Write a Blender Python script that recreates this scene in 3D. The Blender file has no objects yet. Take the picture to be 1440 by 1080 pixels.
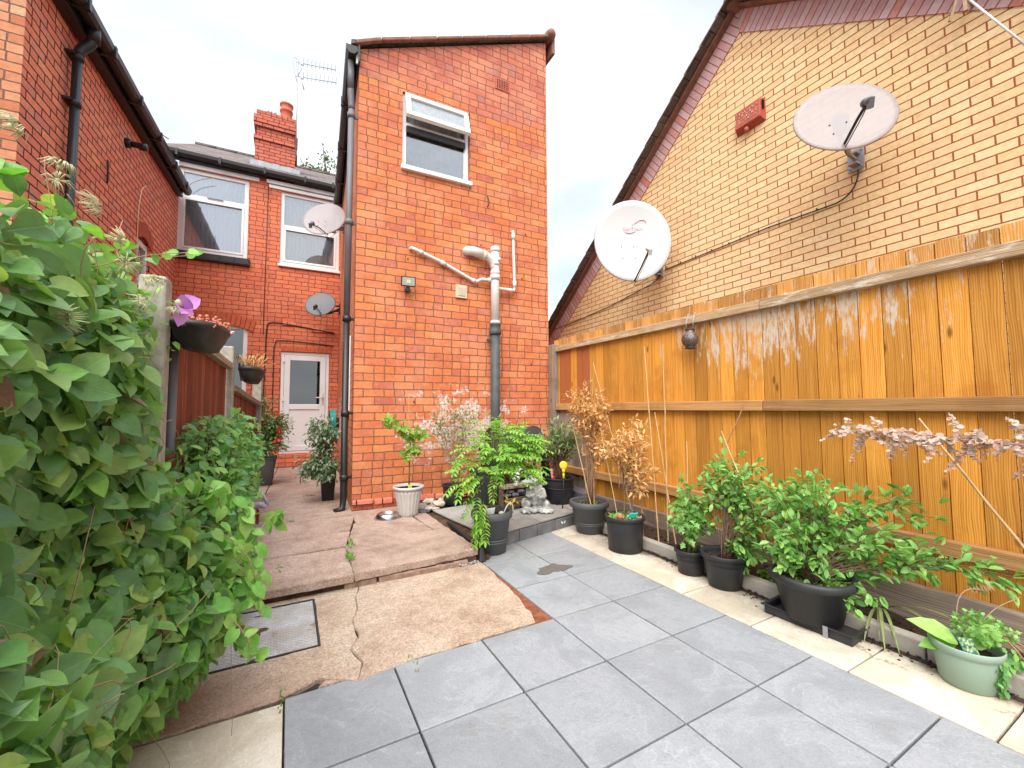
import bpy, math, random
from mathutils import Vector, Matrix, Euler
R = math.radians
rnd = random.Random(7)
C = bpy.context.scene.collection
scene = bpy.context.scene

# ------------------------------------------------------------------ helpers
ORG = {}
def props(o, label=None, cat=None, group=None, kind=None):
    if label: o['label'] = label
    if cat: o['category'] = cat
    if group: o['group'] = group
    if kind: o['kind'] = kind
    return o

def thing(name, loc, label, cat, group=None):
    o = bpy.data.objects.new(name, None); C.objects.link(o)
    o.empty_display_size = .1
    o.location = loc; ORG[o.name] = Vector(loc)
    return props(o, label, cat, group)

def vnorm(v):
    v = Vector(v); return v.normalized() if v.length > 1e-9 else Vector((0, 0, 1))

class MB:
    """collects geometry in world metres, links as one mesh"""
    def __init__(s): s.v = []; s.f = []; s.uv = []; s.r = []; s.m = []; s.sm = []
    def add(s, vs, fs, rn=None, mi=0, uvs=None, sm=False):
        b = len(s.v); rn = rnd.random() if rn is None else rn
        s.v += [tuple(p) for p in vs]; s.r += [rn]*len(vs)
        for k, f in enumerate(fs):
            s.f.append([b+i for i in f]); s.m.append(mi); s.sm.append(sm)
            if uvs: s.uv.append(uvs[k])
            else:
                P = [Vector(vs[i]) for i in f]
                n = Vector((0, 0, 0))
                for i in range(len(P)):
                    a, c = P[i], P[(i+1) % len(P)]
                    n += Vector(((a.y-c.y)*(a.z+c.z), (a.z-c.z)*(a.x+c.x), (a.x-c.x)*(a.y+c.y)))
                ax = max(range(3), key=lambda i: abs(n[i]))
                s.uv.append([(p.y, p.z) if ax == 0 else (p.x, p.z) if ax == 1 else (p.x, p.y) for p in P])
        return s
    def hexa(s, c8, rn=None, mi=0, uvs=None):
        return s.add(c8, [(0,3,2,1),(4,5,6,7),(0,1,5,4),(1,2,6,5),(2,3,7,6),(3,0,4,7)], rn, mi, uvs)
    def box(s, lo, hi, rn=None, mi=0, grain=None):
        x0,y0,z0 = lo; x1,y1,z1 = hi
        vs = [(x0,y0,z0),(x1,y0,z0),(x1,y1,z0),(x0,y1,z0),(x0,y0,z1),(x1,y0,z1),(x1,y1,z1),(x0,y1,z1)]
        fs = [(0,3,2,1),(4,5,6,7),(0,1,5,4),(1,2,6,5),(2,3,7,6),(3,0,4,7)]
        uvs = None
        if grain is not None:
            off = rnd.random()*5; o = [i for i in range(3) if i != grain]
            uvs = []
            for f in fs:
                P = [vs[i] for i in f]
                fixed = [i for i in range(3) if len({round(p[i],6) for p in P}) == 1][0]
                oth = [i for i in o if i != fixed] or o
                uvs.append([(p[grain]+off, p[oth[0]]+off*1.3) for p in P])
        return s.add(vs, fs, rn, mi, uvs)
    def obox(s, c, ax, ay, az, sx, sy, sz, rn=None, mi=0, grain=None):
        c = Vector(c); ax, ay, az = Vector(ax)*sx/2, Vector(ay)*sy/2, Vector(az)*sz/2
        vs = [c-ax-ay-az, c+ax-ay-az, c+ax+ay-az, c-ax+ay-az, c-ax-ay+az, c+ax-ay+az, c+ax+ay+az, c-ax+ay+az]
        fs = [(0,3,2,1),(4,5,6,7),(0,1,5,4),(1,2,6,5),(2,3,7,6),(3,0,4,7)]
        L = [(-sx/2,-sy/2,-sz/2),(sx/2,-sy/2,-sz/2),(sx/2,sy/2,-sz/2),(-sx/2,sy/2,-sz/2),(-sx/2,-sy/2,sz/2),(sx/2,-sy/2,sz/2),(sx/2,sy/2,sz/2),(-sx/2,sy/2,sz/2)]
        g = grain if grain is not None else max(range(3), key=lambda i: (sx,sy,sz)[i])
        off = rnd.random()*5; uvs = []
        for f in fs:
            P = [L[i] for i in f]
            fixed = [i for i in range(3) if max(p[i] for p in P)-min(p[i] for p in P) < 1e-9][0]
            oth = [i for i in range(3) if i != fixed and i != g]
            a = g if g != fixed else [i for i in range(3) if i != fixed][0]
            b = oth[0] if g != fixed else [i for i in range(3) if i != fixed][1]
            uvs.append([(p[a]+off, p[b]+off*1.3) for p in P])
        return s.add(vs, fs, rn, mi, uvs)
    def bar(s, a, b, w, h, up=(0,0,1), rn=None, mi=0):
        a, b = Vector(a), Vector(b); x = (b-a); L = x.length; x.normalize()
        y = Vector(up).cross(x).normalized(); z = x.cross(y)
        return s.obox((a+b)/2, x, y, z, L, w, h, rn, mi, 0)
    def tube(s, pts, rad, n=8, rn=None, mi=0, cap=True):
        pts = [Vector(p) for p in pts]; rn = rnd.random() if rn is None else rn
        rs = rad if isinstance(rad, (list, tuple)) else [rad]*len(pts)
        vs = []; fs = []; uvs = []; L = 0
        ref = Vector((0, 0, 1)); prev = None
        for i, p in enumerate(pts):
            t = (pts[min(i+1, len(pts)-1)]-pts[max(i-1, 0)])
            t = t.normalized() if t.length > 1e-9 else Vector((0,0,1))
            if prev is None:
                a = t.cross(ref)
                if a.length < .05: a = t.cross(Vector((1, 0, 0)))
                a.normalize()
            else:
                a = prev - t*prev.dot(t)
                a = a.normalized() if a.length > 1e-6 else prev
            prev = a; b = t.cross(a)
            for k in range(n):
                th = 2*math.pi*k/n
                vs.append(p + (a*math.cos(th)+b*math.sin(th))*rs[i])
        Ls = [0]
        for i in range(1, len(pts)): Ls.append(Ls[-1]+(pts[i]-pts[i-1]).length)
        for i in range(len(pts)-1):
            for k in range(n):
                k2 = (k+1) % n
                fs.append((i*n+k, i*n+k2, (i+1)*n+k2, (i+1)*n+k))
                c = 6.28*max(rs[i], .003)/n
                uvs.append([(Ls[i], k*c), (Ls[i], (k+1)*c), (Ls[i+1], (k+1)*c), (Ls[i+1], k*c)])
        if cap:
            fs.append(tuple(range(n-1, -1, -1))); uvs.append([(0, 0)]*n)
            fs.append(tuple((len(pts)-1)*n+k for k in range(n))); uvs.append([(0, 0)]*n)
        return s.add(vs, fs, rn, mi, uvs, sm=True)
    def lathe(s, prof, c, n=28, rn=None, mi=0, axis=None, flute=0, fdep=0, sq=False, sm=True):
        """prof = [(r,z)...]"""
        c = Vector(c); vs = []; fs = []; rn = rnd.random() if rn is None else rn
        if axis is None: A, B, Zx = Vector((1,0,0)), Vector((0,1,0)), Vector((0,0,1))
        else:
            Zx = vnorm(axis); A = Zx.cross(Vector((0,0,1)))
            A = A.normalized() if A.length > .05 else Vector((1,0,0)); B = Zx.cross(A)
        for (r, z) in prof:
            for k in range(n):
                th = 2*math.pi*(k+.5)/n; q = r
                if flute: q = r*(1-fdep*(.5+.5*math.cos(flute*th)))
                if sq: q = r/max(abs(math.cos(th)), abs(math.sin(th)))*.9
                vs.append(c+A*q*math.cos(th)+B*q*math.sin(th)+Zx*z)
        for i in range(len(prof)-1):
            for k in range(n):
                k2 = (k+1) % n; fs.append((i*n+k, i*n+k2, (i+1)*n+k2, (i+1)*n+k))
        if prof[0][0] > 1e-4: fs.append(tuple(range(n-1, -1, -1)))
        if prof[-1][0] > 1e-4: fs.append(tuple((len(prof)-1)*n+k for k in range(n)))
        return s.add(vs, fs, rn, mi, None, sm=sm)
    def sphere(s, c, r, n=10, m=7, rn=None, mi=0, sc=(1,1,1)):
        vs = []; fs = []; c = Vector(c)
        for i in range(m+1):
            ph = math.pi*i/m
            for k in range(n):
                th = 2*math.pi*k/n
                vs.append(c+Vector((r*sc[0]*math.sin(ph)*math.cos(th), r*sc[1]*math.sin(ph)*math.sin(th), r*sc[2]*math.cos(ph))))
        for i in range(m):
            for k in range(n):
                k2 = (k+1) % n; fs.append((i*n+k, (i+1)*n+k, (i+1)*n+k2, i*n+k2))
        return s.add(vs, fs, rn, mi, None, sm=True)
    def leaf(s, T, pos, d, nrm, size, rn=None, mi=0, wid=1.0, curl=0.0):
        d = vnorm(d); nrm = Vector(nrm); nrm = nrm-d*nrm.dot(d); nrm = nrm.normalized() if nrm.length > 1e-5 else d.orthogonal().normalized()
        w = d.cross(nrm); pos = Vector(pos); rn = rnd.random() if rn is None else rn
        V, F = T; b = len(s.v)
        for (t, a, h) in V:
            p = pos + d*(t*size) + w*(a*size*wid) + nrm*((h-curl*t*t)*size)
            s.v.append(tuple(p)); s.r.append(rn)
        for f in F:
            s.f.append([b+i for i in f]); s.m.append(mi); s.sm.append(True)
            s.uv.append([(V[i][0], V[i][1]) for i in f])
    def build(s, name, mats, parent=None, bevel=0, bangle=40, wob=0):
        top = parent
        while top is not None and top.parent is not None: top = top.parent
        o0 = ORG.get(top.name, Vector((0,0,0))) if top is not None else Vector((0,0,0))
        me = bpy.data.meshes.new(name)
        me.from_pydata([(p[0]-o0.x, p[1]-o0.y, p[2]-o0.z) for p in s.v], [], s.f)
        if not isinstance(mats, (list, tuple)): mats = [mats]
        for m in mats: me.materials.append(m)
        me.polygons.foreach_set('material_index', s.m)
        me.polygons.foreach_set('use_smooth', s.sm)
        uvl = me.uv_layers.new(name='UVMap'); flat = []
        for u in s.uv:
            for q in u: flat += [q[0], q[1]]
        uvl.data.foreach_set('uv', flat)
        at = me.attributes.new('rnd', 'FLOAT', 'POINT'); at.data.foreach_set('value', s.r)
        me.update()
        o = bpy.data.objects.new(name, me); C.objects.link(o)
        if parent is not None: o.parent = parent
        else: ORG[o.name] = Vector((0,0,0))
        if bevel:
            b = o.modifiers.new('bevel', 'BEVEL'); b.width = bevel; b.segments = 2; b.limit_method = 'ANGLE'; b.angle_limit = R(bangle)
        return o

def struct(name, mb, mats, **k): return props(mb.build(name, mats, None, **k), kind='structure')

def bez(a, b, c, d, n=8):
    a, b, c, d = map(Vector, (a, b, c, d)); out = []
    for i in range(n+1):
        t = i/n; u = 1-t
        out.append(a*u**3+b*3*u*u*t+c*3*u*t*t+d*t**3)
    return out

# leaf templates: (along, across, up)
def mk_leaf(ts, ws, fold=.12):
    V = []; F = []
    for t, w in zip(ts, ws): V += [(t, -w, fold*w*2), (t, 0, 0), (t, w, fold*w*2)]
    for i in range(len(ts)-1):
        a = i*3; F += [(a, a+1, a+4, a+3), (a+1, a+2, a+5, a+4)]
    return V, F
CORD = mk_leaf([-.06, .06, .22, .42, .62, .80, .93, 1.03], [.18, .34, .43, .45, .38, .24, .10, .0], .16)
CORD[0][0] = (-.08, -.2, .06); CORD[0][1] = (.03, 0, 0); CORD[0][2] = (-.08, .2, .06)
OVAL = mk_leaf([0, .25, .55, .8, 1.0], [.03, .2, .24, .15, .0], .2)
LANCE = mk_leaf([0, .3, .65, 1.0], [.02, .1, .09, .0], .2)
ROUND = mk_leaf([0, .2, .5, .8, 1.0], [.12, .4, .48, .38, .1], .05)
LOBE = ([(0,0,0),(.1,.35,.05),(.3,.2,.02),(.45,.5,.06),(.62,.22,.02),(1,0,-.05),(.62,-.22,.02),(.45,-.5,.06),(.3,-.2,.02),(.1,-.35,.05)],
        [(0,1,2),(0,2,3,4),(0,4,5,6),(0,6,7,8),(0,8,9)])

# ------------------------------------------------------------------ materials
class NT:
    def __init__(s, name):
        s.m = bpy.data.materials.new(name); s.m.use_nodes = True
        s.t = s.m.node_tree; s.t.nodes.clear()
        s.out = s.t.nodes.new('ShaderNodeOutputMaterial')
    def n(s, typ, **k):
        x = s.t.nodes.new(typ)
        for a, b in k.items(): setattr(x, a, b)
        return x
    def put(s, sock, v):
        if isinstance(v, bpy.types.NodeSocket): s.t.links.new(v, sock)
        elif isinstance(v, (tuple, list)):
            sock.default_value = (*v, 1) if len(v) == 3 and len(sock.default_value) == 4 else v
        else: sock.default_value = v
    def mt(s, op, a, b=None, c=None, clamp=False):
        x = s.n('ShaderNodeMath', operation=op, use_clamp=clamp); s.put(x.inputs[0], a)
        if b is not None: s.put(x.inputs[1], b)
        if c is not None: s.put(x.inputs[2], c)
        return x.outputs[0]
    def mix(s, f, a, b, bt='MIX'):
        x = s.n('ShaderNodeMix', data_type='RGBA', blend_type=bt); s.put(x.inputs['Factor'], f)
        s.put(x.inputs[6], a); s.put(x.inputs[7], b); return x.outputs[2]
    def ramp(s, f, pts, interp='LINEAR'):
        x = s.n('ShaderNodeValToRGB'); s.put(x.inputs[0], f); cr = x.color_ramp; cr.interpolation = interp
        while len(cr.elements) < len(pts): cr.elements.new(.5)
        for e, (p, c) in zip(cr.elements, pts): e.position = p; e.color = (*c, 1) if len(c) == 3 else c
        return x.outputs[0]
    def noise(s, vec, scale, det=4, rough=.55, out=0, dist=0, dim=None):
        x = s.n('ShaderNodeTexNoise'); s.put(x.inputs['Vector'], vec)
        x.inputs['Scale'].default_value = scale; x.inputs['Detail'].default_value = det; x.inputs['Roughness'].default_value = rough
        x.inputs['Distortion'].default_value = dist
        return x.outputs[out]
    def sm(s, x, lo, hi):
        y = s.n('ShaderNodeMapRange', interpolation_type='SMOOTHSTEP'); s.put(y.inputs[0], x)
        s.put(y.inputs[1], lo); s.put(y.inputs[2], hi); return y.outputs[0]
    def uv(s): return s.n('ShaderNodeUVMap', uv_map='UVMap').outputs[0]
    def obj(s): return s.n('ShaderNodeTexCoord').outputs['Object']
    def sep(s, v): x = s.n('ShaderNodeSeparateXYZ'); s.put(x.inputs[0], v); return x.outputs
    def comb(s, a, b, c=0.0):
        x = s.n('ShaderNodeCombineXYZ'); s.put(x.inputs[0], a); s.put(x.inputs[1], b); s.put(x.inputs[2], c); return x.outputs[0]
    def vm(s, op, a, b): x = s.n('ShaderNodeVectorMath', operation=op); s.put(x.inputs[0], a); s.put(x.inputs[1], b); return x.outputs[0]
    def white(s, v): x = s.n('ShaderNodeTexWhiteNoise', noise_dimensions='3D'); s.put(x.inputs['Vector'], v); return x.outputs[0]
    def attr(s): return s.n('ShaderNodeAttribute', attribute_name='rnd').outputs['Fac']
    def bump(s, h, st=.5, d=.01, nrm=None):
        x = s.n('ShaderNodeBump'); s.put(x.inputs['Height'], h); x.inputs['Strength'].default_value = st; x.inputs['Distance'].default_value = d
        if nrm is not None: s.put(x.inputs['Normal'], nrm)
        return x.outputs[0]
    def bsdf(s, col, rough=.8, metal=0, nrm=None, spec=.4, **k):
        x = s.n('ShaderNodeBsdfPrincipled'); s.put(x.inputs['Base Color'], col); s.put(x.inputs['Roughness'], rough)
        s.put(x.inputs['Metallic'], metal); s.put(x.inputs['Specular IOR Level'], spec)
        if nrm is not None: s.put(x.inputs['Normal'], nrm)
        for a, b in k.items(): s.put(x.inputs[a.replace('_', ' ')], b)
        return x.outputs[0]
    def done(s, sh): s.t.links.new(sh, s.out.inputs[0]); return s.m
def dk(c, k): return tuple(x*k for x in c)

def plain(name, col, rough=.5, metal=0, var=.12, scale=14, bump=.15, spec=.4, dirt=0):
    n = NT(name); o = n.obj()
    a = n.noise(o, scale, 5); b = n.noise(o, scale*6, 3)
    f = n.mt('MULTIPLY_ADD', n.mt('SUBTRACT', a, .5), var*2.4, 1.0)
    c = n.mix(1.0, col, n.comb(f, f, f), 'MULTIPLY')
    if dirt: c = n.mix(n.mt('MULTIPLY', n.sm(n.noise(o, scale*.4, 6, .7), .45, .75), dirt), c, (.10, .075, .05))
    return n.done(n.bsdf(c, n.mt('MULTIPLY_ADD', a, .25, rough-.12), metal, n.bump(b, bump, .002), spec))

def brick(name, bw, bh, cols, mortar, mt=.009, split=.25, rough=.85, wob=.004, blotch=None, bumpd=.008, top=None, white=None, speck=0, mdark=.0, off0=.5, weather=None):
    n = NT(name); uv = n.uv(); w = n.noise(uv, 9, 3, out=1)
    w2 = n.noise(uv, 60, 2, out=1)
    uvw = n.vm('ADD', uv, n.vm('MULTIPLY', n.vm('SUBTRACT', w, (.5, .5, .5)), (wob*3, wob*3, 0)))
    uvw = n.vm('ADD', uvw, n.vm('MULTIPLY', n.vm('SUBTRACT', w2, (.5, .5, .5)), (wob, wob, 0)))
    u, v = n.sep(uvw)[0:2]
    vr = n.mt('DIVIDE', v, bh); row = n.mt('FLOOR', vr); fy = n.mt('FRACT', vr)
    off = n.mt('ADD', n.mt('MULTIPLY', n.mt('MODULO', n.mt('ADD', row, 100), 2), off0), n.mt('MULTIPLY', n.white(n.comb(row, 3.3, 1.1)), .12 if split else 0))
    x = n.mt('ADD', n.mt('DIVIDE', u, bw), off); col = n.mt('FLOOR', x); fx = n.mt('FRACT', x)
    sp = n.mt('LESS_THAN', n.white(n.comb(col, row, 7.7)), split)
    fx2 = n.mt('FRACT', n.mt('MULTIPLY', fx, 2)); ha = n.mt('MULTIPLY', n.mt('FLOOR', n.mt('MULTIPLY', fx, 2)), sp)
    dx1 = n.mt('MULTIPLY', n.mt('MINIMUM', fx, n.mt('SUBTRACT', 1, fx)), bw)
    dx2 = n.mt('MULTIPLY', n.mt('MINIMUM', fx2, n.mt('SUBTRACT', 1, fx2)), bw/2)
    dx = n.mt('ADD', n.mt('MULTIPLY', dx1, n.mt('SUBTRACT', 1, sp)), n.mt('MULTIPLY', dx2, sp))
    dy = n.mt('MULTIPLY', n.mt('MINIMUM', fy, n.mt('SUBTRACT', 1, fy)), bh)
    d = n.mt('MINIMUM', dx, dy)
    en = n.mt('MULTIPLY', n.mt('SUBTRACT', n.noise(uv, 28, 4, .7), .5), wob*2.0)
    mask = n.sm(n.mt('ADD', d, en), mt*.38, mt*.38+.0035)
    idv = n.comb(n.mt('ADD', col, n.mt('MULTIPLY', ha, .5)), row, 2.2)
    wn = n.white(idv)
    bc = n.ramp(wn, [(i/(len(cols)-1), c) for i, c in enumerate(cols)])
    nz = n.noise(uv, 24, 5, .65); g = n.mt('MULTIPLY_ADD', n.mt('SUBTRACT', nz, .5), .75, 1.0)
    if top:
        zz, tcols, zlo, zhi = top['z'], top['cols'], top['z']-.03, top['z']+.03
        t = n.ramp(wn, [(i/(len(tcols)-1), c) for i, c in enumerate(tcols)])
        rv = n.mt('MULTIPLY', row, bh)
        bc = n.mix(n.sm(n.mt('ADD', rv, n.mt('MULTIPLY', n.mt('SUBTRACT', n.white(n.comb(col, 0., 0.)), .5), top.get('j', 0))), zlo, zhi), bc, t)
    bc = n.mix(1.0, bc, n.comb(g, g, g), 'MULTIPLY')
    if blotch:
        bm = n.mt('MULTIPLY', n.sm(n.noise(uv, blotch[1], 6, .62), blotch[2], blotch[2]+.14), blotch[3]); bc = n.mix(bm, bc, blotch[0])
    if weather:
        wv = n.mt('MULTIPLY', n.sm(n.noise(uv, 2.3, 7, .68), .42, .68), weather[1]); bc = n.mix(wv, bc, weather[0])
        dv = n.mt('MULTIPLY', n.sm(n.noise(uv, 42, 4, .7), .55, .70), .45); bc = n.mix(dv, bc, n.mix(1., bc, (.50,.42,.38), 'MULTIPLY'))
        lv = n.mt('MULTIPLY', n.sm(n.noise(uv, 13, 6, .75), .57, .70), .5); bc = n.mix(lv, bc, (.74,.40,.24))
    if speck:
        sk = n.sm(n.noise(uv, 170, 2, .6), .60, .68); bc = n.mix(n.mt('MULTIPLY', sk, speck), bc, (.33, .22, .07))
    mc = n.mix(n.mt('MULTIPLY', n.noise(uv, 18, 4), .5), mortar, dk(mortar, .45))
    c = n.mix(mask, mc, bc)
    if white:
        (u0, v0, su, sv, thr) = white
        gu = n.mt('DIVIDE', n.mt('SUBTRACT', n.sep(uv)[0], u0), su); gv = n.mt('DIVIDE', n.mt('SUBTRACT', n.sep(uv)[1], v0), sv)
        e = n.mt('EXPONENT', n.mt('MULTIPLY', n.mt('ADD', n.mt('MULTIPLY', gu, gu), n.mt('MULTIPLY', gv, gv)), -1))
        k = n.mt('MULTIPLY_ADD', e, .42, n.mt('ADD', n.noise(uv, 5.5, 6, .7), n.mt('MULTIPLY', n.mt('SUBTRACT', n.white(idv), .5), .14)))
        wm = n.mt('MULTIPLY', n.sm(k, thr, thr+.10), .85)
        wm = n.mt('MULTIPLY', wm, n.sm(n.noise(uv, 38, 4, .7), .36, .56))
        c = n.mix(wm, c, (.74, .68, .63))
    h = n.mt('ADD', n.mt('MULTIPLY', mask, 1.0), n.mt('MULTIPLY', n.noise(uv, 55, 4, .7), .45))
    return n.done(n.bsdf(c, rough, 0, n.bump(h, .75, bumpd), .25))

def wood(name, cols, red=None, peel=0, grain=1.0, rough=.7, peelz=None, knots=True):
    n = NT(name); uv = n.uv(); a = n.attr()
    off = n.comb(n.mt('MULTIPLY', a, 37), n.mt('MULTIPLY', a, 11), 0.)
    p = n.vm('ADD', uv, off)
    q = n.vm('MULTIPLY', p, (1.6, 60.0*grain, 1))
    w = n.noise(n.vm('MULTIPLY', p, (2.2, 9, 1)), 1.0, 3, .5, out=1)
    qq = n.vm('ADD', q, n.vm('MULTIPLY', w, (0, 2.6, 0)))
    g = n.noise(qq, 1.0, 6, .62, dist=.2)
    rings = n.n('ShaderNodeTexWave', wave_type='BANDS', bands_direction='Y'); n.put(rings.inputs['Vector'], qq)
    rings.inputs['Scale'].default_value = .55; rings.inputs['Distortion'].default_value = 3.5; rings.inputs['Detail'].default_value = 2
    t = n.mt('ADD', n.mt('MULTIPLY', g, .8), n.mt('MULTIPLY', rings.outputs[1], .2))
    c = n.ramp(t, [(.25, cols[0]), (.5, cols[1]), (.75, cols[2])])
    c = n.mix(1.0, c, n.comb(*[n.mt('MULTIPLY_ADD', a, .55, .68)]*3), 'MULTIPLY')
    if red: # some boards stained red-brown
        c = n.mix(n.mt('MULTIPLY', n.mt('GREATER_THAN', a, red[1]), .85), c, n.mix(t, red[0], dk(red[0], 1.7)))
    if knots:
        vo = n.n('ShaderNodeTexVoronoi', feature='F1'); n.put(vo.inputs['Vector'], n.vm('MULTIPLY', p, (2.2, 6.5, 1))); vo.inputs['Scale'].default_value = 1
        kn = n.mt('SUBTRACT', 1, n.sm(vo.outputs[0], .03, .11))
        kn = n.mt('MULTIPLY', kn, .85); c = n.mix(kn, c, dk(cols[0], .4))
    o = n.obj()
    blot = n.sm(n.noise(o, 3.3, 5, .6), .5, .72); c = n.mix(n.mt('MULTIPLY', blot, .5), c, dk(cols[0], .9))
    if peel:
        pn = n.noise(n.vm('MULTIPLY', p, (4, 22, 1)), 1, 9, .75)
        k = pn
        if peelz is not None:
            z = n.sep(o)[2]; y = n.sep(o)[1]
            e = n.mt('MULTIPLY', n.sm(z, peelz[0], peelz[1]), peelz[2])
            yy = n.mt('DIVIDE', n.mt('SUBTRACT', y, peelz[3]), peelz[4])
            e = n.mt('MULTIPLY', e, n.mt('EXPONENT', n.mt('MULTIPLY', n.mt('MULTIPLY', yy, yy), -1)))
            k = n.mt('ADD', n.mt('ADD', pn, e), n.mt('MULTIPLY', n.mt('SUBTRACT', n.noise(n.vm('MULTIPLY', p, (1.6, 7, 1)), 1, 4, .6), .5), .55))
        m = n.mt('MULTIPLY', n.mt('MULTIPLY', n.sm(k, peel, peel+.10), n.sm(n.noise(n.vm('MULTIPLY', p, (14, 70, 1)), 1, 4, .7), .30, .55)), .9)
        c = n.mix(m, c, (.62, .53, .42))
    h = n.mt('ADD', t, 0)
    return n.done(n.bsdf(c, rough, 0, n.bump(h, .5, .004), .25))

def leafm(name, cols, rough=.45, trans=.3, vein=.25, blem=None, spec=.45):
    n = NT(name); a = n.attr(); uv = n.uv(); o = n.obj()
    c = n.ramp(a, [(i/(len(cols)-1), q) for i, q in enumerate(cols)])
    nz = n.noise(o, 30, 4, .6); g = n.mt('MULTIPLY_ADD', n.mt('SUBTRACT', nz, .5), .9, 1.0); c = n.mix(1.0, c, n.comb(g, g, g), 'MULTIPLY')
    s = n.sep(uv); av = n.mt('ABSOLUTE', s[1])
    mid = n.mt('SUBTRACT', 1, n.sm(av, .0, .03))
    side = n.mt('ABSOLUTE', n.mt('SINE', n.mt('MULTIPLY', n.mt('SUBTRACT', s[0], av), 22)))
    sv = n.mt('MULTIPLY', n.mt('SUBTRACT', 1, n.sm(side, 0, .22)), .4)
    vv = n.mt('MULTIPLY', n.mt('MAXIMUM', mid, sv), vein)
    c = n.mix(vv, c, n.mix(.5, c, (.45, .55, .2)))
    if blem: c = n.mix(n.mt('MULTIPLY', n.sm(n.noise(o, 17, 5, .7), blem[1], blem[1]+.1), blem[2]), c, blem[0])
    h = n.mt('SUBTRACT', n.noise(o, 60, 2), n.mt('MULTIPLY', n.mt('MAXIMUM', mid, sv), .8))
    nb = n.bump(h, .35, .003)
    b = n.bsdf(c, rough, 0, nb, spec)
    tr = n.n('ShaderNodeBsdfTranslucent'); n.put(tr.inputs[0], n.mix(1.0, c, (1.5, 1.5, .7), 'MULTIPLY'))
    ms = n.n('ShaderNodeMixShader'); ms.inputs[0].default_value = trans
    n.t.links.new(b, ms.inputs[1]); n.t.links.new(tr.outputs[0], ms.inputs[2])
    return n.done(ms.outputs[0])

M = {}
M['brick_o'] = brick('old_orange_brick', .228, .0885,
    [(.60,.175,.066),(.57,.16,.068),(.63,.20,.072),(.53,.14,.062),(.66,.235,.085),(.60,.175,.06),(.56,.155,.07),(.47,.13,.085),(.63,.205,.075)],
    (.27,.115,.068), mt=.0085, split=.32, wob=.0065, blotch=((.34,.085,.045), 1.7, .58, .4),
    top=dict(z=5.06, cols=[(.50,.15,.095),(.56,.17,.105),(.45,.125,.09),(.60,.20,.115),(.40,.15,.13)], j=.25), white=(1.35, .95, .95, .62, .765), weather=((.70,.30,.17), .6))
M['brick_r'] = brick('red_terrace_brick', .228, .082,
    [(.70,.18,.085),(.63,.155,.08),(.75,.22,.10),(.56,.15,.095),(.72,.20,.09)], (.24,.085,.055), mt=.009, split=.3, wob=.0055, weather=((.72,.26,.15), .4),
    blotch=((.34,.08,.05), 1.5, .57, .4))
M['brick_l'] = brick('dark_red_brick', .228, .078,
    [(.72,.235,.15),(.78,.27,.16),(.66,.21,.145),(.74,.24,.15),(.80,.32,.18),(.62,.23,.18)], (.06,.02,.016), mt=.012, split=.1, wob=.003,
    blotch=((.46,.19,.14), 2.2, .57, .4))
M['brick_c'] = brick('chimney_brick', .21, .075, [(.50,.13,.08),(.56,.15,.09),(.44,.11,.08)], (.10,.04,.03), mt=.012, split=.1, wob=.003)
M['brick_y'] = brick('yellow_brick', .225, .075,
    [(.82,.58,.29),(.86,.65,.34),(.83,.56,.29),(.88,.68,.38),(.80,.53,.28)], (.42,.125,.05), mt=.0095, split=0, wob=.0012, bumpd=.004, speck=.55)
M['verge'] = brick('verge_brick', .5, .078, [(.56,.36,.35),(.62,.45,.44),(.52,.30,.29),(.60,.40,.40),(.58,.22,.16)], (.42,.12,.07), off0=0, mt=.009, split=0, wob=.001, bumpd=.004)
M['board'] = wood('orange_fence_board', [(.40,.15,.02),(.66,.28,.04),(.78,.40,.09)], red=((.26,.065,.03), .93), peel=.725, peelz=(1.05, 1.95, .36, .30, 1.2))
M['boardtop'] = wood('board_tops', [(.36,.13,.03),(.60,.28,.06),(.72,.42,.16)], peel=.52)
M['rail'] = wood('fence_rail', [(.24,.11,.04),(.48,.25,.09),(.60,.36,.16)], peel=.62)
M['railtop'] = wood('weathered_rail', [(.18,.11,.06),(.44,.29,.15),(.60,.46,.30)], peel=.50)
M['grey_wood'] = wood('weathered_grey_wood', [(.13,.09,.07),(.33,.25,.19),(.48,.40,.32)], grain=1.5, knots=True)
M['red_fence'] = wood('red_brown_boards', [(.10,.022,.014),(.24,.06,.035),(.36,.12,.07)], peel=.7)
M['cane'] = plain('bamboo_cane', (.52,.34,.17), .6, var=.3, scale=8)
M['caneb'] = plain('brown_cane', (.38,.19,.09), .6, var=.3, scale=8)
M['upvc'] = plain('white_upvc', (.80,.80,.79), .3, var=.05, scale=3, bump=.03, dirt=.12)
M['white_pipe'] = plain('white_plastic_pipe', (.68,.65,.62), .35, var=.1, scale=5, bump=.03, dirt=.3)
M['black_pl'] = plain('black_gutter_plastic', (.022,.020,.020), .38, var=.3, scale=5, bump=.08)
M['grey_pl'] = plain('grey_pipe_paint', (.14,.135,.145), .5, var=.3, scale=4, bump=.12)
M['iron'] = plain('cast_iron_pipe', (.065,.075,.075), .6, var=.55, scale=11, bump=.6)
M['pot_b'] = plain('black_plastic_pot', (.025,.026,.029), .5, var=.5, scale=6, bump=.12, dirt=.35)
M['pot_g'] = plain('dark_grey_pot', (.085,.088,.095), .55, var=.25, scale=6, bump=.12, dirt=.25)
M['pot_w'] = plain('pale_plastic_pot', (.56,.52,.50), .5, var=.12, scale=6, bump=.1, dirt=.3)
M['pot_gr'] = plain('pale_green_pot', (.26,.36,.28), .5, var=.12, scale=8, bump=.1, dirt=.15)
M['soil'] = plain('soil', (.045,.027,.017), .95, var=1.0, scale=40, bump=1.0)
M['steel'] = plain('stainless_steel', (.55,.54,.53), .3, 1.0, var=.1, bump=.03)
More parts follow.
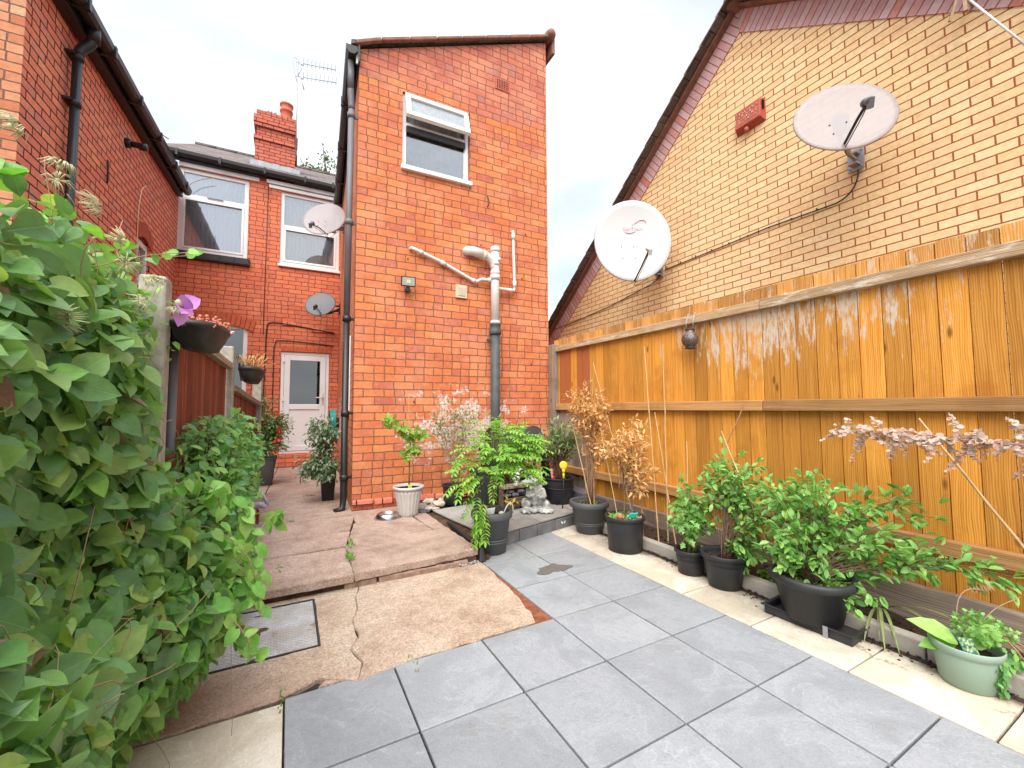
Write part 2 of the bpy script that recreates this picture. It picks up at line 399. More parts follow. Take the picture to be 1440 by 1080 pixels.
M['galv'] = plain('galvanised_bracket', (.38,.37,.39), .5, .6, var=.3, scale=20)
M['dark_metal'] = plain('dark_metal', (.05,.045,.045), .5, .3, var=.3)
M['lead'] = plain('lead_flashing', (.36,.40,.42), .7, 0, var=.35, scale=10, bump=.4)
M['terracotta'] = plain('terracotta', (.50,.13,.07), .8, var=.2)
M['rock'] = plain('grey_stone', (.30,.28,.26), .85, var=.6, scale=16, bump=.8)
M['rockp'] = plain('pale_stone', (.56,.48,.39), .85, var=.35, scale=16, bump=.8)
M['rockd'] = plain('dark_slate_stone', (.12,.12,.13), .7, var=.6, scale=16, bump=.8)
M['conc'] = plain('concrete', (.38,.34,.29), .9, var=.35, scale=9, bump=.7, dirt=.4)
M['concpost'] = plain('mossy_concrete', (.36,.33,.27), .9, var=.5, scale=22, bump=.9, dirt=.3)
M['blue_brick'] = plain('black_sill_brick', (.035,.03,.032), .5, var=.4, scale=20, bump=.4)
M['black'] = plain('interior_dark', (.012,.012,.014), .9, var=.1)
M['bark'] = plain('bark', (.16,.10,.06), .85, var=.5, scale=40, bump=.8)
M['stemg'] = plain('green_stem', (.13,.15,.05), .7, var=.4, scale=30, bump=.3)
M['stemd'] = plain('dry_stem', (.34,.21,.12), .8, var=.4, scale=30, bump=.3)
M['cable'] = plain('black_cable', (.03,.022,.02), .5, var=.2)
M['yellow_pl'] = plain('yellow_plastic', (.78,.58,.03), .35, var=.1, bump=.03)
M['red_pl'] = plain('red_alarm_plastic', (.42,.085,.05), .5, var=.35, scale=18, dirt=.2)
M['teal'] = plain('teal_hose_plastic', (.01,.20,.19), .35, var=.1)
M['teal_lbl'] = plain('teal_label', (.06,.62,.55), .4, var=.05)
M['pink_lbl'] = plain('pink_label', (.72,.22,.36), .4, var=.05)
M['white_lbl'] = plain('white_card', (.78,.80,.82), .45, var=.06)
M['pink'] = plain('pink_petals', (.62,.28,.66), .5, var=.15, scale=30)
M['redfl'] = plain('red_flowers', (.72,.05,.035), .5, var=.4, scale=30)
M['salmon'] = plain('salmon_succulent', (.60,.20,.13), .5, var=.5, scale=40)
M['seed'] = plain('seed_head', (.55,.52,.30), .6, var=.35, scale=40)
M['logo'] = plain('pink_logo_paint', (.72,.30,.42), .5, var=.05)
M['faded'] = plain('faded_paint', (.74,.56,.40), .7, var=.2)
M['ridge'] = plain('ridge_tile', (.25,.12,.085), .85, var=.6, scale=18, bump=.8)

M['frog'] = None
def mk():
    n = NT('mottled_stone_frog'); o = n.obj(); a = n.noise(o, 22, 6, .75)
    c = n.ramp(a, [(.3, (.10,.10,.095)), (.47, (.33,.33,.31)), (.62, (.66,.65,.61))])
    M['frog'] = n.done(n.bsdf(c, .8, 0, n.bump(n.noise(o, 40, 5, .7), .6, .004)))
    # roof slate
    n = NT('brown_roof_slate'); uv = n.uv()
    b = n.n('ShaderNodeTexBrick'); n.put(b.inputs['Vector'], uv); b.inputs['Scale'].default_value = 1
    b.inputs['Brick Width'].default_value = .3; b.inputs['Row Height'].default_value = .2; b.inputs['Mortar Size'].default_value = .006
    n.put(b.inputs['Color1'], (.10,.075,.068)); n.put(b.inputs['Color2'], (.19,.145,.125)); n.put(b.inputs['Mortar'], (.02,.018,.018))
    nz = n.noise(uv, 7, 6, .7); g = n.mt('MULTIPLY_ADD', nz, 1.3, .35); c = n.mix(1., b.outputs[0], n.comb(g, g, g), 'MULTIPLY')
    M['slate'] = n.done(n.bsdf(c, .8, 0, n.bump(n.mt('ADD', b.outputs[1], n.mt('MULTIPLY', nz, -1)), .6, .02)))
    # porcelain paving
    for nm, base, hi, var in (('pav_grey', (.245,.253,.262), (.305,.312,.32), .07), ('pav_cream', (.47,.40,.30), (.62,.56,.455), .13)):
        n = NT(nm); o = n.obj(); a = n.attr(); rot = n.vm('ADD', o, n.comb(n.mt('MULTIPLY', a, 50.), n.mt('MULTIPLY', a, 23.), 0.))
        r1 = n.noise(rot, 3.2, 9, .62, dist=.8); r2 = n.noise(rot, 26, 6, .7)
        c = n.mix(n.sm(r1, .35, .68), base, hi)
        c = n.mix(n.mt('MULTIPLY', n.sm(r2, .45, .7), .35), c, dk(base, .78))
        r3 = n.noise(rot, 7, 8, .7, dist=1.2)
        ridge = n.mt('MAXIMUM', n.mt('SUBTRACT', 1, n.sm(n.mt('ABSOLUTE', n.mt('SUBTRACT', r1, .53)), 0., .008)), n.mt('MULTIPLY', n.sm(r2, .48, .6), n.mt('SUBTRACT', 1, n.sm(n.mt('ABSOLUTE', n.mt('SUBTRACT', r3, .5)), 0., .010))))
        c = n.mix(n.mt('MULTIPLY', ridge, .45), c, dk(hi, 1.3))
        v = n.mt('MULTIPLY_ADD', a, var*2, 1-var); c = n.mix(1., c, n.comb(v, v, v), 'MULTIPLY')
        st = n.sm(n.noise(o, 2.1, 7, .72), .55, .72)
        c = n.mix(n.mt('MULTIPLY', st, .34 if nm == 'pav_grey' else .6), c, (.17,.15,.125) if nm == 'pav_grey' else (.33,.24,.15))
        spk = n.sm(n.noise(o, 75, 3, .6), .68, .76); c = n.mix(n.mt('MULTIPLY', spk, .55), c, (.10,.085,.07))
        ed = n.noise(o, 120, 3, .6); eg = n.mt('MULTIPLY_ADD', n.mt('SUBTRACT', ed, .5), .5, 1.0); c = n.mix(1., c, n.comb(eg, eg, eg), 'MULTIPLY')
        if nm == 'pav_cream':
            kx = n.mt('ADD', n.sep(o)[0], n.mt('MULTIPLY', n.mt('SUBTRACT', n.noise(o, 6, 6, .72), .5), .30))
            c = n.mix(n.mt('MULTIPLY', n.sm(kx, 2.56, 2.66), .9), c, (.10,.06,.04)); line = n.mt('SUBTRACT', 1, n.sm(n.mt('ABSOLUTE', n.mt('SUBTRACT', kx, 2.50)), .0, .012))
            c = n.mix(n.mt('MULTIPLY', n.mt('MULTIPLY', line, n.sm(n.noise(o, 2.5, 3), .45, .55)), .8), c, (.20,.12,.08))
        h = n.mt('ADD', n.mt('ADD', n.mt('MULTIPLY', r1, 1.6), n.mt('MULTIPLY', r3, .8)), n.mt('MULTIPLY', r2, .35))
        M[nm] = n.done(n.bsdf(c, n.mt('MULTIPLY_ADD', r2, .3, .52), 0, n.bump(h, .6, .010), .35))
    # rough concrete slabs / pad
    for nm, c0, c1, c2 in (('slab', (.27,.18,.14), (.42,.30,.235), (.52,.40,.325)), ('pad', (.31,.205,.14), (.45,.335,.245), (.54,.435,.34))):
        n = NT(nm); o = n.obj(); a = n.attr()
        f = n.noise(n.vm('ADD', o, n.comb(n.mt('MULTIPLY', a, 9.), 0., 0.)), 1.9, 8, .7); g = n.noise(o, 95, 4, .75); m = n.noise(o, 9, 6, .7)
        c = n.ramp(n.mt('ADD', n.mt('MULTIPLY', f, .6), n.mt('MULTIPLY', m, .4)), [(.36, c0), (.5, c1), (.66, c2)])
        gg = n.mt('MULTIPLY_ADD', n.mt('SUBTRACT', g, .5), 2.4, 1.0); c = n.mix(1., c, n.comb(gg, gg, gg), 'MULTIPLY')
        y = n.sep(o)[1]; x = n.sep(o)[0]
        if nm == 'pad': # red stain to the near-left corner
            k = n.mt('ADD', n.mt('MULTIPLY', n.mt('SUBTRACT', 2.55, y), 1.0), n.mt('MULTIPLY', n.mt('SUBTRACT', .30, x), .55))
            c = n.mix(n.mt('MULTIPLY', n.sm(n.mt('ADD', k, n.mt('MULTIPLY', n.mt('SUBTRACT', m, .5), 1.6)), .35, .95), .7), c, n.mix(g, (.20,.09,.06), (.52,.35,.28)))
        M[nm] = n.done(n.bsdf(c, .92, 0, n.bump(n.mt('ADD', g, m), .8, .006), .2))
    # ground earth
    n = NT('earth'); o = n.obj(); m = n.noise(o, 9, 8, .75)
    c = n.ramp(m, [(.35, (.05,.028,.018)), (.55, (.12,.065,.04)), (.7, (.22,.14,.09))])
    M['earth'] = n.done(n.bsdf(c, .95, 0, n.bump(n.noise(o, 45, 6, .8), 1., .02), .2))
    n = NT('joint_grit'); o = n.obj(); m = n.noise(o, 14, 7, .75)
    c = n.ramp(m, [(.35, (.018,.018,.018)), (.6, (.05,.045,.04)), (.75, (.12,.10,.08))])
    M['joint'] = n.done(n.bsdf(c, .95, 0, n.bump(n.noise(o, 60, 4, .8), 1., .01), .2))
    # cloth nets behind glass
    n = NT('net_curtain'); uv = n.uv(); s = n.sep(uv)
    w = n.mt('SINE', n.mt('ADD', n.mt('MULTIPLY', s[0], 95), n.mt('MULTIPLY', n.noise(uv, 7, 3), 9)))
    v = n.mt('MULTIPLY_ADD', w, .09, .91); c = n.mix(1., (.90,.96,1.0), n.comb(v, v, v), 'MULTIPLY')
    M['net'] = n.done(n.bsdf(c, .9))
    n = NT('reflected_blind'); uv = n.uv()
    c = n.mix(n.sm(n.noise(uv, 4, 5, .6), .4, .6), (.34,.36,.41), (.50,.52,.57))
    lace = n.sm(n.noise(n.vm('MULTIPLY', uv, (22, 22, 1)), 1, 4, .8), .60, .66)
    c = n.mix(n.mt('MULTIPLY', lace, .6), c, (.85,.85,.84)); M['blind'] = n.done(n.bsdf(c, .9))
    M['film'] = plain('obscured_grey_film', (.30,.33,.35), .35, var=.3, scale=30)
    # glass
    for nm, tint, fac in (('glass', (.97,.98,.99), .7), ('glass_dark', (.35,.40,.38), .35), ('glass_frost', (.8,.84,.84), .12)):
        n = NT(nm); tr = n.n('ShaderNodeBsdfTransparent'); n.put(tr.inputs[0], tint)
        gl = n.n('ShaderNodeBsdfGlossy'); gl.inputs['Roughness'].default_value = .02
        fr = n.n('ShaderNodeFresnel'); fr.inputs[0].default_value = 1.5
        ms = n.n('ShaderNodeMixShader'); n.put(ms.inputs[0], n.mt('ADD', fr.outputs[0], fac*.4, clamp=True))
        n.t.links.new(tr.outputs[0], ms.inputs[1]); n.t.links.new(gl.outputs[0], ms.inputs[2]); M[nm] = n.done(ms.outputs[0])
    # dishes
    for nm, col, al in (('dish_white', (.60,.61,.61), 0), ('dish_mesh', (.40,.355,.345), .36), ('dish_dark', (.13,.13,.14), 0)):
        n = NT(nm); o = n.obj(); c = n.mix(n.mt('MULTIPLY', n.noise(o, 5, 4), .25), col, dk(col, .8))
        b = n.bsdf(c, .45, 0, None, .4)
        if al:
            tr = n.n('ShaderNodeBsdfTransparent'); ms = n.n('ShaderNodeMixShader')
            ms.inputs[0].default_value = al; n.t.links.new(b, ms.inputs[1]); n.t.links.new(tr.outputs[0], ms.inputs[2]); b = ms.outputs[0]
        M[nm] = n.done(b)
    # checker plate with rust and worn galvanising
    n = NT('steel_cover_plate'); o = n.obj()
    rr = n.n('ShaderNodeVectorRotate', rotation_type='Z_AXIS'); rr.inputs['Angle'].default_value = .785; n.put(rr.inputs['Vector'], o)
    vo = n.n('ShaderNodeTexVoronoi', feature='F1', distance='CHEBYCHEV'); n.put(vo.inputs['Vector'], rr.outputs[0]); vo.inputs['Scale'].default_value = 52; vo.inputs['Randomness'].default_value = .12
    st = n.mt('SUBTRACT', 1, n.sm(vo.outputs[0], .2, .42))
    nz = n.noise(o, 5, 7, .72); c = n.mix(n.sm(nz, .35, .6), (.62,.64,.66), (.46,.41,.36))
    c = n.mix(n.mt('MULTIPLY', st, .55), c, (.27,.28,.29)); c = n.mix(n.mt('MULTIPLY', n.sm(n.noise(o, 7, 6, .7), .58, .68), .7), c, (.20,.085,.05))
    M['cover'] = n.done(n.bsdf(c, .45, .1, n.bump(st, .8, .004)))
    # pierced lantern metal
    n = NT('pierced_lantern_metal'); o = n.obj(); vo = n.n('ShaderNodeTexVoronoi'); n.put(vo.inputs['Vector'], o); vo.inputs['Scale'].default_value = 85
    hole = n.mt('LESS_THAN', vo.outputs[0], .34)
    b = n.bsdf(n.mix(n.noise(o, 40, 3), (.10,.08,.075), (.28,.22,.19)), .5, .6, n.bump(vo.outputs[0], .5, .004))
    d = n.bsdf((.015,.012,.01), .9)
    ms = n.n('ShaderNodeMixShader'); n.put(ms.inputs[0], hole); n.t.links.new(b, ms.inputs[1]); n.t.links.new(d, ms.inputs[2]); M['lantern'] = n.done(ms.outputs[0])
    # dotted red cloth
    n = NT('red_dotted_cloth'); o = n.obj(); vo = n.n('ShaderNodeTexVoronoi'); n.put(vo.inputs['Vector'], o); vo.inputs['Scale'].default_value = 24; vo.inputs['Randomness'].default_value = .4
    M['dots'] = n.done(n.bsdf(n.mix(n.mt('LESS_THAN', vo.outputs[0], .42), (.62,.03,.07), (.85,.50,.52)), .8))
    n = NT('plant_label_print'); o = n.obj(); z = n.noise(o, 60, 5, .7)
    M['label_print'] = n.done(n.bsdf(n.ramp(z, [(.42, (.03,.12,.09)), (.5, (.10,.25,.20)), (.56, (.42,.50,.10)), (.62, (.62,.66,.66))], 'LINEAR'), .3))
mk()
M['clem'] = leafm('clematis_leaf', [(.08,.19,.055),(.12,.26,.07),(.18,.35,.09),(.13,.28,.09),(.25,.44,.10),(.12,.24,.10),(.36,.50,.13),(.08,.18,.06)], blem=((.34,.27,.10), .64, .6), vein=.35, trans=.35, rough=.38)
M['clem_y'] = leafm('young_clematis_leaf', [(.14,.36,.06),(.20,.46,.08),(.27,.54,.10),(.34,.52,.14)], vein=.3, blem=((.3,.2,.06), .7, .5))
M['camel'] = leafm('bush_leaf', [(.09,.25,.08),(.13,.33,.10),(.18,.42,.12),(.30,.50,.12),(.10,.25,.08)], rough=.35)
M['bright'] = leafm('bright_leaf', [(.16,.38,.05),(.22,.47,.06),(.29,.53,.08),(.37,.55,.12)], trans=.4)
M['choisya'] = leafm('glossy_mid_green_leaf', [(.13,.31,.07),(.17,.39,.09),(.23,.47,.11),(.33,.54,.14),(.10,.25,.07)], rough=.35, trans=.3)
M['olive'] = leafm('grey_green_leaf', [(.17,.23,.08),(.24,.30,.11),(.28,.24,.11),(.26,.33,.13)], trans=.2)
M['oleaf'] = leafm('dull_green_leaf', [(.10,.17,.07),(.16,.25,.10),(.24,.33,.13),(.30,.27,.13)], trans=.2)
M['dead'] = leafm('dead_brown_leaf', [(.62,.34,.13),(.72,.44,.19),(.80,.54,.28),(.58,.27,.10),(.44,.36,.13)], trans=.25, vein=.1)
M['eucl'] = leafm('dried_pink_leaf', [(.58,.38,.30),(.66,.48,.40),(.55,.42,.36),(.34,.30,.25),(.72,.56,.48)], trans=.2, vein=.1)
M['vineleaf'] = leafm('lobed_leaf', [(.17,.38,.05),(.24,.46,.07),(.30,.44,.08),(.36,.33,.10)], trans=.4)
M['varieg'] = leafm('dusty_green_leaf', [(.07,.16,.06),(.12,.24,.10),(.22,.32,.19),(.38,.45,.34),(.06,.15,.06)], trans=.2)
M['moss'] = leafm('low_green', [(.12,.26,.04),(.2,.36,.06)], trans=.3)
M['tree'] = leafm('tree_leaf', [(.05,.10,.03),(.10,.15,.05),(.15,.18,.07)], trans=.3)
M['deadleaf'] = leafm('withered_leaf', [(.10,.055,.03),(.19,.11,.06),(.25,.16,.09)], trans=.1)

# ------------------------------------------------------------------ wall helper
def wall(mb, a, b, z0, z1, holes=(), depth=.11, mi=0, slope=None, flip=False, u0=0.):
    """vertical wall from a to b (outward normal to the right of a->b), holes=(u0,u1,z0,z1); reveals go inward"""
    a = Vector((a[0], a[1], 0)); b = Vector((b[0], b[1], 0)); d = (b-a); L = d.length; d.normalize()
    nrm = Vector((d.y, -d.x, 0))
    P = lambda u, z, k=0: a+d*u+Vector((0,0,z))-nrm*k
    us = sorted({0., L, *[h[0] for h in holes], *[h[1] for h in holes]}); zs = sorted({z0, z1, *[h[2] for h in holes], *[h[3] for h in holes]})
    for i in range(len(us)-1):
        for j in range(len(zs)-1):
            um, zm = (us[i]+us[i+1])/2, (zs[j]+zs[j+1])/2
            if any(h[0] < um < h[1] and h[2] < zm < h[3] for h in holes): continue
            q = [(us[i], zs[j]), (us[i+1], zs[j]), (us[i+1], zs[j+1]), (us[i], zs[j+1])]
            mb.add([P(*p) for p in q], [(0,1,2,3)], .5, mi, [[(p[0]+u0, p[1]) for p in q]])
    for (ua, ub, za, zb) in [h[:4] for h in holes]:
        for (p, q) in (((ua, za), (ub, za)), ((ub, za), (ub, zb)), ((ub, zb), (ua, zb)), ((ua, zb), (ua, za))):
            vs = [P(*p), P(*q), P(*q, depth), P(*p, depth)]
            if p[1] == q[1]: uvs = [(p[0]+u0, p[1]+.01), (q[0]+u0, p[1]+.01), (q[0]+u0, p[1]+.01+depth), (p[0]+u0, p[1]+.01+depth)]
            else: uvs = [(p[0]+u0, p[1]), (p[0]+u0, q[1]), (p[0]+depth+u0, q[1]), (p[0]+depth+u0, p[1])]
            mb.add(vs, [(0,1,2,3)], .5, mi, [uvs])
    return P, d, nrm, L

def window(parent, P, nrm, d, ua, ub, za, zb, inset, fw=.055, transom=None, mull=None, cur='net', glass='glass', sill=.05, sillm=None, room=True, opener=None, vent=None):
    """white frame, panes, curtain behind, dark room behind that"""
    up = Vector((0,0,1)); fd = .06
    fr = MB()
    def b(u0, u1, z0, z1, k0, k1, mb=fr, mi=0):
        c = (P(u0, z0, k0)+P(u1, z1, k1))/2
        mb.obox(c, d, nrm, up, u1-u0, abs(k1-k0), z1-z0, .5, mi)
    k0, k1 = inset, inset+fd
    b(ua, ua+fw, za, zb, k0, k1); b(ub-fw, ub, za, zb, k0, k1)
    b(ua+fw, ub-fw, za, za+fw, k0, k1); b(ua+fw, ub-fw, zb-fw, zb, k0, k1)
    cells = []
    if transom: b(ua+fw, ub-fw, transom-fw*.5, transom+fw*.5, k0, k1); cells = [(ua+fw, ub-fw, za+fw, transom-fw*.5), (ua+fw, ub-fw, transom+fw*.5, zb-fw)]
    else: cells = [(ua+fw, ub-fw, za+fw, zb-fw)]
    F = fr.build('window', M['upvc'], parent, bevel=.006)
    for i, (a0, a1, c0, c1) in enumerate(cells):
        if i == 1 and opener:
            # top-hung casement pushed open at its foot
            th = opener; s = MB(); g = MB(); H = c1-c0+.05; W0, W1 = a0-.025, a1+.025
            tp = P((W0+W1)/2, c1+.025, k0-.012)
            dn = (-up*math.cos(th)+nrm*math.sin(th)); out = (nrm*math.cos(th)+up*math.sin(th))
            sf = .06
            for (x0, x1, y0, y1) in ((W0, W0+sf, 0, H), (W1-sf, W1, 0, H), (W0+sf, W1-sf, 0, sf), (W0+sf, W1-sf, H-sf, H)):
                c = tp+d*((x0+x1)/2-(W0+W1)/2)+dn*((y0+y1)/2)+out*.025
                s.obox(c, d, out, -dn, x1-x0, .05, y1-y0, .5)
            so = s.build('sash', M['upvc'], F, bevel=.006)
            g.obox(tp+dn*(H/2)+out*.02, d, out, -dn, W1-W0-2*sf, .006, H-2*sf, .5)
            g.build('pane', M['film'], so)
            continue
            cu = MB(); cu.obox(tp+dn*(H/2)+out*.004, d, out, -dn, W1-W0-2*sf, .003, H-2*sf, .5); cu.build('obscure_film', M['film'], so)
            continue
        g = MB(); b(a0, a1, c0, c1, k0+.025, k0+.031, g); g.build('pane', M[glass], F)
        bd = MB(); t = .035
        if opener is None and glass != 'glass_dark':
            for (x0, x1, y0, y1) in ((a0, a0+t, c0, c1), (a1-t, a1, c0, c1), (a0+t, a1-t, c0, c0+t), (a0+t, a1-t, c1-t, c1)):
                if i == 0: b(x0, x1, y0, y1, k0-.012, k0, bd)
            if i == 0: bd.build('casement', M['upvc'], F, bevel=.004)
    if vent: v = MB(); b(vent[0], vent[1], vent[2], vent[2]+.02, k0-.016, k0-.0125, v); v.build('trickle_vent', M['grey_pl'], F)
    if cur:
        c = MB(); N = 50; kk = inset+fd+.022; vs = []; fs = []; uvs = []
        for i in range(N+1):
            u = ua+(ub-ua)*i/N; k = kk+.012*math.sin(i*1.9)+.008*math.sin(i*.7)
            vs += [P(u, za+.01, k), P(u, zb-.01, k)]
            if i: fs.append((2*i-2, 2*i, 2*i+1, 2*i-1)); q = [(ua+(ub-ua)*(i-1)/N, za), (u, za), (u, zb), (ua+(ub-ua)*(i-1)/N, zb)]; uvs.append(q)
        if cur == 'net': pass
        c.add(vs, fs, .5, 0, uvs, sm=True); c.build('net_curtain' if cur == 'net' else 'blind', M[cur], F)
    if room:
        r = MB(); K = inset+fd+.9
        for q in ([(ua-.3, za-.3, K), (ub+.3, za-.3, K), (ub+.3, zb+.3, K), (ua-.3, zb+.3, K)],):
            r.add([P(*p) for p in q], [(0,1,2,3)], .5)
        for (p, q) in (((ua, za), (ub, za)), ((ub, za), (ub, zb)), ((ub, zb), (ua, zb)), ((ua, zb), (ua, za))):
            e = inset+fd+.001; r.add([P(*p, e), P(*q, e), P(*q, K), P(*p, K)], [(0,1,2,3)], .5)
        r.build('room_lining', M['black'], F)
    if sill:
        s = MB(); b(ua-.02, ub+.03, za-sill, za-.001, -.045, inset+.03, s); s.build('sill', sillm or M['upvc'], F, bevel=.006)
    return F

# ------------------------------------------------------------------ extension
UP = Vector((0,0,1))
A = (.625, 4.814); B = (3.150, 4.757); Cc = (3.40, 8.95); D = (.86, 8.98)
ext = thing('brick_extension', (.625, 4.814, 0), 'tall narrow orange brick extension with mono pitched roof in the middle of the yard', 'extension')
mb = MB()
fh = [(.495, 1.355, 4.085, 5.015)]
P, dx, nr, L = wall(mb, A, B, 0, 5.34, fh)
b0, b1 = P(0, 5.34), P(L, 5.34); t1 = P(L, 6.47)
mb.add([b0, b1, t1], [(0,1,2)], .5, 0, [[(0, 5.34), (L, 5.34), (L, 6.47)]])
sh = [(2.35, 3.55, 1.15, 2.12)]
P2, d2, n2, L2 = wall(mb, D, A, 0, 5.34, sh, u0=.1)
wall(mb, B, Cc, 0, 6.47, u0=.05); wall(mb, Cc, D, 0, 5.34)
mb.build('wall', M['brick_o'], ext)
# crumbly plinth course
mb = MB()
for i in range(11):
    u = i*.232
    if .0 <= u < 2.4: mb.obox(P(u+.11, .175-.005*i, .0)+nr*.0, dx, nr, UP, .215, .05+.02*rnd.random(), .062, rnd.random())
mb.build('plinth_course', M['brick_l'], ext, bevel=.012)
# roof
mb = MB(); rl = Vector((B[0]-A[0], B[1]-A[1], 1.13)).normalized(); bk = Vector((.055, 1, 0)).normalized(); ru = rl.cross(bk)*1
c0 = Vector((.53, 4.78, 5.345)); c1 = Vector((3.20, 4.72, 6.535))
for k in range(9):
    a0 = c0+(c1-c0)*(k/9); a1 = c0+(c1-c0)*((k+1.12)/9)
    q = bk*4.25
    mb.hexa([a0+Vector((0,0,0)), a1, a1+q, a0+q, a0+UP*.05, a1+UP*.022, a1+q+UP*.022, a0+q+UP*.05])
mb.build('roof', M['slate'], ext)
mb = MB() # verge mortar and tile edge
segs = 8
for k in range(segs):
    a0 = c0+(c1-c0)*(k/segs)-bk*.02; a1 = c0+(c1-c0)*((k+.97)/segs)-bk*.02
    mb.bar(a0+UP*.012+Vector((.05 if k == 0 else 0,0,0)), a1+UP*.012, .05, .034+.012*rnd.random())
mb.build('verge', M['ridge'], ext, bevel=.01)
mb = MB(); e = c1+UP*.03
mb.tube([e-bk*.04, e+bk*.9], .075, 12); mb.box((e.x+.03, e.y-.02, e.z-.26), (e.x+.075, e.y+.5, e.z+.02)); mb.sphere(e-bk*.03, .072)
mb.build('ridge_end', M['ridge'], ext, bevel=.006)
window(ext, P, nr, dx, .50, 1.35, 4.09, 5.01, .035, fw=.05, transom=4.64, cur='blind', glass='glass', opener=R(17))
mb = MB(); mb.obox(P(.925, 4.575, .025), dx, nr, UP, .75, .03, .075, .5); mb.build('blind_cassette', M['black_pl'], ext)
window(ext, P2, n2, d2, 2.36, 3.54, 1.16, 2.11, -.01, fw=.06, transom=None)
# air brick + vent
mb = MB(); cb = P(1.83, 5.575, -.003); mb.obox(cb, dx, nr, UP, .215, .012, .15, .5, 0)
for i in range(7):
    for j in range(5): mb.obox(P(1.83-.078+i*.026, 5.575-.052+j*.026, -.0105), dx, nr, UP, .014, .003, .014, .5, 1)
mb.build('air_brick', [M['terracotta'], M['black']], ext)
mb = MB(); mb.obox(P(1.24, 2.655, -.012), dx, nr, UP, .145, .024, .165, .5, 0)
mb.obox(P(1.24, 2.655, -.026), dx, nr, UP, .10, .004, .115, .5, 1)
for i in range(7): mb.obox(P(1.24-.042+i*.014, 2.655, -.031), dx, nr, UP, .006, .006, .11, .5, 0)
mb.build('vent_grille', [plain('cream_vent', (.62,.50,.33), .5), M['pot_w']], ext, bevel=.003)
# gutter along the side eave, fascia, downpipe
mb = MB(); g0 = Vector((.535, 4.74, 5.25)); g1 = Vector((.775, 8.95, 5.20)); gd = (g1-g0).normalized(); gs = Vector((gd.y, -gd.x, 0))
pr_ = [(-.065,.045),(-.06,-.01),(-.035,-.045),(0,-.055),(.035,-.045),(.06,-.01),(.065,.045)]
for (q0, q1) in ((0, 4.2),):
    ps = [[g0+gd*t+gs*x+UP*z for (x, z) in pr_] for t in (0, 4.2)]
    vs = ps[0]+ps[1]; n_ = len(pr_); mb.add(vs, [(i, i+1, n_+i+1, n_+i) for i in range(n_-1)]+[tuple(range(n_))[::-1]], .5)
for t in (.9, 1.9, 2.9, 3.7): mb.obox(g0+gd*t+UP*-.0, gd, gs, UP, .05, .15, .12, .5)
mb.obox((g0+g1)/2+gs*.078+UP*-.02, gd, gs, UP, 4.2, .02, .20, .5)
mb.build('gutter', M['black_pl'], ext, bevel=.004)
mb = MB(); mb.obox(Vector((.60, 4.79, 5.22)), dx, nr, UP, .03, .02, .17, .5); mb.build('bargeboard_end', M['upvc'], ext)
mb = MB(); pb = Vector((.545, 4.875, .12)); pt = Vector((.555, 4.865, 4.62))
mb.tube([g0+gd*.12+UP*-.05, g0+gd*.12+UP*-.40], .036, 10); mb.tube(bez(g0+gd*.12+UP*-.38, g0+gd*.12+UP*-.46, pt+UP*.12, pt), .036, 10)
mb.tube([pt, pb+UP*2.1], .034, 12)
for z in (4.55, 3.3): mb.tube([Vector((.553, 4.866, z-.03)), Vector((.553, 4.866, z+.03))], .042, 12); mb.obox((.60, 4.875, z), (1,0,0), (0,1,0), UP, .10, .02, .03)
mb.build('upper_downpipe', M['grey_pl'], ext)
mb = MB(); mb.tube([pb+UP*2.1, pb+UP*.1, pb+Vector((-.01,-.02,.0)), pb+Vector((-.09,-.05,-.02))], .035, 12)
for z in (2.2, 1.15, .45): mb.tube([Vector((.547, 4.873, z-.03)), Vector((.547, 4.873, z+.03))], .044, 12); mb.obox((.60, 4.88, z), (1,0,0), (0,1,0), UP, .10, .02, .03)
mb.build('lower_downpipe', M['black_pl'], ext)
# soil stack
sx = 2.295; sy = 4.69
mb = MB(); mb.tube([(sx, sy, .0), (sx, sy, 2.24)], .058, 18); mb.lathe([(.07,0),(.078,.01),(.078,.05),(.07,.06),(.066,.11),(.072,.12),(.072,.14),(.06,.15)], (sx, sy, 2.13), 20)
mb.obox((sx-.075, sy+.02, 2.06), (1,0,0), (0,1,0), UP, .05, .05, .03); mb.build('iron_soil_pipe', M['iron'], ext)
mb = MB(); mb.tube([(sx, sy, 2.24), (sx, sy, 3.27)], .054, 20)
for z in (2.28, 2.93, 3.05, 3.23): mb.tube([(sx, sy, z-.025), (sx, sy, z+.025)], .060, 20)
mb.tube([(sx+.0, sy, 2.84), (sx, sy, 2.90)], .066, 20)
mb.tube(bez((sx, sy, 2.96), (sx-.02, sy, 3.14), (sx-.12, sy, 3.13), (sx-.20, sy+.0, 3.15), 8), .052, 16)
mb.tube([(sx-.13, sy, 3.14), (sx-.17, sy, 3.145)], .060, 18)
mb.tube([(sx-.17, sy, 3.145), (sx-.30, sy+.02, 3.175), (sx-.36, sy+.06, 3.18), (sx-.37, sy+.12, 3.18)], [.056,.058,.055,.05], 16)
mb.tube([(sx+.03, sy-.045, 3.10), (sx+.035, sy-.066, 3.10)], .026, 14); mb.build('vent_stack', M['white_pipe'], ext)
mb = MB(); yy = 4.755
mb.tube([(1.225, 4.83, 3.09), (1.235, yy, 3.09), (1.29, yy, 3.075), (1.60, yy, 2.98), (2.02, yy-.01, 2.805), (2.06, yy-.02, 2.80), (2.12, yy-.03, 2.835), (2.30, 4.69, 2.835)], .021, 12)
for a, b in (((1.33,yy,3.064),(1.37,yy,3.05)), ((1.59,yy,2.983),(1.66,yy,2.955)), ((2.00,yy-.01,2.815),(2.04,yy-.01,2.80)), ((2.20,4.71,2.835),(2.25,4.70,2.835))): mb.tube([a, b], .028, 12)
mb.build('waste_pipe', M['white_pipe'], ext)
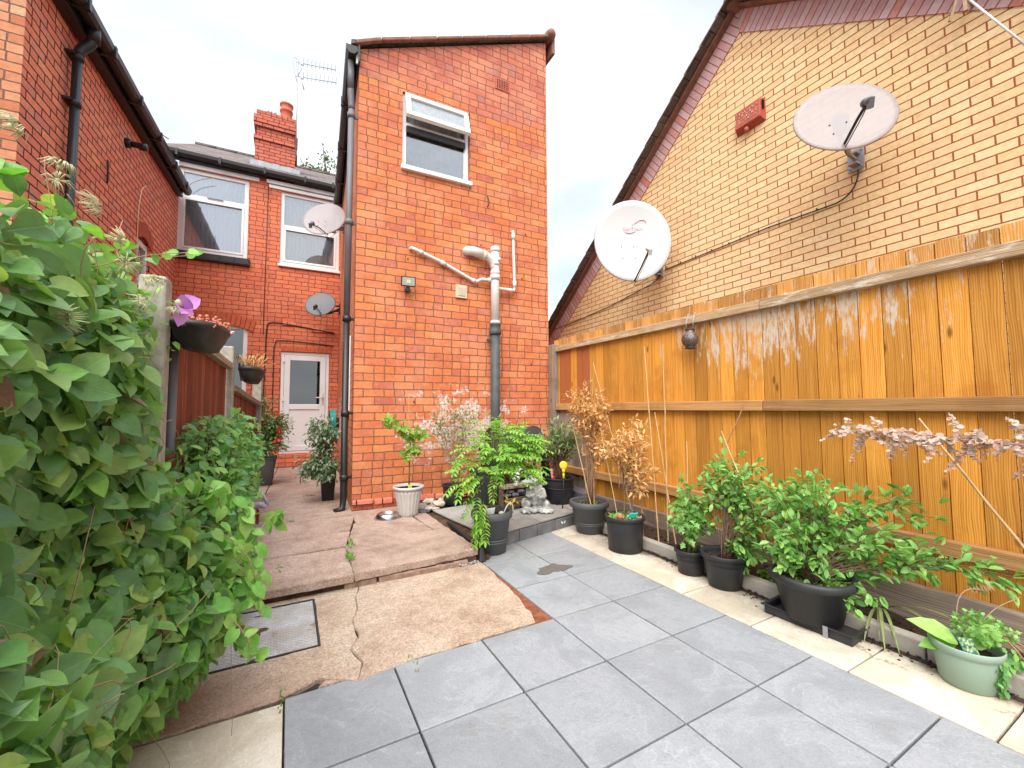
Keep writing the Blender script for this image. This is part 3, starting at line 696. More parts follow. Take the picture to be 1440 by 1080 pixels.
mb = MB(); mb.tube([(2.585, 4.80, 3.56), (2.585, 4.735, 3.555), (2.585, 4.73, 3.50), (2.60, 4.725, 2.80), (2.585, 4.72, 2.745), (2.53, 4.715, 2.745), (2.30, 4.69, 2.74)], .019, 12)
for a, b in (((2.586,4.73,3.52),(2.587,4.73,3.44)), ((2.599,4.725,2.88),(2.60,4.725,2.79)), ((2.56,4.717,2.745),(2.50,4.713,2.745))): mb.tube([a, b], .025, 12)
mb.build('waste_pipe', M['white_pipe'], ext)
mb = MB(); mb.tube([P(1.605, 3.98, 0), P(1.61, 3.86, -.05), P(1.585, 3.80, -.045)], .008, 6)
mb.build('wall_hook', M['dark_metal'], ext)
for q in range(7): mb = MB(); mb.obox(P(rnd.uniform(.2, 2.3), rnd.uniform(.6, 3.6), -.006), dx, nr, UP, .012, .02, .012); mb.build('wall_nail', M['dark_metal'], ext)

# ------------------------------------------------------------------ rear terrace
A = (-1.81, 9.041); B = (.86, 8.98)
ter = thing('terraced_house', (-1.81, 9.04, 0), 'red brick back wall of the terraced house with slate roof, chimney and white back door', 'house')
mb = MB()
uw = lambda x: x+1.81
hs = [(0.0, 1.06, 4.0, 5.52), (uw(-.225), uw(.84), 4.0, 5.45), (uw(-1.75), uw(-.70), 1.25, 2.74), (uw(-.155), uw(.70), .34, 2.305)]
P, dx, nr, L = wall(mb, A, B, 0, 5.62, hs, u0=.05)
mb.build('wall', M['brick_r'], ter)
window(ter, P, nr, dx, .0, 1.06, 4.0, 5.52, .03, fw=.07, transom=5.02, cur='net', vent=(.42, .66, 5.03), sill=.001)
window(ter, P, nr, dx, uw(-.225), uw(.84), 4.0, 5.45, .03, fw=.065, transom=4.76, cur='net', sill=.05)
window(ter, P, nr, dx, uw(-1.75), uw(-.70), 1.25, 2.74, .03, fw=.07, cur=None, glass='glass_dark', sill=.05)
mb = MB(); mb.obox(P(.54, 3.925, -.03), dx, nr, UP, 1.14, .08, .13, .5); 
for i in range(5): mb.obox(P(.09+i*.225, 3.93, -.037), dx, nr, UP, .215, .082, .11, rnd.random())
mb.build('brick_sill', M['blue_brick'], ter, bevel=.006)
# arch over kitchen window and soldier lintel over door
mb = MB()
for i in range(17):
    t = (i-8)/8; u = uw(-1.225)+t*.60; z = 2.86-.10*t*t
    ax = Vector((1, 0, -.24*t)).normalized(); ax = dx*ax.x+UP*ax.z; az = nr.cross(ax)*-1
    mb.obox(P(u, z, -.006), ax, nr, az, .066, .03, .215, rnd.random())
for i in range(12): mb.obox(P(uw(-.15)+.03+i*.073, 2.36, -.003), dx, nr, UP, .062, .02, .105, rnd.random())
mb.build('arch_brickwork', plain('arch_brick', (.52,.12,.05), .85, var=.5, scale=20, bump=.6), ter, bevel=.004)
# door
du0, du1 = uw(-.15), uw(.695); dr = MB()
def bx(mb, u0, u1, z0, z1, k0, k1, mi=0): mb.obox((P(u0, z0, k0)+P(u1, z1, k1))/2, dx, nr, UP, u1-u0, abs(k1-k0), z1-z0, .5, mi)
f = .055
bx(dr, du0, du0+f, .345, 2.30, .02, .09); bx(dr, du1-f, du1, .345, 2.30, .02, .09); bx(dr, du0+f, du1-f, 2.30-f, 2.30, .02, .09); bx(dr, du0+f, du1-f, .345, .39, .02, .09)
DF = dr.build('door_frame', M['upvc'], ter, bevel=.006)
lf = MB(); s = .10; a, b_ = du0+f+.004, du1-f-.004
bx(lf, a, a+s, .395, 2.24, .012, .065); bx(lf, b_-s, b_, .395, 2.24, .012, .065)
bx(lf, a+s, b_-s, 2.24-s, 2.24, .012, .065); bx(lf, a+s, b_-s, .395, .395+s, .012, .065); bx(lf, a+s, b_-s, 1.19, 1.19+s, .012, .065)
bx(lf, a+s, b_-s, .395+s, 1.19, .032, .045)
LF = lf.build('door', M['upvc'], ter, bevel=.006)
g = MB(); bx(g, a+s, b_-s, 1.19+s, 2.24-s, .035, .041); g.build('pane', M['glass_dark'], LF)
h = MB(); hu = b_-.045; bx(h, hu-.015, hu+.015, 1.28, 1.50, .0, .012); h.tube([P(hu, 1.42, 0), P(hu, 1.42, -.045), P(hu-.13, 1.42, -.05)], .011, 8)
h.build('handle', M['white_pipe'], LF)
for z in (.6, 1.35, 2.1): h = MB(); bx(h, du0+.035, du0+.075, z, z+.09, .0, .012); h.build('hinge', M['upvc'], LF)
r_ = MB(); r_.add([P(*q, .6) for q in ((du0-.2, .3), (du1+.2, .3), (du1+.2, 2.5), (du0-.2, 2.5))], [(0,1,2,3)], .5); r_.build('hallway_lining', M['black'], ter)
st = MB(); bx(st, du0-.04, du1+.05, .10, .335, -.07, .10); st.build('door_step', M['brick_r'], ter, bevel=.01)
# eaves: fascia lintels, gutter
mb = MB(); bx(mb, -.0, 1.22, 5.525, 5.60, -.03, .03); bx(mb, 1.38, 2.66, 5.455, 5.52, -.03, .03); bx(mb, 1.34, 2.66, 5.53, 5.60, -.06, -.02); mb.build('fascia', M['upvc'], ter, bevel=.006)
mb = MB(); bx(mb, -.1, 1.33, 5.601, 5.70, -.09, -.03); bx(mb, -.1, 2.66, 5.70, 5.72, -.10, .0)
a0 = P(-.2, 5.69, -.13); a1 = P(2.67, 5.66, -.13)
ps = [[q+nr*x+UP*z for (x, z) in pr_] for q in (a0, a1)]; mb.add(ps[0]+ps[1], [(i, i+1, 7+i+1, 7+i) for i in range(6)], .5)
for u in (.0, .62, 1.32, 2.0, 2.5): mb.obox(P(u, 5.68, -.13), dx, nr, UP, .04, .15, .12, .5)
mb.build('gutter', M['black_pl'], ter, bevel=.004)
mb = MB(); e0 = P(-.6, 5.72, -.09); e1 = P(7.0, 5.72, -.09); rs = (nr*-1*math.cos(R(30.3))+UP*math.sin(R(30.3)))
mb.add([e0, e1, e1+rs*4.85, e0+rs*4.85], [(0,1,2,3)], .5, 0, [[(0,0),(7.6,0),(7.6,4.85),(0,4.85)]])
mb.add([e1+rs*4.85, e0+rs*4.85, e0+rs*4.85-nr*4-UP*2.3, e1+rs*4.85-nr*4-UP*2.3], [(0,1,2,3)], .5)
for i in range(60):
    u = i*.125; mb.obox(e0+dx*u+rs*.03+UP*.008, dx, rs, nr.cross(dx), .115, .2, .016, rnd.random())
mb.build('roof', M['slate'], ter)
mb = MB(); q0 = e0+rs*4.87+UP*.03
for i in range(17): mb.tube([q0-UP*.04+dx*(i*.46), q0-UP*.04+dx*(i*.46+.455)], .07, 10)
mb.build('ridge_tile_row', M['slate'], ter)
# chimney
cx0, cx1, cy0, cy1 = -.77, .0, 10.20, 10.75
mb = MB()
def stack(x0, x1, y0, y1, z0, z1):
    for (a, b) in (((x0,y0),(x1,y0)), ((x1,y0),(x1,y1)), ((x1,y1),(x0,y1)), ((x0,y1),(x0,y0))): wall(mb, a, b, z0, z1, u0=.03)
    mb.add([(x0,y0,z1),(x1,y0,z1),(x1,y1,z1),(x0,y1,z1)], [(0,1,2,3)], .5); mb.add([(x0,y0,z0),(x1,y0,z0),(x1,y1,z0),(x0,y1,z0)], [(3,2,1,0)], .5)
stack(cx0, cx1, cy0, cy1, 6.2, 7.05); stack(cx0-.03, cx1+.03, cy0-.03, cy1+.03, 7.05, 7.13)
stack(cx0+.02, cx1-.02, cy0+.02, cy1-.02, 7.13, 7.35); stack(cx0-.025, cx1+.0, cy0-.025, cy1+.02, 7.35, 7.43); stack(cx0-.04, cx1+.02, cy0-.04, cy1+.03, 7.43, 7.58); stack(cx0+.01, cx1-.0, cy0, cy1, 7.58, 7.72)
CH = mb.build('chimney', M['brick_c'], ter)
mb = MB(); mb.lathe([(.13,0),(.135,.06),(.12,.08),(.12,.27),(.135,.28),(.135,.31),(.12,.32),(.125,.42),(.14,.43),(.14,.46),(.11,.46),(.10,.1)], (-.20, 10.45, 7.70), 24); mb.build('chimney_pot', M['terracotta'], CH)
mb = MB()
for x in (-.56, -.50, -.42): mb.lathe([(.022,0),(.022,.14),(.03,.15),(.02,.2)], (x, 10.4, 7.70), 10)
mb.bar((-.62, 10.38, 7.72), (-.34, 10.38, 7.76), .12, .05); mb.build('flue_terminal', M['galv'], CH)
mb = MB()
for i in range(7): mb.obox((cx0-.04+i*.135+.03, cy0-.012, 6.50+(.012 if i % 2 else 0)), (1,0,0), (0,1,0), UP, .138, .012, .12, rnd.random())
mb.build('lead_flashing', M['lead'], CH)
# wall cables of the terrace
mb = MB()
def wp(x, z, k=-.012): return P(uw(x), z, k)
mb.tube([wp(-.44, 5.5), wp(-.455, 2.6)], .006, 6)
mb.tube(bez(wp(-.43, .8), wp(-.42, 1.6), wp(-.41, 2.2), wp(-.40, 2.70), 4)+bez(wp(-.38, 2.82), wp(-.32, 2.87), wp(-.2, 2.86), wp(.78, 2.72), 6), .011, 6)
mb.tube(bez(wp(-.27, .9), wp(-.27, 1.6), wp(-.27, 2.2), wp(-.27, 2.36), 4)+bez(wp(-.24, 2.50), wp(-.1, 2.53), wp(.3, 2.50), wp(.78, 2.46), 6), .009, 6)
mb.build('wall_cable', M['cable'], ter)
for (xa, za) in ((-.02, 2.84), (.47, 2.76)): mb = MB(); mb.obox(wp(xa, za, -.006), dx, nr, UP, .22, .02, .07); mb.build('air_brick', M['brick_l'], ter)

# ------------------------------------------------------------------ neighbour's wing on the left
nb = thing('neighbour_wing', (-1.9, 4.53, 0), 'dark red brick wing of the neighbouring house along the left side with black gutter', 'house')
A = (-1.80, 9.05); B = (-1.898, 4.53)
mb = MB(); hole = [(1.38, 1.83, 2.9, 3.66)]
P, dx, nr, L = wall(mb, B, A, 0, 5.0, [(L0, L1, a, b) for (L0, L1, a, b) in [(2.66, 3.16, 2.9, 3.62)]], depth=.12, u0=.02)
# note: outward normal must face +x
mb.build('wall', M['brick_l'], nb)
mb = MB(); wall(mb, (-6.2, 4.62), (-1.898, 4.53), 0, 5.0, u0=.11)
E_ = mb.build('end_wall', plain('x', (.5,.2,.1)), nb)
window(nb, P, nr, dx, 2.67, 3.15, 2.9, 3.55, .03, fw=.06, cur=None, glass='glass', sill=.03)
mb = MB()
for i in range(9):
    t = (i-4)/4; u = 2.91+t*.30; z = 3.70-.09*t*t; ax = (dx-UP*.42*t).normalized(); az = ax.cross(nr)*1
    mb.obox(P(u, z, -.002), ax, nr, az, .062, .02, .20, rnd.random())
mb.build('arch_brickwork', plain('arch_brick_dark', (.42,.09,.045), .85, var=.5, scale=20, bump=.6), nb, bevel=.004)
mb = MB(); e0 = Vector((-1.735, 4.40, 4.83)); e1 = Vector((-1.655, 8.92, 5.01)); gd = (e1-e0).normalized(); gs = Vector((gd.y, -gd.x, 0)).normalized(); gu = gs.cross(gd)
ps = [[q+gs*x+gu*z for (x, z) in pr_] for q in (e0, e1)]; mb.add(ps[0]+ps[1], [(i, i+1, 7+i+1, 7+i) for i in range(6)]+[tuple(range(7)), tuple(range(7, 14))], .5)
for t in (.5, 1.1, 1.9, 2.7, 3.5, 4.2): mb.obox(e0+gd*t, gd, gs, gu, .045, .148, .118, .5)
mb.obox((e0+e1)/2-gs*.105-gu*.03, gd, gs, gu, 4.52, .09, .14, .5)
mb.build('gutter', M['black_pl'], nb, bevel=.003)
mb = MB(); r0 = e0-gs*.02+gu*.055-gd*.06; r1 = e1-gs*.02+gu*.055; rr = (-gs*math.cos(R(32))+UP*math.sin(R(32)))
mb.add([r0, r1, r1+rr*5, r0+rr*5], [(3,2,1,0)], .5, 0, [[(0,5),(4.5,5),(4.5,0),(0,0)]])
for i in range(30): mb.obox(r0+gd*(i*.152+.07)+gu*.004, gd, rr, gd.cross(rr), .142, .10, .018, rnd.random())
mb.build('roof', M['slate'], nb)
mb = MB(); dp = Vector((-1.80, 5.17, 0))
mb.tube(bez((-1.72, 5.19, 4.80), (-1.72, 5.19, 4.60), (-1.80, 5.17, 4.66), (-1.815, 5.17, 4.50)), .043, 12)
mb.tube([(-1.72, 5.19, 4.84), (-1.72, 5.19, 4.70)], .05, 12)
mb.tube([(-1.815, 5.17, 4.52), (-1.815, 5.17, .05)], .036, 12)
for z in (4.50, 4.05, 2.4, 1.0): mb.tube([(-1.815, 5.17, z-.035), (-1.815, 5.17, z+.035)], .045, 12); mb.obox((-1.85, 5.17, z), (1,0,0), (0,1,0), UP, .06, .15, .02)
mb.build('downpipe', M['black_pl'], nb)
mb = MB(); v0 = Vector((-1.853, 6.60, 4.50)); mb.tube([v0, v0+Vector((.04,0,-.0)), v0+Vector((.06,0,0))], [.06,.055,.045], 16); mb.tube([v0+Vector((.05,0,0)), v0+Vector((.20,-.01,-.01))], .036, 14); mb.tube([v0+Vector((.14,0,-.01)), v0+Vector((.21,-.01,-.012))], .043, 14)
mb.build('overflow_pipe', M['black_pl'], nb)
mb = MB(); mb.lathe([(.0,0),(.095,0),(.085,.006),(.05,.008)], v0-Vector((.006,0,0)), 18, axis=(1,0,0)); mb.build('mortar_ring', plain('fresh_mortar', (.48,.36,.30), .9, var=.3), nb)
mb = MB(); mb.tube([(-1.845, 6.05, 3.98), (-1.835, 6.06, 3.97), (-1.835, 6.06, 3.72)], .009, 6); mb.build('wall_bracket', M['dark_metal'], nb)
mb = MB(); mb.tube(bez((-1.60, 8.3, 4.9), (-1.55, 8.5, 4.75), (-1.62, 8.7, 4.85), (-1.70, 8.85, 4.98))+bez((-1.7,8.9,5.05),(-1.6,8.95,5.25),(-1.5,8.95,5.3),(-1.3,8.93,5.38)), .006, 6)
mb.build('loose_cable', M['stemd'], nb)
mb = MB(); mb.tube([(-1.70, 7.0, 4.98), (-1.58, 7.25, 5.02)], .007, 6); mb.build('loose_cable', M['stemd'], nb)
mb = MB(); mb.add([(-6.2,4.7,4.98), (-1.93,4.6,4.98), (-1.85,9,4.98), (-6.2,9,4.98)], [(0,1,2,3)], .5); mb.build('ceiling_deck', M['black'], nb)
# left wing's end wall uses a lighter face brick
M['brick_e'] = brick('orange_buff_brick', .228, .078, [(.56,.22,.11),(.60,.28,.15),(.48,.16,.08),(.58,.35,.20),(.52,.18,.09)], (.20,.11,.08), mt=.009, split=.2, wob=.004)
E_.data.materials.clear(); E_.data.materials.append(M['brick_e'])

# ------------------------------------------------------------------ yellow gable
gb = thing('yellow_brick_house', (4.6, 2.8, 0), 'yellow brick gable wall with red mortar and pink brick verge behind the wooden fence', 'house')
gx = lambda y: 4.6+.0226*y
ap = (2.83, 5.98); lf_ = (7.45, 2.40); rt_ = (-2.4, 2.02)
mb = MB()
def gp(y, z, k=0.): return Vector((gx(y)-k, y, z))
poly = [(-2.4, 0), (7.6, 0), (7.6, 2.5), ap, (-2.4, 2.3)]
poly = [(7.45, 0), (-2.4, 0), (-2.4, rt_[1]-.02), (ap[0], ap[1]-.02), (7.45, 2.38)]
mb.add([gp(*q) for q in poly], [(0,1,2,3,4)], .5, 0, [[(-q[0], q[1]) for q in poly]])
mb.build('wall', M['brick_y'], gb)
# verge band of brick on edge
mb = MB()
def band(p, q, w, k, m_, nm, th=.02):
    p = Vector(p); q = Vector(q); t = (q-p); Ls = t.length; t.normalize(); nn = Vector((-t.y, t.x));
    if nn.y > 0: nn = -nn
    # bottom ends cut plumb at the apex
    return p, q, t, nn, Ls
for (p, q) in ((lf_, ap), (rt_, ap)):
    p, q, t, nn, Ls = band(p, q, .3, 0, None, '')
    w = .235
    # apex mitre: plumb cut
    drop = w/abs(nn.y)
    vs = [gp(p.x, p.y, .012), gp(q.x, q.y, .012), gp(q.x, q.y-drop, .012), gp(p.x, p.y-drop, .012)]
    vsb = [v+Vector((.03, 0, 0)) for v in vs]
    sl = t.y/t.x
    # brick on edge: courses run across the band
    dl = drop*t.y*(1 if True else 0)
    u = [(.1, 0), (.1, Ls), (.1+w, Ls-drop*t.y), (.1+w, -drop*t.y)]
    mb.add(vs+vsb, [(0,1,2,3), (3,2,6,7), (0,3,7,4), (4,5,1,0)], .5, 0, [u, [(0,0),(0,Ls),(.03,Ls),(.03,0)], [(0,0)]*4, [(0,0)]*4])
mb.build('verge_band', M['verge'], gb)
mb = MB()
for (p, q) in ((lf_, ap), (rt_, ap)):
    p, q, t, nn, Ls = band(p, q, .3, 0, None, '')
    o = -nn
    a = gp(p.x, p.y, 0); b = gp(q.x, q.y, 0); ax = (b-a).normalized(); az = Vector((0, o.x, o.y)); ay = az.cross(ax)
    mb.obox((a+b)/2+az*.012-Vector((.03,0,0)), ax, ay, az, Ls, .14, .028, .4)
mb.build('verge_mortar', M['ridge'], gb, bevel=.004)
mb = MB(); n_t = 0
for (p, q) in ((lf_, ap), (rt_, ap)):
    p, q, t, nn, Ls = band(p, q, .3, 0, None, ''); o = -nn
    a = gp(p.x, p.y, 0); b = gp(q.x, q.y, 0); ax = (b-a).normalized(); az = Vector((0, o.x, o.y)); ay = az.cross(ax)
    k = 0
    while k*.30 < Ls:
        c = a+ax*(k*.30+.16)+az*.042-Vector((.12,0,0)); tilt = (ax*math.cos(.05)-az*math.sin(.05)); tz = (az*math.cos(.05)+ax*math.sin(.05))
        mb.obox(c+Vector((.9,0,0)), tilt, ay, tz,   .335, 2.0, .018, rnd.random()); k += 1
    mb.obox((a+b)/2+az*.024+Vector((2,0,0)), ax, ay, az, Ls, 4.0, .02, .4)
mb.build('roof', M['slate'], gb, bevel=.004)
mb = MB(); mb.tube([gp(ap[0], ap[1]+.06, .16), gp(ap[0], ap[1]+.06, -4)], .10, 12); mb.build('ridge_end', M['ridge'], gb)
# thin cable clipped to the gable and dish leads
mb = MB()
pts = bez(gp(1.752, 3.50, .02), gp(1.70, 3.30, .02), gp(1.80, 3.14, .02), gp(2.0, 3.17, .012))+[gp(2.59, 3.19, .012), gp(3.3, 3.17, .012), gp(4.05, 3.16, .012)]
mb.tube(pts, .0065, 6)
mb.tube(bez(gp(4.12, 3.12, .03), gp(4.2, 2.98, .03), gp(4.4, 3.02, .012), gp(4.6, 2.98, .012))+[gp(5.2, 2.90, .012), gp(6.0, 2.84, .012), gp(7.0, 2.79, .012)], .0065, 6)
mb.build('wall_cable', M['cable'], gb)
mb = MB()
for i in range(9): mb.tube([gp(2.1+i*.24, 3.187, .0), gp(2.1+i*.24, 3.187, .02)], .007, 6)
mb.build('cable_clips', M['cable'], gb)

# ------------------------------------------------------------------ ground and paving
mb = MB(); mb.add([(-60,-60,-.035),(60,-60,-.035),(60,60,-.035),(-60,60,-.035)], [(0,1,2,3)], .5); struct('ground', mb, M['earth'])
mb = MB(); mb.add([(-1.2,-1.6,-.022),(2.69,-1.6,-.022),(2.69,3.75,-.022),(-1.2,3.75,-.022)], [(0,1,2,3)], .5); struct('paving_bed', mb, M['joint'])
x0, y0, ts = .011, 2.028, .4487
def tile(mb, xa, xb, ya, yb, z=0., th=.02, dz=.0015):
    t = [z+rnd.uniform(-dz, dz) for _ in range(4)]
    g = .0035+rnd.random()*.001
    v = [(xa+g,ya+g,z-th),(xb-g,ya+g,z-th),(xb-g,yb-g,z-th),(xa+g,yb-g,z-th),(xa+g,ya+g,t[0]),(xb-g,ya+g,t[1]),(xb-g,yb-g,t[2]),(xa+g,yb-g,t[3])]
    mb.hexa(v, rnd.random())
mb = MB()
for i in range(0, 5):
    for j in range(-8, 4):
        if j >= 0 and i < 3: continue
        ya, yb = y0+j*ts, y0+(j+1)*ts
        if i >= 3 and j == 3: yb = y0+3.45*ts
        tile(mb, x0+i*ts, x0+(i+1)*ts, ya, yb)
struct('grey_paving', mb, M['pav_grey'], bevel=.0035)
mb = MB()
for j in range(-8, 4): tile(mb, x0+5*ts, 2.64, y0+j*ts-.14, y0+(j+1)*ts-.14 if j < 3 else 3.52)
for j in range(-8, 0): tile(mb, x0-ts*1.15, x0, y0+j*ts-.03, y0+(j+1)*ts-.03)
struct('cream_paving', mb, M['pav_cream'], bevel=.004)
# exposed concrete pad, split by a crack, with a gap of earth at its right
def slab_poly(mb, pts, z, th, jit=.006, sub=.05, rn=None):
    """polygon slab with irregular chipped rim"""
    out = []
    for i in range(len(pts)):
        a = Vector((*pts[i], 0)); b = Vector((*pts[(i+1) % len(pts)], 0)); n = max(1, int((b-a).length/sub)); t = (b-a).normalized(); q = Vector((-t.y, t.x, 0))
        for k in range(n):
            j = jit*rnd.uniform(-1, 1)*(1 if k else .2)*(3 if rnd.random() < .06 else 1)
            out.append(a+(b-a)*k/n+q*j)
    n = len(out); c = sum(out, Vector())/n
    top = [v+Vector((0,0,z)) for v in out]; edge = [v+(v-c).normalized()*.005+Vector((0,0,z-.008)) for v in out]; low = [v+Vector((rnd.uniform(-.004,.004),rnd.uniform(-.004,.004),z-th)) for v in out]
    mb.add(top+edge+low, [tuple(range(n))]+[(i, n+i, n+(i+1)%n, (i+1)%n) for i in range(n)]+[(n+i, 2*n+i, 2*n+(i+1)%n, n+(i+1)%n) for i in range(n)], rn)
mb = MB(); ck = [(.30, 1.99), (.335, 2.12), (.30, 2.26), (.35, 2.36), (.345, 2.55), (.39, 2.68), (.40, 2.82), (.43, 2.93), (.45, 3.06)]
L_ = ck; 
slab_poly(mb, [(c[0]+.005, c[1]) for c in ck[::-1]]+[(.62, 2.045), (1.245, 2.05), (1.30, 2.30), (1.325, 2.60), (1.345, 2.93), (1.35, 3.06)], .004, .04, .006, .05, .5)
slab_poly(mb, [(c[0]-.006, c[1]) for c in ck]+[(-.6, 3.06), (-.6, 2.95), (.172, 2.945), (.172, 2.36), (-.36, 2.36), (-.75, 2.36), (-.75, 2.0), (-.02, 2.03), (.14, 2.10)], .004, .04, .005, .05, .8)
struct('concrete_pad', mb, M['pad'])
mb = MB(); slab_poly(mb, [(.145, 2.038), (.30, 2.042), (.31, 2.10), (.20, 2.09)], .0, .03, .002, .05, .1); slab_poly(mb, [(.34, 2.04), (.61, 2.042), (.60, 2.075), (.345, 2.11)], .0, .03, .002, .05, .1)
struct('mortar_fill', mb, M['slab'])
mb = MB(); mb.add([(1.24,2.03,-.012),(1.362,2.03,-.012),(1.362,3.05,-.012),(1.32,3.05,-.012)], [(0,1,2,3)], .5); struct('dirt_gap', mb, plain('red_earth', (.22,.07,.03), .95, var=.8, scale=30, bump=1.))
# damp patch of mud on the paving
def splat(mb, c, rx, ry, z, seed, n=30):
    r2 = random.Random(seed); ph = [r2.uniform(0, 6.28) for _ in range(5)]
    pts = []
    for k in range(n):
        t = 6.283*k/n; q = 1+.22*math.sin(2*t+ph[0])+.18*math.sin(3*t+ph[1])+.14*math.sin(5*t+ph[2])+.08*math.sin(9*t+ph[3])
        pts.append(Vector((c[0]+rx*q*math.cos(t), c[1]+ry*q*math.sin(t), z)))
    mb.add(pts, [tuple(range(n))], .5)
mb = MB(); splat(mb, (1.765, 2.63), .115, .085, .0035, 3); mb.sv = 0
struct('damp_mud_patch', mb, plain('damp_mud', (.13,.115,.10), .6, var=.3, scale=30, bump=.5))
# path of slabs (raised platform)
mb = MB(); zp = .10
slab_poly(mb, [(-.62, 2.985), (.405, 2.985), (.42, 3.57), (-.62, 3.60)], zp, .055, .005)
slab_poly(mb, [(.415, 2.985), (1.335, 3.05), (1.31, 3.70), (.43, 3.60)], zp+.004, .055, .006)
slab_poly(mb, [(.44, 3.61), (1.17, 3.70), (1.13, 4.27), (.575, 4.27)], zp, .055, .004)
slab_poly(mb, [(1.185, 3.71), (1.305, 3.71), (1.30, 4.25), (1.15, 4.26)], zp+.003, .055, .004)
ys = [3.61, 4.02, 4.60, 5.20, 5.86, 6.45, 7.1, 7.8, 8.4, 9.0]
for a, b in zip(ys[:-1], ys[1:]):
    xl = lambda y: -.325+(y-3.6)*.032
    xr = lambda y: (.43+(y-3.6)*.19) if y < 4.7 else .62+(y-4.8)*.056
    slab_poly(mb, [(xl(a)+.007, a+.008), (xr(a)-.003, a+.010), (xr(b)-.003, b-.004), (xl(b)+.007, b-.006)], zp+rnd.uniform(-.003,.003), .055, .003)
    slab_poly(mb, [(xl(a)-.42, a+.004), (xl(a)-.008, a+.004), (xl(b)-.008, b-.004), (xl(b)-.42, b-.004)], zp+rnd.uniform(-.004,.004), .055, .004)
slab_poly(mb, [(.60, 4.278), (1.3, 4.27), (1.34, 4.80), (.62, 4.80)], zp-.006, .05, .006)
struct('slab_path', mb, M['slab'])
mb = MB(); mb.box((-.75, 3.02, -.03), (1.31, 9.04, zp-.057)); struct('path_base', mb, M['earth'])
mb = MB()
for i in range(8):
    if i in (2, 3): continue
    mb.box((-.55+i*.225, 3.0, -.01), (-.55+i*.225+.21, 3.09, zp-.058), rnd.random())
for x in (.70, .86, 1.0): mb.box((x, 2.995, -.005), (x+.13, 3.06, zp-.058), rnd.random())
struct('step_footing', mb, plain('dirty_brick', (.30,.19,.14), .95, var=.7, scale=25, bump=1., dirt=.6), bevel=.008)
mb = MB()
for i in range(40):
    mb.sphere((rnd.uniform(1.05, 1.33), rnd.uniform(2.99, 3.03), rnd.uniform(-.0, .02)), rnd.uniform(.007, .016), 6, 4, sc=(1, 1, .7))
props(mb.build('gravel', M['rock']), 'loose pebbles under the front edge of the path slabs', 'gravel', kind='stuff')
# grey tiled platform by the extension wall
zq = .12; pol = [(1.36, 4.30), (1.36, 3.88), (1.475, 3.44), (1.62, 3.255), (2.64, 3.505), (3.12, 3.60), (3.14, 4.745), (1.36, 4.78)]
mb = MB(); slab_poly(mb, [(1.375, 4.32), (1.50, 3.44), (1.93, 3.54), (1.90, 4.40)], zq, .02, .001, .2, .7)
slab_poly(mb, [(1.94, 3.545), (2.30, 3.63), (2.30, 4.35), (1.91, 4.40)], zq, .02, .001, .2, .3); slab_poly(mb, [(2.31, 3.63), (2.66, 3.71), (2.64, 4.40), (2.31, 4.35)], zq-.002, .02, .002, .2, .9)
slab_poly(mb, [(1.62, 3.275), (2.12, 3.395), (2.11, 3.58), (1.60, 3.46)], zq, .02, .002, .2, .5); slab_poly(mb, [(2.13, 3.398), (2.64, 3.52), (2.63, 3.70), (2.12, 3.58)], zq+.001, .02, .002, .2, .4); slab_poly(mb, [(2.67, 3.53), (3.13, 3.64), (3.13, 4.74), (2.66, 4.72)], zq-.001, .02, .002, .2, .5)
struct('tiled_platform', mb, plain('platform_tile', (.36,.335,.31), .6, var=.35, scale=7, bump=.4, dirt=.45))
mb = MB(); mb.hexa([(1.64,3.275,-.03),(3.13,3.65,-.03),(3.14,4.75,-.03),(1.37,4.78,-.03),(1.64,3.275,zq-.022),(3.13,3.65,zq-.022),(3.14,4.75,zq-.022),(1.37,4.78,zq-.022)]); struct('platform_base', mb, M['soil'])
mb = MB(); mb.add([(1.33,3.06,.0),(1.42,3.03,.0),(1.64,3.27,.03),(1.53,3.42,.085),(1.40,4.34,.095),(1.28,4.34,.085),(1.32,3.3,.065)], [(0,1,2,3,4,5,6)], .5); struct('soil_wedge', mb, M['earth'])
mb = MB(); dd = Vector((1.02, .25, 0)).normalized(); nn = Vector((dd.y, -dd.x, 0)); s0 = Vector((1.62, 3.262, 0))
for i, (a, b) in enumerate(((0, .24), (.245, .47), (.475, .72), (.725, .94), (.945, 1.15))): mb.obox(s0+dd*(a+b)/2+UP*.047+nn*.004, dd, nn, UP, b-a-.005, .018, .102, rnd.random())
struct('platform_riser', mb, plain('slate_riser', (.16,.16,.165), .6, var=.6, scale=9, bump=.5, dirt=.5), bevel=.002)
mb = MB(); tx = s0+dd*.84+UP*.055+nn*.0145
for sx_ in (-1, 1): mb.add([tx, tx+dd*sx_*.03+UP*.022, tx+dd*sx_*.034+UP*.004, tx+dd*sx_*.016-UP*.012], [(0,1,2,3) if sx_ > 0 else (3,2,1,0)], .5)
struct('painted_butterfly', mb, M['white_lbl'])
mb = MB(); mb.hexa([(1.33,3.0,0),(1.39,3.0,0),(1.44,3.9,0),(1.38,3.9,0),(1.35,3.03,.105),(1.38,3.03,.105),(1.41,3.9,.105),(1.38,3.9,.105)]); struct('black_edging', mb, M['pot_b'], bevel=.01)
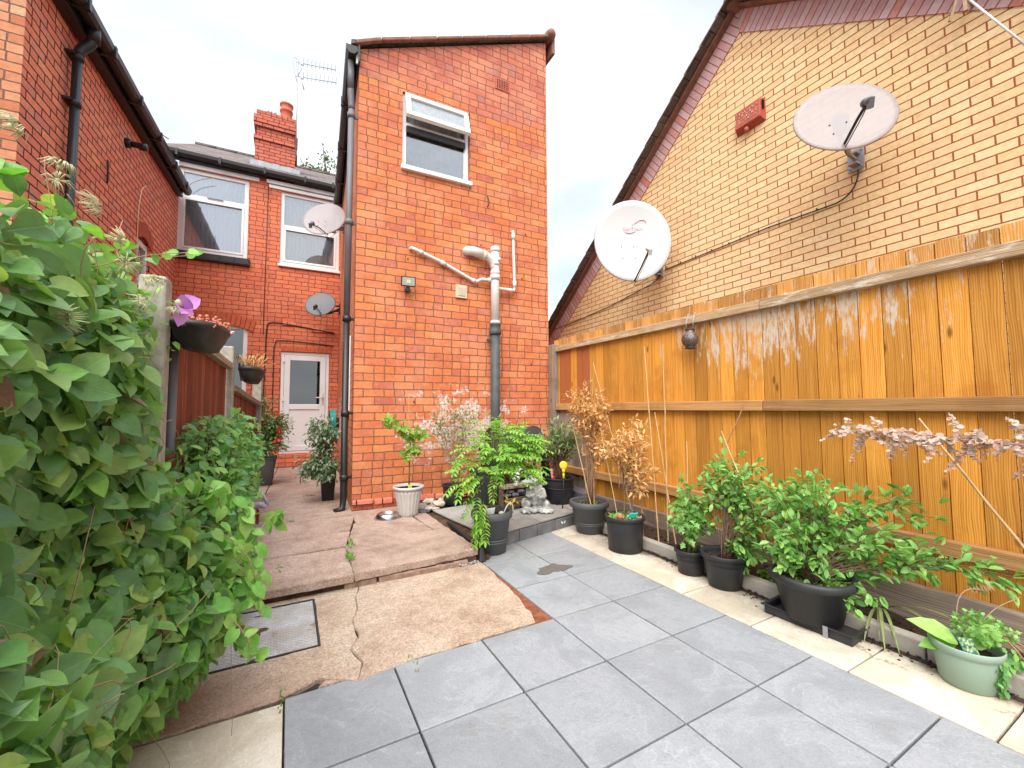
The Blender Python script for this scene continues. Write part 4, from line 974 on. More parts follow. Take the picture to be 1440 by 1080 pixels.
# soil bed + kerb
mb = MB(); N = 40
xs = [2.70, 2.82, 2.95, 3.08, 3.25]; vs = []; fs = []
for j in range(N+1):
    for i, x in enumerate(xs): vs.append((x, -1.6+j*(5.3/N), .035+.02*math.sin(j*1.7+i)+rnd.uniform(-.012,.012)-.012*(i == 0)))
for j in range(N):
    for i in range(4): a = j*5+i; fs.append((a, a+1, a+6, a+5))
mb.add(vs, fs, .5, sm=True); struct('soil_bed', mb, M['soil'])
mb = MB()
for j in range(6):
    a = -1.9+j*.92; mb.hexa([(2.685,a,-.03),(2.745,a,-.03),(2.745,a+.912,-.03),(2.685,a+.912,-.03),(2.69,a,.078),(2.742,a,.085),(2.742,a+.912,.085),(2.69,a+.912,.078)], rnd.random())
struct('kerb', mb, M['conc'], bevel=.008)
mb = MB(); mb.add([(2.6,-1.6,-.004),(2.69,-1.6,-.004),(2.69,3.5,-.004),(2.6,3.5,-.004)], [(0,1,2,3)], .5); struct('dirt_strip', mb, M['soil'])
mb = MB()
for i in range(700):
    y = rnd.uniform(.2, 3.3) if i < 700 else rnd.gauss(.95, .12); x = 2.685-abs(rnd.gauss(0, .022+.03*math.sin(y*5)**2)) if i < 700 else 2.62-.10*math.sin((y-.6)*4)+rnd.gauss(0,.018); mb.sphere((x, y, .003), rnd.uniform(.002, .008), 5, 3, sc=(1, 1.2, .6))
for i in range(260):
    mb.sphere((rnd.uniform(2.72, 3.1), rnd.uniform(.3, 3.4), .045+rnd.uniform(-.01,.01)), rnd.uniform(.006, .016), 5, 3, sc=(1, 1.2, .7))
props(mb.build('soil_crumbs', M['soil']), 'dark soil crumbs spilled along the kerb onto the cream paving', 'soil', kind='stuff')
# weeds in the joints
mb = MB()
for (cx, cy, n_, s_) in ((.42, 3.30, 26, .05), (.47, 3.62, 16, .04), (.05, 4.6, 10, .03), (.28, 5.85, 22, .03), (-.02, 3.35, 8, .03), (.0, 2.03, 14, .02), (.55, 1.99, 10, .02)):
    for _ in range(n_):
        p = (cx+rnd.gauss(0, .012 if cy < 5 else .06), cy+rnd.gauss(0, .05 if cy < 5 else .01), .10 if cy > 2.9 else .002)
        mb.leaf(LANCE, p, (rnd.gauss(0,.5), rnd.gauss(0,.5), 1), (rnd.gauss(0,1), -1, .3), s_*rnd.uniform(.5,1.1), wid=1.6, curl=.3)
props(mb.build('weeds', M['moss']), 'small green weeds growing in the slab joints', 'weeds', kind='stuff')

# manhole cover
mh = thing('manhole_cover', (-.05, 2.65, 0), 'square galvanised manhole cover with rust patches set in the concrete', 'manhole cover')
mb = MB(); mb.box((-.40, 2.372, -.03), (.160, 2.935, .004)); mb.build('plate', M['cover'], mh, bevel=.003)
mb = MB(); mb.box((.1615, 2.365, -.03), (.171, 2.943, .009)); mb.box((-.42, 2.9365, -.03), (.1605, 2.9445, .009)); mb.box((-.42, 2.361, -.03), (.1605, 2.3705, .009)); mb.build('frame', M['dark_metal'], mh)
mb = MB()
for (c, rx, ry, s_) in (((-.10,2.86), .035, .016, 1), ((-.13,2.66), .052, .042, 2), ((-.13,2.45), .045, .020, 4), ((-.13,2.45-.07), .02, .012, 6)): splat(mb, c, rx, ry, .0055, s_, 22)
mb.build('rusted_keyhole', plain('rust_hole', (.10,.05,.035), .9, var=.8, scale=60, bump=1.), mh)

# ------------------------------------------------------------------ right fence
fe = thing('wooden_fence', (3.24, 1.5, 0), 'tall orange stained featheredge fence with three rails and peeling paint along the right side', 'fence')
mb = MB(); mg = MB(); mt = MB(); y = -1.7; k = 0
while y < 4.70:
    w = .123+rnd.uniform(-.006, .006); zt = 2.13+rnd.uniform(-.006, .006); zb = .17
    a = rnd.random()*.9
    if 3.93 < y < 4.2 or 4.35 < y < 4.6: a = .97
    def bd(m_, z0, z1, rn):
        x0_, x1_ = 3.226, 3.246; o = rnd.random()*9; e1 = rnd.uniform(0,.003); e2 = rnd.uniform(0,.004)
        vs = [(x0_-e1,y,z0),(x0_-e2,y+w-.0055,z0),(x1_,y+w-.0055,z0),(x1_,y,z0),(x0_-e1,y,z1),(x0_-e2,y+w-.0055,z1),(x1_,y+w-.0055,z1),(x1_,y,z1)]
        fs = [(0,3,2,1),(4,5,6,7),(0,1,5,4),(1,2,6,5),(2,3,7,6),(3,0,4,7)]
        m_.add(vs, fs, rn, 0, [[(vs[i][2]+o, vs[i][1]) for i in f] for f in fs])
    if y > 3.9: bd(mb, 1.2, 2.03, a); bd(mg, zb, 1.198, rnd.random())
    else: bd(mb, zb, 2.03, a)
    bd(mt, 2.032, zt, rnd.random()); y += w; k += 1
mb.build('boards', M['board'], fe); mg.build('bare_boards', M['grey_wood'], fe); mt.build('board_tops', M['boardtop'], fe)
for (za, zb, zc, zd, xx, mm, nm) in ((1.935, 2.025, 1.957, 2.035, .045, 'railtop', 'rail'), (1.166, 1.247, 1.165, 1.255, .05, 'rail', 'rail'), (.385, .478, .365, .452, .05, 'rail', 'rail')):
    r_ = MB(); o = rnd.random()*9; X0, X1 = 3.219-xx, 3.219
    for (ya, yb) in ((-1.7, 1.86), (1.865, 4.63)):
        f = lambda yy: (yy+1.7)/6.33; z0 = lambda yy: za+(zc-za)*f(yy); z1 = lambda yy: zb+(zd-zb)*f(yy)
        vs = [(X0,ya,z0(ya)+.004),(X0,yb,z0(yb)+.004),(X1,yb,z0(yb)),(X1,ya,z0(ya)),(X0+.006,ya,z1(ya)-.004),(X0+.006,yb,z1(yb)-.004),(X1,yb,z1(yb)),(X1,ya,z1(ya))]
        fs = [(0,3,2,1),(4,5,6,7),(0,1,5,4),(1,2,6,5),(2,3,7,6),(3,0,4,7)]
        r_.add(vs, fs, rnd.random(), 0, [[(vs[i][1]+o, vs[i][2]+vs[i][0]) for i in q] for q in fs])
    r_.build(nm, M[mm], fe, bevel=.004)
mb = MB(); mb.box((3.13, 4.635, 0), (3.225, 4.735, 2.06), .3, grain=2); mb.build('post', M['grey_wood'], fe, bevel=.006)
mb = MB(); mb.box((3.13, -1.70, 0), (3.21, -1.61, 2.1), .3, grain=2); mb.build('post', M['grey_wood'], fe, bevel=.006)
mb = MB(); mb.box((3.17, 1.6, .02), (3.215, 4.63, .185), .3, grain=1); mb.build('gravel_board', M['grey_wood'], fe, bevel=.006)
sl = MB()
n_ = 26; vs = []; rows = []
for i in range(n_+1):
    yy = -1.5+i*(3.2/n_); h = .205+.006*math.sin(i*2.1)+rnd.uniform(-.003,.003) - (.05 if i == n_ else 0)
    rows.append([(3.035, yy, .03), (3.045, yy, .03+h*.55), (3.05, yy, .01+h), (3.075, yy, .012+h+.002), (3.11, yy, .008+h), (3.12, yy, .03)])
V = [p for r_ in rows for p in r_]; F = []; U = []
for i in range(n_):
    for j in range(6):
        a, b = i*6+j, i*6+(j+1)%6; f = (a, a+6, b+6, b); F.append(f); U.append([(V[q][1], j*.07 if q in (a, a+6) else (j+1)*.07) for q in f])
F += [tuple(range(6)), tuple(n_*6+j for j in range(6))[::-1]]; U += [[(0,0)]*6]*2
sl.add(V, F, .35, 0, U)
props(sl.build('timber_sleeper', M['grey_wood'], None), 'weathered grey timber sleeper lying against the foot of the orange fence', 'sleeper')

# ------------------------------------------------------------------ left fence, posts
def post(loc, h, rot, label):
    mb = MB(); w = .05
    x, y = loc
    mb.box((x-w, y-w*1.1, 0), (x+w, y+w*1.1, h), .4); o = mb.build('concrete_post', M['concpost'], None, bevel=.012)
    return props(o, label, 'post', 'concrete fence posts on the left')
post((-.545, 2.40), 1.80, 0, 'mossy concrete fence post rising out of the clematis behind the nearer hanging trough')
post((-.47, 4.25), 1.735, 0, 'middle concrete fence post between the two red brown fence panels')
post((-.352, 6.08), 1.62, 0, 'farthest concrete fence post beside the small black trough')
def panel(a, b, h0, h1, label):
    a = Vector((*a, 0)); b = Vector((*b, 0)); d = (b-a); L = d.length; d.normalize(); n = Vector((d.y, -d.x, 0))
    t = thing('fence_panel', tuple(a), label, 'fence panel', 'red brown fence panels'); mb = MB(); u = 0
    while u < L-.02:
        w = .088; h = h0+(h1-h0)*u/L
        c = a+d*(u+w/2)+UP*(h/2+.03)
        mb.obox(c, (d+n*.12).normalized(), n, UP, w+.012, .012, h-.06, rnd.random()); u += w
    mb.build('boards', M['red_fence'], t)
    mb = MB()
    for z in (.35, .95): mb.bar(a+UP*z+n*.03, b+UP*z+n*.03, .04, .06)
    mb.build('rail', M['red_fence'], t, bevel=.003)
    mb = MB(); mb.bar(a+UP*(h0-.035)+n*.03, b+UP*(h1-.035)+n*.03, .05, .05); mb.build('top_rail', M['grey_wood'], t, bevel=.003)
panel((-.78, .3), (-.64, 2.34), 1.40, 1.46, 'near red brown fence panel hidden behind the clematis')
panel((-.54, 2.50), (-.48, 4.19), 1.66, 1.60, 'red brown fence panel between the two concrete posts behind the green bush')
panel((-.465, 4.31), (-.36, 6.02), 1.42, 1.30, 'dark red brown far fence panel under the small black trough')
for (x, y, r_, h, mm, nm, lb) in ((-.525, 2.52, .012, 1.56, 'white_pipe', 'white_pole', 'thin white pole standing between the mossy post and the fence panel'), (-.515, 2.62, .022, 1.60, 'grey_pl', 'grey_pole', 'grey pole standing beside the thin white pole at the fence panel')):
    mb = MB(); mb.tube([(x, y, 0), (x, y, h)], r_, 10); mb.lathe([(r_*1.25,0),(r_*1.25,.03),(r_*.5,.035)], (x, y, h-.01), 12); props(mb.build(nm, M[mm], None), lb, 'pole')

# hanging troughs
def trough(c, along, L, W, Hh, label, plants):
    c = Vector(c); d = vnorm(along); s = Vector((d.y, -d.x, 0)).normalized(); up = s.cross(d); t = thing('hanging_trough', tuple(c), label, 'planter', 'hanging troughs')
    mb = MB(); n = 24; vs = []; rings = [(1.0, 0), (1.06, .0), (1.06, -.025), (.98, -.03), (.86, -.55*Hh), (.55, -Hh), (0.02, -Hh)]
    rings = [(.94, -.01), (.94, -.03)] + [rings[0]] + rings[1:]
    order = [(.90,-.05),(.95,-.005),(1.0,0),(1.06,0),(1.06,-.025),(.98,-.03),(.90,-.5*Hh),(.62,-Hh),(.02,-Hh)]
    for (q, z) in order:
        for k in range(n):
            th = 2*math.pi*k/n; cx, sy_ = math.cos(th), math.sin(th)
            e = .75; px = (abs(cx)**e)*math.copysign(1, cx)*L/2*q; py = (abs(sy_)**e)*math.copysign(1, sy_)*W/2*q
            vs.append(c+d*px+s*py+up*z)
    fs = [(i*n+k, i*n+(k+1)%n, (i+1)*n+(k+1)%n, (i+1)*n+k) for i in range(len(order)-1) for k in range(n)]
    mb.add(vs, fs, .4, sm=True); mb.build('trough', M['pot_b'], t)
    mb = MB(); mb.add([c+d*math.cos(k/12*6.283)*L*.44+s*math.sin(k/12*6.283)*W*.42-up*.045 for k in range(12)], [tuple(range(12))], .5); mb.build('soil', M['soil'], t)
    mb = MB()
    for e in (-.18, .18):
        q = c-s*W*.5+d*L*e; mb.tube([q+s*.01-up*.02, q+up*.07-s*.01, q+up*.14-s*.035, q+up*.12-s*.07], .008, 6)
        mb.tube([q, q-up*Hh*.9+s*.02, q-up*Hh+s*W*.4], .006, 6)
    mb.build('hook', M['dark_metal'], t)
    if plants == 'red':
        mb = MB()
        for _ in range(260):
            p = c+d*rnd.uniform(-.42,.38)*L+s*rnd.uniform(-.3,.5)*W+up*rnd.uniform(-.03,.035)
            mb.sphere(p, rnd.uniform(.005,.010), 6, 4)
        mb.build('succulent', M['salmon'], t)
        mb = MB()
        for _ in range(30): p = c+d*rnd.uniform(.0,.4)*L+s*rnd.uniform(-.3,.4)*W+up*.01; mb.leaf(OVAL, p, (rnd.gauss(0,1), rnd.gauss(0,1), 1.2), (0,0,1), rnd.uniform(.02,.035))
        mb.build('leaves', M['bright'], t)
        mb = MB(); mb.tube(bez(c+d*L*.35+s*W*.45, c+d*L*.5+s*W*.6+up*.03, c+d*L*.6+s*W*.4, c+d*L*.7+up*.02), .006, 6); mb.build('white_clip', M['white_pipe'], t)
    else:
        mb = MB()
        for _ in range(50):
            p = c+d*rnd.uniform(-.4,.4)*L+s*rnd.uniform(-.3,.3)*W; q = p+Vector((rnd.gauss(0,.05), rnd.gauss(0,.06), rnd.uniform(.04,.14))); mb.tube([p, (p+q)/2+Vector((0,0,.02)), q], .0025, 4)
            for _ in range(3): mb.leaf(OVAL, q, (rnd.gauss(0,1), rnd.gauss(0,1), rnd.gauss(0,1)), (0,0,1), rnd.uniform(.012,.026))
        mb.build('dry_plant', M['dead'], t)
trough((-.40, 2.60, 1.62), (.05, 1, .02), .44, .21, .12, 'black hanging trough with red succulents hooked on the fence by the clematis flower', 'red')
trough((-.30, 4.42, 1.56), (.25, 1, -.12), .30, .17, .12, 'smaller tilted black hanging trough with dry stems near the kitchen window', 'dry')

# ------------------------------------------------------------------ satellite dishes
def dish(c, az, el, Rr, asp, mat, lnb, armbase, mount, label, lnbmat='grey_pl', wallvec=None, deep=.10, round_lnb=True, roll=0):
    c = Vector(c); a, e = R(az), R(el); n = Vector((math.cos(a)*math.cos(e), math.sin(a)*math.cos(e), math.sin(e)))
    h = UP.cross(n).normalized(); v = n.cross(h)
    t = thing('satellite_dish', mount, label, 'satellite dish', 'satellite dishes'); mb = MB(); N = 48; K = 8; vs = []
    for side in (0, 1):
        for i in range(K+1):
            q = i/K; off = deep*Rr*(q*q-1)-(.006 if side else 0)
            for k in range(N):
                th = 2*math.pi*k/N; vs.append(c+h*Rr*q*math.cos(th)+v*Rr*asp*q*math.sin(th)+n*off)
    for k in range(N):
        th = 2*math.pi*k/N; vs.append(c+h*Rr*1.018*math.cos(th)+v*Rr*asp*1.018*math.sin(th)-n*.012)
    b = (K+1)*N; fs = []
    for i in range(K):
        for k in range(N):
            k2 = (k+1)%N; fs.append((i*N+k, (i+1)*N+k, (i+1)*N+k2, i*N+k2)); fs.append((b+i*N+k, b+i*N+k2, b+(i+1)*N+k2, b+(i+1)*N+k))
    for k in range(N):
        k2 = (k+1)%N; fs.append((K*N+k, 2*b+k, 2*b+k2, K*N+k2)); fs.append((2*b+k, b+K*N+k, b+K*N+k2, 2*b+k2))
    mb.add(vs, fs, .5, sm=True); RF = mb.build('reflector', M[mat], t)
    mb = MB()
    for (x, y) in ((-.28, -.12), (.05, -.12), (-.25, -.42), (.08, -.42)):
        q2 = x*x+y*y; mb.sphere(c+h*Rr*x+v*Rr*asp*y+n*(deep*Rr*(q2-1)+.002), .007, 8, 5)
    mb.build('bolt', M['dark_metal'], RF)
    lnb = Vector(lnb); ab = Vector(armbase); mnt = Vector(mount); ctr = c-n*(deep*Rr)
    am = MB(); am.tube([ab-n*.03, ab+n*.02+(lnb-ab)*.5, lnb], .011 if Rr > .35 else .009, 8); am.build('feed_arm', M['dark_metal'], t)
    lb = MB(); ld = (c-lnb).normalized()
    lb.tube([lnb-ld*.05, lnb+ld*.02], [.024, .026], 14); lb.tube([lnb+ld*.02, lnb+ld*.05], [.032, .034], 16); lb.obox(lnb-ld*.03-v*.03, ld, h, ld.cross(h), .05, .03, .07)
    lb.build('receiver', M[lnbmat], t)
    br = MB(); bk = ctr-n*.02
    br.obox(bk-n*.03, n, h, v, .07, .10, .16); br.tube([bk-n*.06, bk-n*.10-v*.10], .022, 12)
    elb = bk-n*.09-v*.18
    br.tube(bez(bk-n*.08, elb, elb+(mnt-elb)*.4-UP*.03, mnt, 8), .018, 12); br.build('mast', M['galv'] if mat != 'dish_dark' else M['dark_metal'], t)
    if wallvec:
        w = MB(); wv = Vector(wallvec); wt = UP.cross(wv).normalized(); w.obox(mnt-wv*.008, wv, wt, UP, .012, .13, .20)
        w.obox(mnt+wv*.03+UP*.05, wv, wt, UP, .07, .07, .02); w.obox(mnt+wv*.03-UP*.05, wv, wt, UP, .07, .07, .02)
        for sy_ in (-.045, .045):
            for sz in (-.075, .075): w.tube([mnt+wt*sy_+UP*sz, mnt+wt*sy_+UP*sz+wv*.012], .008, 6)
        w.build('wall_plate', M['galv'] if mat != 'dish_dark' else M['dark_metal'], t, bevel=.002)
    cb = MB(); mid = (lnb+mnt)/2; cb.tube(bez(lnb, lnb-v*.06+n*.04, ab+n*.02-v*.05, ab-n*.04-v*.04)+bez(ab-n*.04-v*.04, ab-n*.1-v*.12, mnt+UP*.05, mnt-UP*.02), .004, 5); cb.build('cable', M['cable'], t)
    return t, c, n, h, v
wv = (-1, .0226, 0)
t, c, n, h, v = dish((3.984, 3.963, 3.421), 240, 0, .504, 1.08, 'dish_white', (3.70, 3.42, 3.06), (3.975, 3.93, 2.87), (4.68, 4.153, 3.163), 'large white satellite dish with a faded pink logo at the left of the yellow gable', 'white_pipe', wv, deep=.12)
def ondish(x, y, lift=.004):
    q2 = (x*x+y*y); return c+h*.504*x+v*.544*y+n*(.12*.504*(q2-1)+lift)
def arc(pts): mb = MB(); mb.tube([ondish(*p) for p in pts], [.0015+.0045*math.sin(math.pi*(i+.5)/len(pts)) for i in range(len(pts))], 6); return mb
sgn = 1 if True else -1
mb = arc([(.06,.44),(.13,.49),(.22,.535),(.31,.535),(.36,.50),(.37,.45)])
m2 = arc([(-.18,.26),(-.12,.225),(-.04,.22),(.05,.245),(.10,.27)]); mb.add(m2.v, m2.f, .5, 0, m2.uv, True)
mb.sphere(ondish(.02,.43), .006, 8, 5)
for k in range(2): mb.sphere(ondish(.02,.37-.035*k), .003, 6, 4)
mb.build('logo', M['logo'], t)
cu = bpy.data.curves.new('lettering', 'FONT'); cu.body = 'StarTrack'; cu.size = .062; cu.extrude = .0008; cu.align_x = 'CENTER'; cu.space_character = 1.1
to = bpy.data.objects.new('tmp', cu); C.objects.link(to); dg = bpy.context.evaluated_depsgraph_get(); me = bpy.data.meshes.new_from_object(to.evaluated_get(dg)); bpy.data.objects.remove(to)
me.materials.clear(); me.materials.append(M['logo']); lo = bpy.data.objects.new('lettering', me); C.objects.link(lo); lo.parent = t
rel = ondish(.03, .285, .006)-ORG[t.name]
lo.matrix_local = Matrix(((h.x, v.x, n.x, rel.x), (h.y, v.y, n.y, rel.y), (h.z, v.z, n.z, rel.z), (0,0,0,1)))
dish((4.086, 1.614, 3.664), 220, 20, .36, 1.08, 'dish_mesh', (3.75, 1.33, 3.47), (3.955, 1.56, 3.37), (4.61, 1.752, 3.50), 'grey mesh satellite dish on a dark bracket high on the right of the yellow gable', 'grey_pl', wv)
dish((.457, 7.511, 4.425), 245, 25, .345, 1.08, 'dish_mesh', (.25, 7.08, 4.11), (.50, 7.38, 4.12), (.762, 7.55, 4.35), 'pale mesh satellite dish in front of the narrow upstairs window', 'grey_pl', (-1, -.05, 0))
dish((.476, 8.40, 3.16), 250, 30, .265, 1.08, 'dish_dark', (.375, 8.05, 3.02), (.49, 8.28, 2.95), (.815, 8.50, 3.12), 'small black satellite dish above the white back door', 'dark_metal', (-1, -.05, 0))

# alarm box
t = thing('alarm_box', (4.66, 2.75, 4.6), 'faded red alarm box high on the yellow gable above the fence', 'alarm box')
def ab(y, z, k): return Vector((gx(y)-k, y, z))
mb = MB(); y0_, y1_, za, zb = 2.60, 2.92, 4.44, 4.72
y0_, y1_ = 2.565, 2.905; za, zb = 4.42, 4.70
vs = [ab(y1_, za, 0), ab(y0_, za, 0), ab(y0_, zb, 0), ab(y1_, zb, 0), ab(y1_-.02, za+.045, .085), ab(y0_+.02, za+.045, .085), ab(y0_+.03, zb-.02, .06), ab(y1_-.03, zb-.02, .06)]
mb.add(vs, [(0,1,5,4),(1,2,6,5),(2,3,7,6),(3,0,4,7),(4,5,6,7)], .5); mb.build('casing', M['red_pl'], t, bevel=.008)
mb = MB(); r3 = random.Random(5)
for row in range(4):
    for i in range(9):
        u = .15+i*.085; z = .22+row*.17; p = vs[4].lerp(vs[5], 1-u).lerp(vs[7].lerp(vs[6], 1-u), z); q = p+UP*r3.uniform(.012,.03)+Vector((0, r3.uniform(-.012,.012), 0))
        mb.tube([p-Vector((.003,0,0)), (p+q)/2-Vector((.004,r3.uniform(-.01,.01),0)), q-Vector((.002,0,0))], .0028, 4)
mb.build('faded_lettering', M['faded'], t)
mb = MB(); mb.lathe([(.0,-.035),(.018,-.03),(.026,-.015),(.028,.02)], ab(2.76, za+.0, .05), 14); mb.build('strobe', M['red_pl'], t)
mb = MB()
for i in range(5): mb.obox(ab(y0_+.008, zb-.05-i*.022, .035), (1,0,0), (0,1,0), UP, .035, .012, .007)
mb.build('slots', M['black'], t)
# folded washing arm / aerial end near the top right corner
t = thing('roof_aerial', (4.6, 1.05, 4.2), 'brown aerial end with a white boom over the right of the yellow gable', 'aerial')
mb = MB(); mb.bar((4.40, .985, 4.33), (4.36, 1.03, 4.12), .014, .016); mb.bar((4.40, .955, 4.35), (4.36, .945, 4.13), .02, .02); mb.bar((4.42,.94,4.5),(4.40,.955,4.35),.02,.02); mb.build('elements', M['stemd'], t)
mb = MB(); mb.tube([(4.42, .97, 4.32), (4.25, .65, 3.55)], .007, 8); mb.build('boom', M['white_pipe'], t)
mb = MB(); mb.obox((4.405, .97, 4.31), (1,0,0), (0,1,0), UP, .03, .04, .05); mb.tube([(4.41,.96,4.3),(4.62,.96,4.3)], .01, 8); mb.build('clamp', M['galv'], t)

# TV aerial on the chimney
t = thing('tv_aerial', (.03, 10.2, 6.9), 'thin double television aerial on a mast strapped to the chimney', 'aerial')
mb = MB(); mb.tube([(.01, 10.16, 6.75), (.0, 10.16, 9.12)], .013, 8); mb.build('mast', M['galv'], t)
for (z0_, z1_, xx) in ((9.05, 9.17, .80), (8.72, 8.86, .82)):
    mb = MB(); a = Vector((-.03, 10.16, z0_)); b = Vector((xx, 10.12, z1_)); mb.tube([a, b], .008, 6)
    for i in range(9):
        p = a.lerp(b, .18+i*.1); mb.tube([p-Vector((.0,.13,-.03)), p+Vector((0,.13,.03))], .004, 5); mb.tube([p-UP*.035, p+UP*.035], .004, 5)
    mb.bar(a.lerp(b, .14)-UP*.04, a.lerp(b, .15)+UP*.04, .03, .05); mb.build('boom', M['galv'], t)
mb = MB(); mb.tube([(.0,10.16,8.72),(.08,10.16,8.95)], .010, 6); mb.tube([(.06,10.16,8.75),(.14,10.14,8.45)], .012, 6); mb.tube(bez((0,10.16,9.12),(-.15,10.1,9.2),(-.10,10.1,8.9),(-.01,10.15,8.6)), .005, 5); mb.build('reflector_arms', M['galv'], t)
mb = MB(); mb.box((-.0,10.15,6.85),(.04,10.6,6.89)); mb.box((.0,10.15,7.25),(.04,10.6,7.28)); mb.build('bracket', M['dark_metal'], t)

# floodlight
t = thing('floodlight', (1.19, 4.80, 2.6), 'small black floodlight on the orange brick extension wall', 'floodlight')
mb = MB(); c = Vector((1.185, 4.70, 2.665)); dn = Vector((-.12, -1, -.22)).normalized(); dh = UP.cross(dn).normalized(); dv = dn.cross(dh)
mb.obox(c, dh, dn, dv, .165, .028, .115); mb.tube([c-dv*.06-dn*.01, c-dv*.085-dn*.02], .022, 10); mb.obox(c-dv*.095-dn*.05, dh, dn, dv, .06, .11, .035); mb.build('housing', M['pot_b'], t, bevel=.006)
mb = MB(); mb.obox(c+dn*.0155, dh, dn, dv, .14, .004, .09); mb.build('lens', plain('lamp_lens', (.42,.42,.40), .25, var=.05), t)
mb = MB(); mb.obox(c+dn*.0185, dh, dn, dv, .045, .003, .035); mb.build('led', plain('led_yellow', (.75,.70,.42), .4), t)

# lantern
t = thing('garden_lantern', (3.13, 2.45, 1.75), 'round pierced metal lantern hanging from the top fence rail', 'lantern')
c = Vector((3.125, 2.45, 1.80)); k = .072
mb = MB(); prof = [(.034,-.078),(.034,-.07)]+[(k*math.sin(math.pi*i/12), -k*math.cos(math.pi*i/12)) for i in range(2, 11)]+[(.034,.072),(.034,.09)]
mb.lathe(prof, c, 28); mb.build('globe', M['lantern'], t)
mb = MB(); mb.lathe([(.04,0),(.044,.004),(.044,.012),(.036,.014)], c-UP*.083, 20); mb.lathe([(.038,0),(.038,.008),(.03,.01)], c+UP*.085, 20); mb.build('rim', M['dark_metal'], t)
mb = MB(); mb.tube([c+Vector((0,-.036,.085)), c+Vector((0,-.036,.15)), c+Vector((.03,-.036,.24))], .003, 5); mb.tube([c+Vector((0,.036,.085)), c+Vector((0,.036,.15)), c+Vector((.03,.036,.24))], .003, 5); mb.build('hanger', M['galv'], t)

# ------------------------------------------------------------------ plants
def rv(s=1.): return Vector((rnd.gauss(0, s), rnd.gauss(0, s), rnd.gauss(0, s)))
def in_ell(c, r):
    while True:
        p = Vector((rnd.uniform(-1,1), rnd.uniform(-1,1), rnd.uniform(-1,1)))
        if p.length <= 1: return Vector((c[0]+p.x*r[0], c[1]+p.y*r[1], c[2]+p.z*r[2])), p
def shrub(parent, base, blobs, nst, nleaf, size, T, mat, stem=None, srad=.006, droop=.2, wid=1., jitter=.02, spread=.6, cluster=1, twig=.1, start=.35, name='foliage', lift=.4, br=0):
    """stems from base towards points in the blobs; leaves along their outer length"""
    st = MB(); lf = MB(); base = Vector(base)
    tot = sum(b[2] for b in blobs)
    for i in range(nst):
        x = rnd.random()*tot
        for b in blobs:
            x -= b[2]
            if x <= 0: break
        e, q = in_ell(b[0], b[1])
        s0 = base+Vector((rnd.gauss(0,.015), rnd.gauss(0,.015), 0))
        H = e.z-base.z
        m1 = s0+Vector(((e.x-base.x)*.12, (e.y-base.y)*.12, H*.5)); m2 = s0+Vector(((e.x-base.x)*.65, (e.y-base.y)*.65, H*(.85+lift*.5)))
        pts = bez(s0, m1, m2, e-UP*droop*.15, 7)
        st.tube(pts, [srad*(1-.1*k) for k in range(8)], 5)
        for j in range(nleaf):
            t = start+(1-start)*(rnd.random()**.75); k = min(6, int(t*7)); p = pts[k].lerp(pts[k+1], t*7-k)
            tan = (pts[k+1]-pts[k]).normalized()
            if twig: o = rv(1); o = (o-tan*o.dot(tan)*.4).normalized(); p2 = p+o*twig*rnd.random(); 
            else: o = rv(1).normalized(); p2 = p
            if twig and rnd.random() < .35: st.tube([p, p2], srad*.4, 3)
            for _ in range(cluster):
                d = (o*spread+tan*.5+rv(.35)-UP*droop).normalized()
                lf.leaf(T, p2+rv(jitter), d, UP+rv(.45), size*rnd.uniform(.65, 1.15), wid=wid, curl=rnd.uniform(-.05,.3))
    st.build('stems', stem or M['bark'], parent); return lf.build(name, mat, parent)
def pot(parent, c, rb, rt, z0, z1, mat, rim=.03, lip=.012, n=36, bands=0, soil=True, flute=0, fdep=0, sq=False, softrim=False, name='pot'):
    H = z1-z0
    if softrim: p = [(rb*.9, 0), (rb, .004), (rt*.93, H-rim), (rt*.98, H-rim*.95), (rt*1.05, H-rim*.8), (rt*1.07, H-rim*.45), (rt*1.05, H-rim*.1), (rt*.99, H), (rt*.92, H-.004), (rt*.90, H-.02), (rt*.87, H-.07)]
    else: p = [(rb*.92, 0), (rb, .004), (rt-lip-.003, H-rim-.002), (rt-lip-.003, H-rim), (rt-.002, H-rim+.002), (rt, H-.003), (rt-.002, H), (rt-lip, H), (rt-lip*1.3, H-.03), (rt*.86, H-.07)]
    mb = MB(); mb.lathe(p, (c[0], c[1], z0), n if not flute else 96, flute=flute, fdep=fdep, sq=sq)
    for b in range(bands):
        zz = H*(.28+.055*b) if bands > 1 else H*.6; rr = rb+(rt-rb)*(zz/H)*.95
        mb.lathe([(rr-.003,-.006),(rr+.004,-.004),(rr+.0045,.004),(rr-.002,.006)], (c[0], c[1], z0+zz), 36)
    mb.build(name, mat, parent)
    if soil:
        s = MB(); m = 18; vs = [(c[0], c[1], z1-.042)]
        for q in (.5, .90):
            for k in range(m): th = 6.283*k/m; s_ = 1 if not sq else .9/max(abs(math.cos(th)), abs(math.sin(th))); vs.append((c[0]+rt*q*s_*math.cos(th)*.98, c[1]+rt*q*s_*math.sin(th)*.98, z1-.047+rnd.uniform(-.006,.006)))
        fs = [(0, 1+k, 1+(k+1)%m) for k in range(m)]+[(1+k, 1+m+k, 1+m+(k+1)%m, 1+(k+1)%m) for k in range(m)]
        s.add(vs, fs, .5, sm=True)
        for _ in range(14): a = rnd.uniform(0, 6.28); q = rt*.75*math.sqrt(rnd.random()); s.sphere((c[0]+q*math.cos(a), c[1]+q*math.sin(a), z1-.04), rnd.uniform(.005,.012), 5, 3)
        s.build('soil', M['soil'], parent)
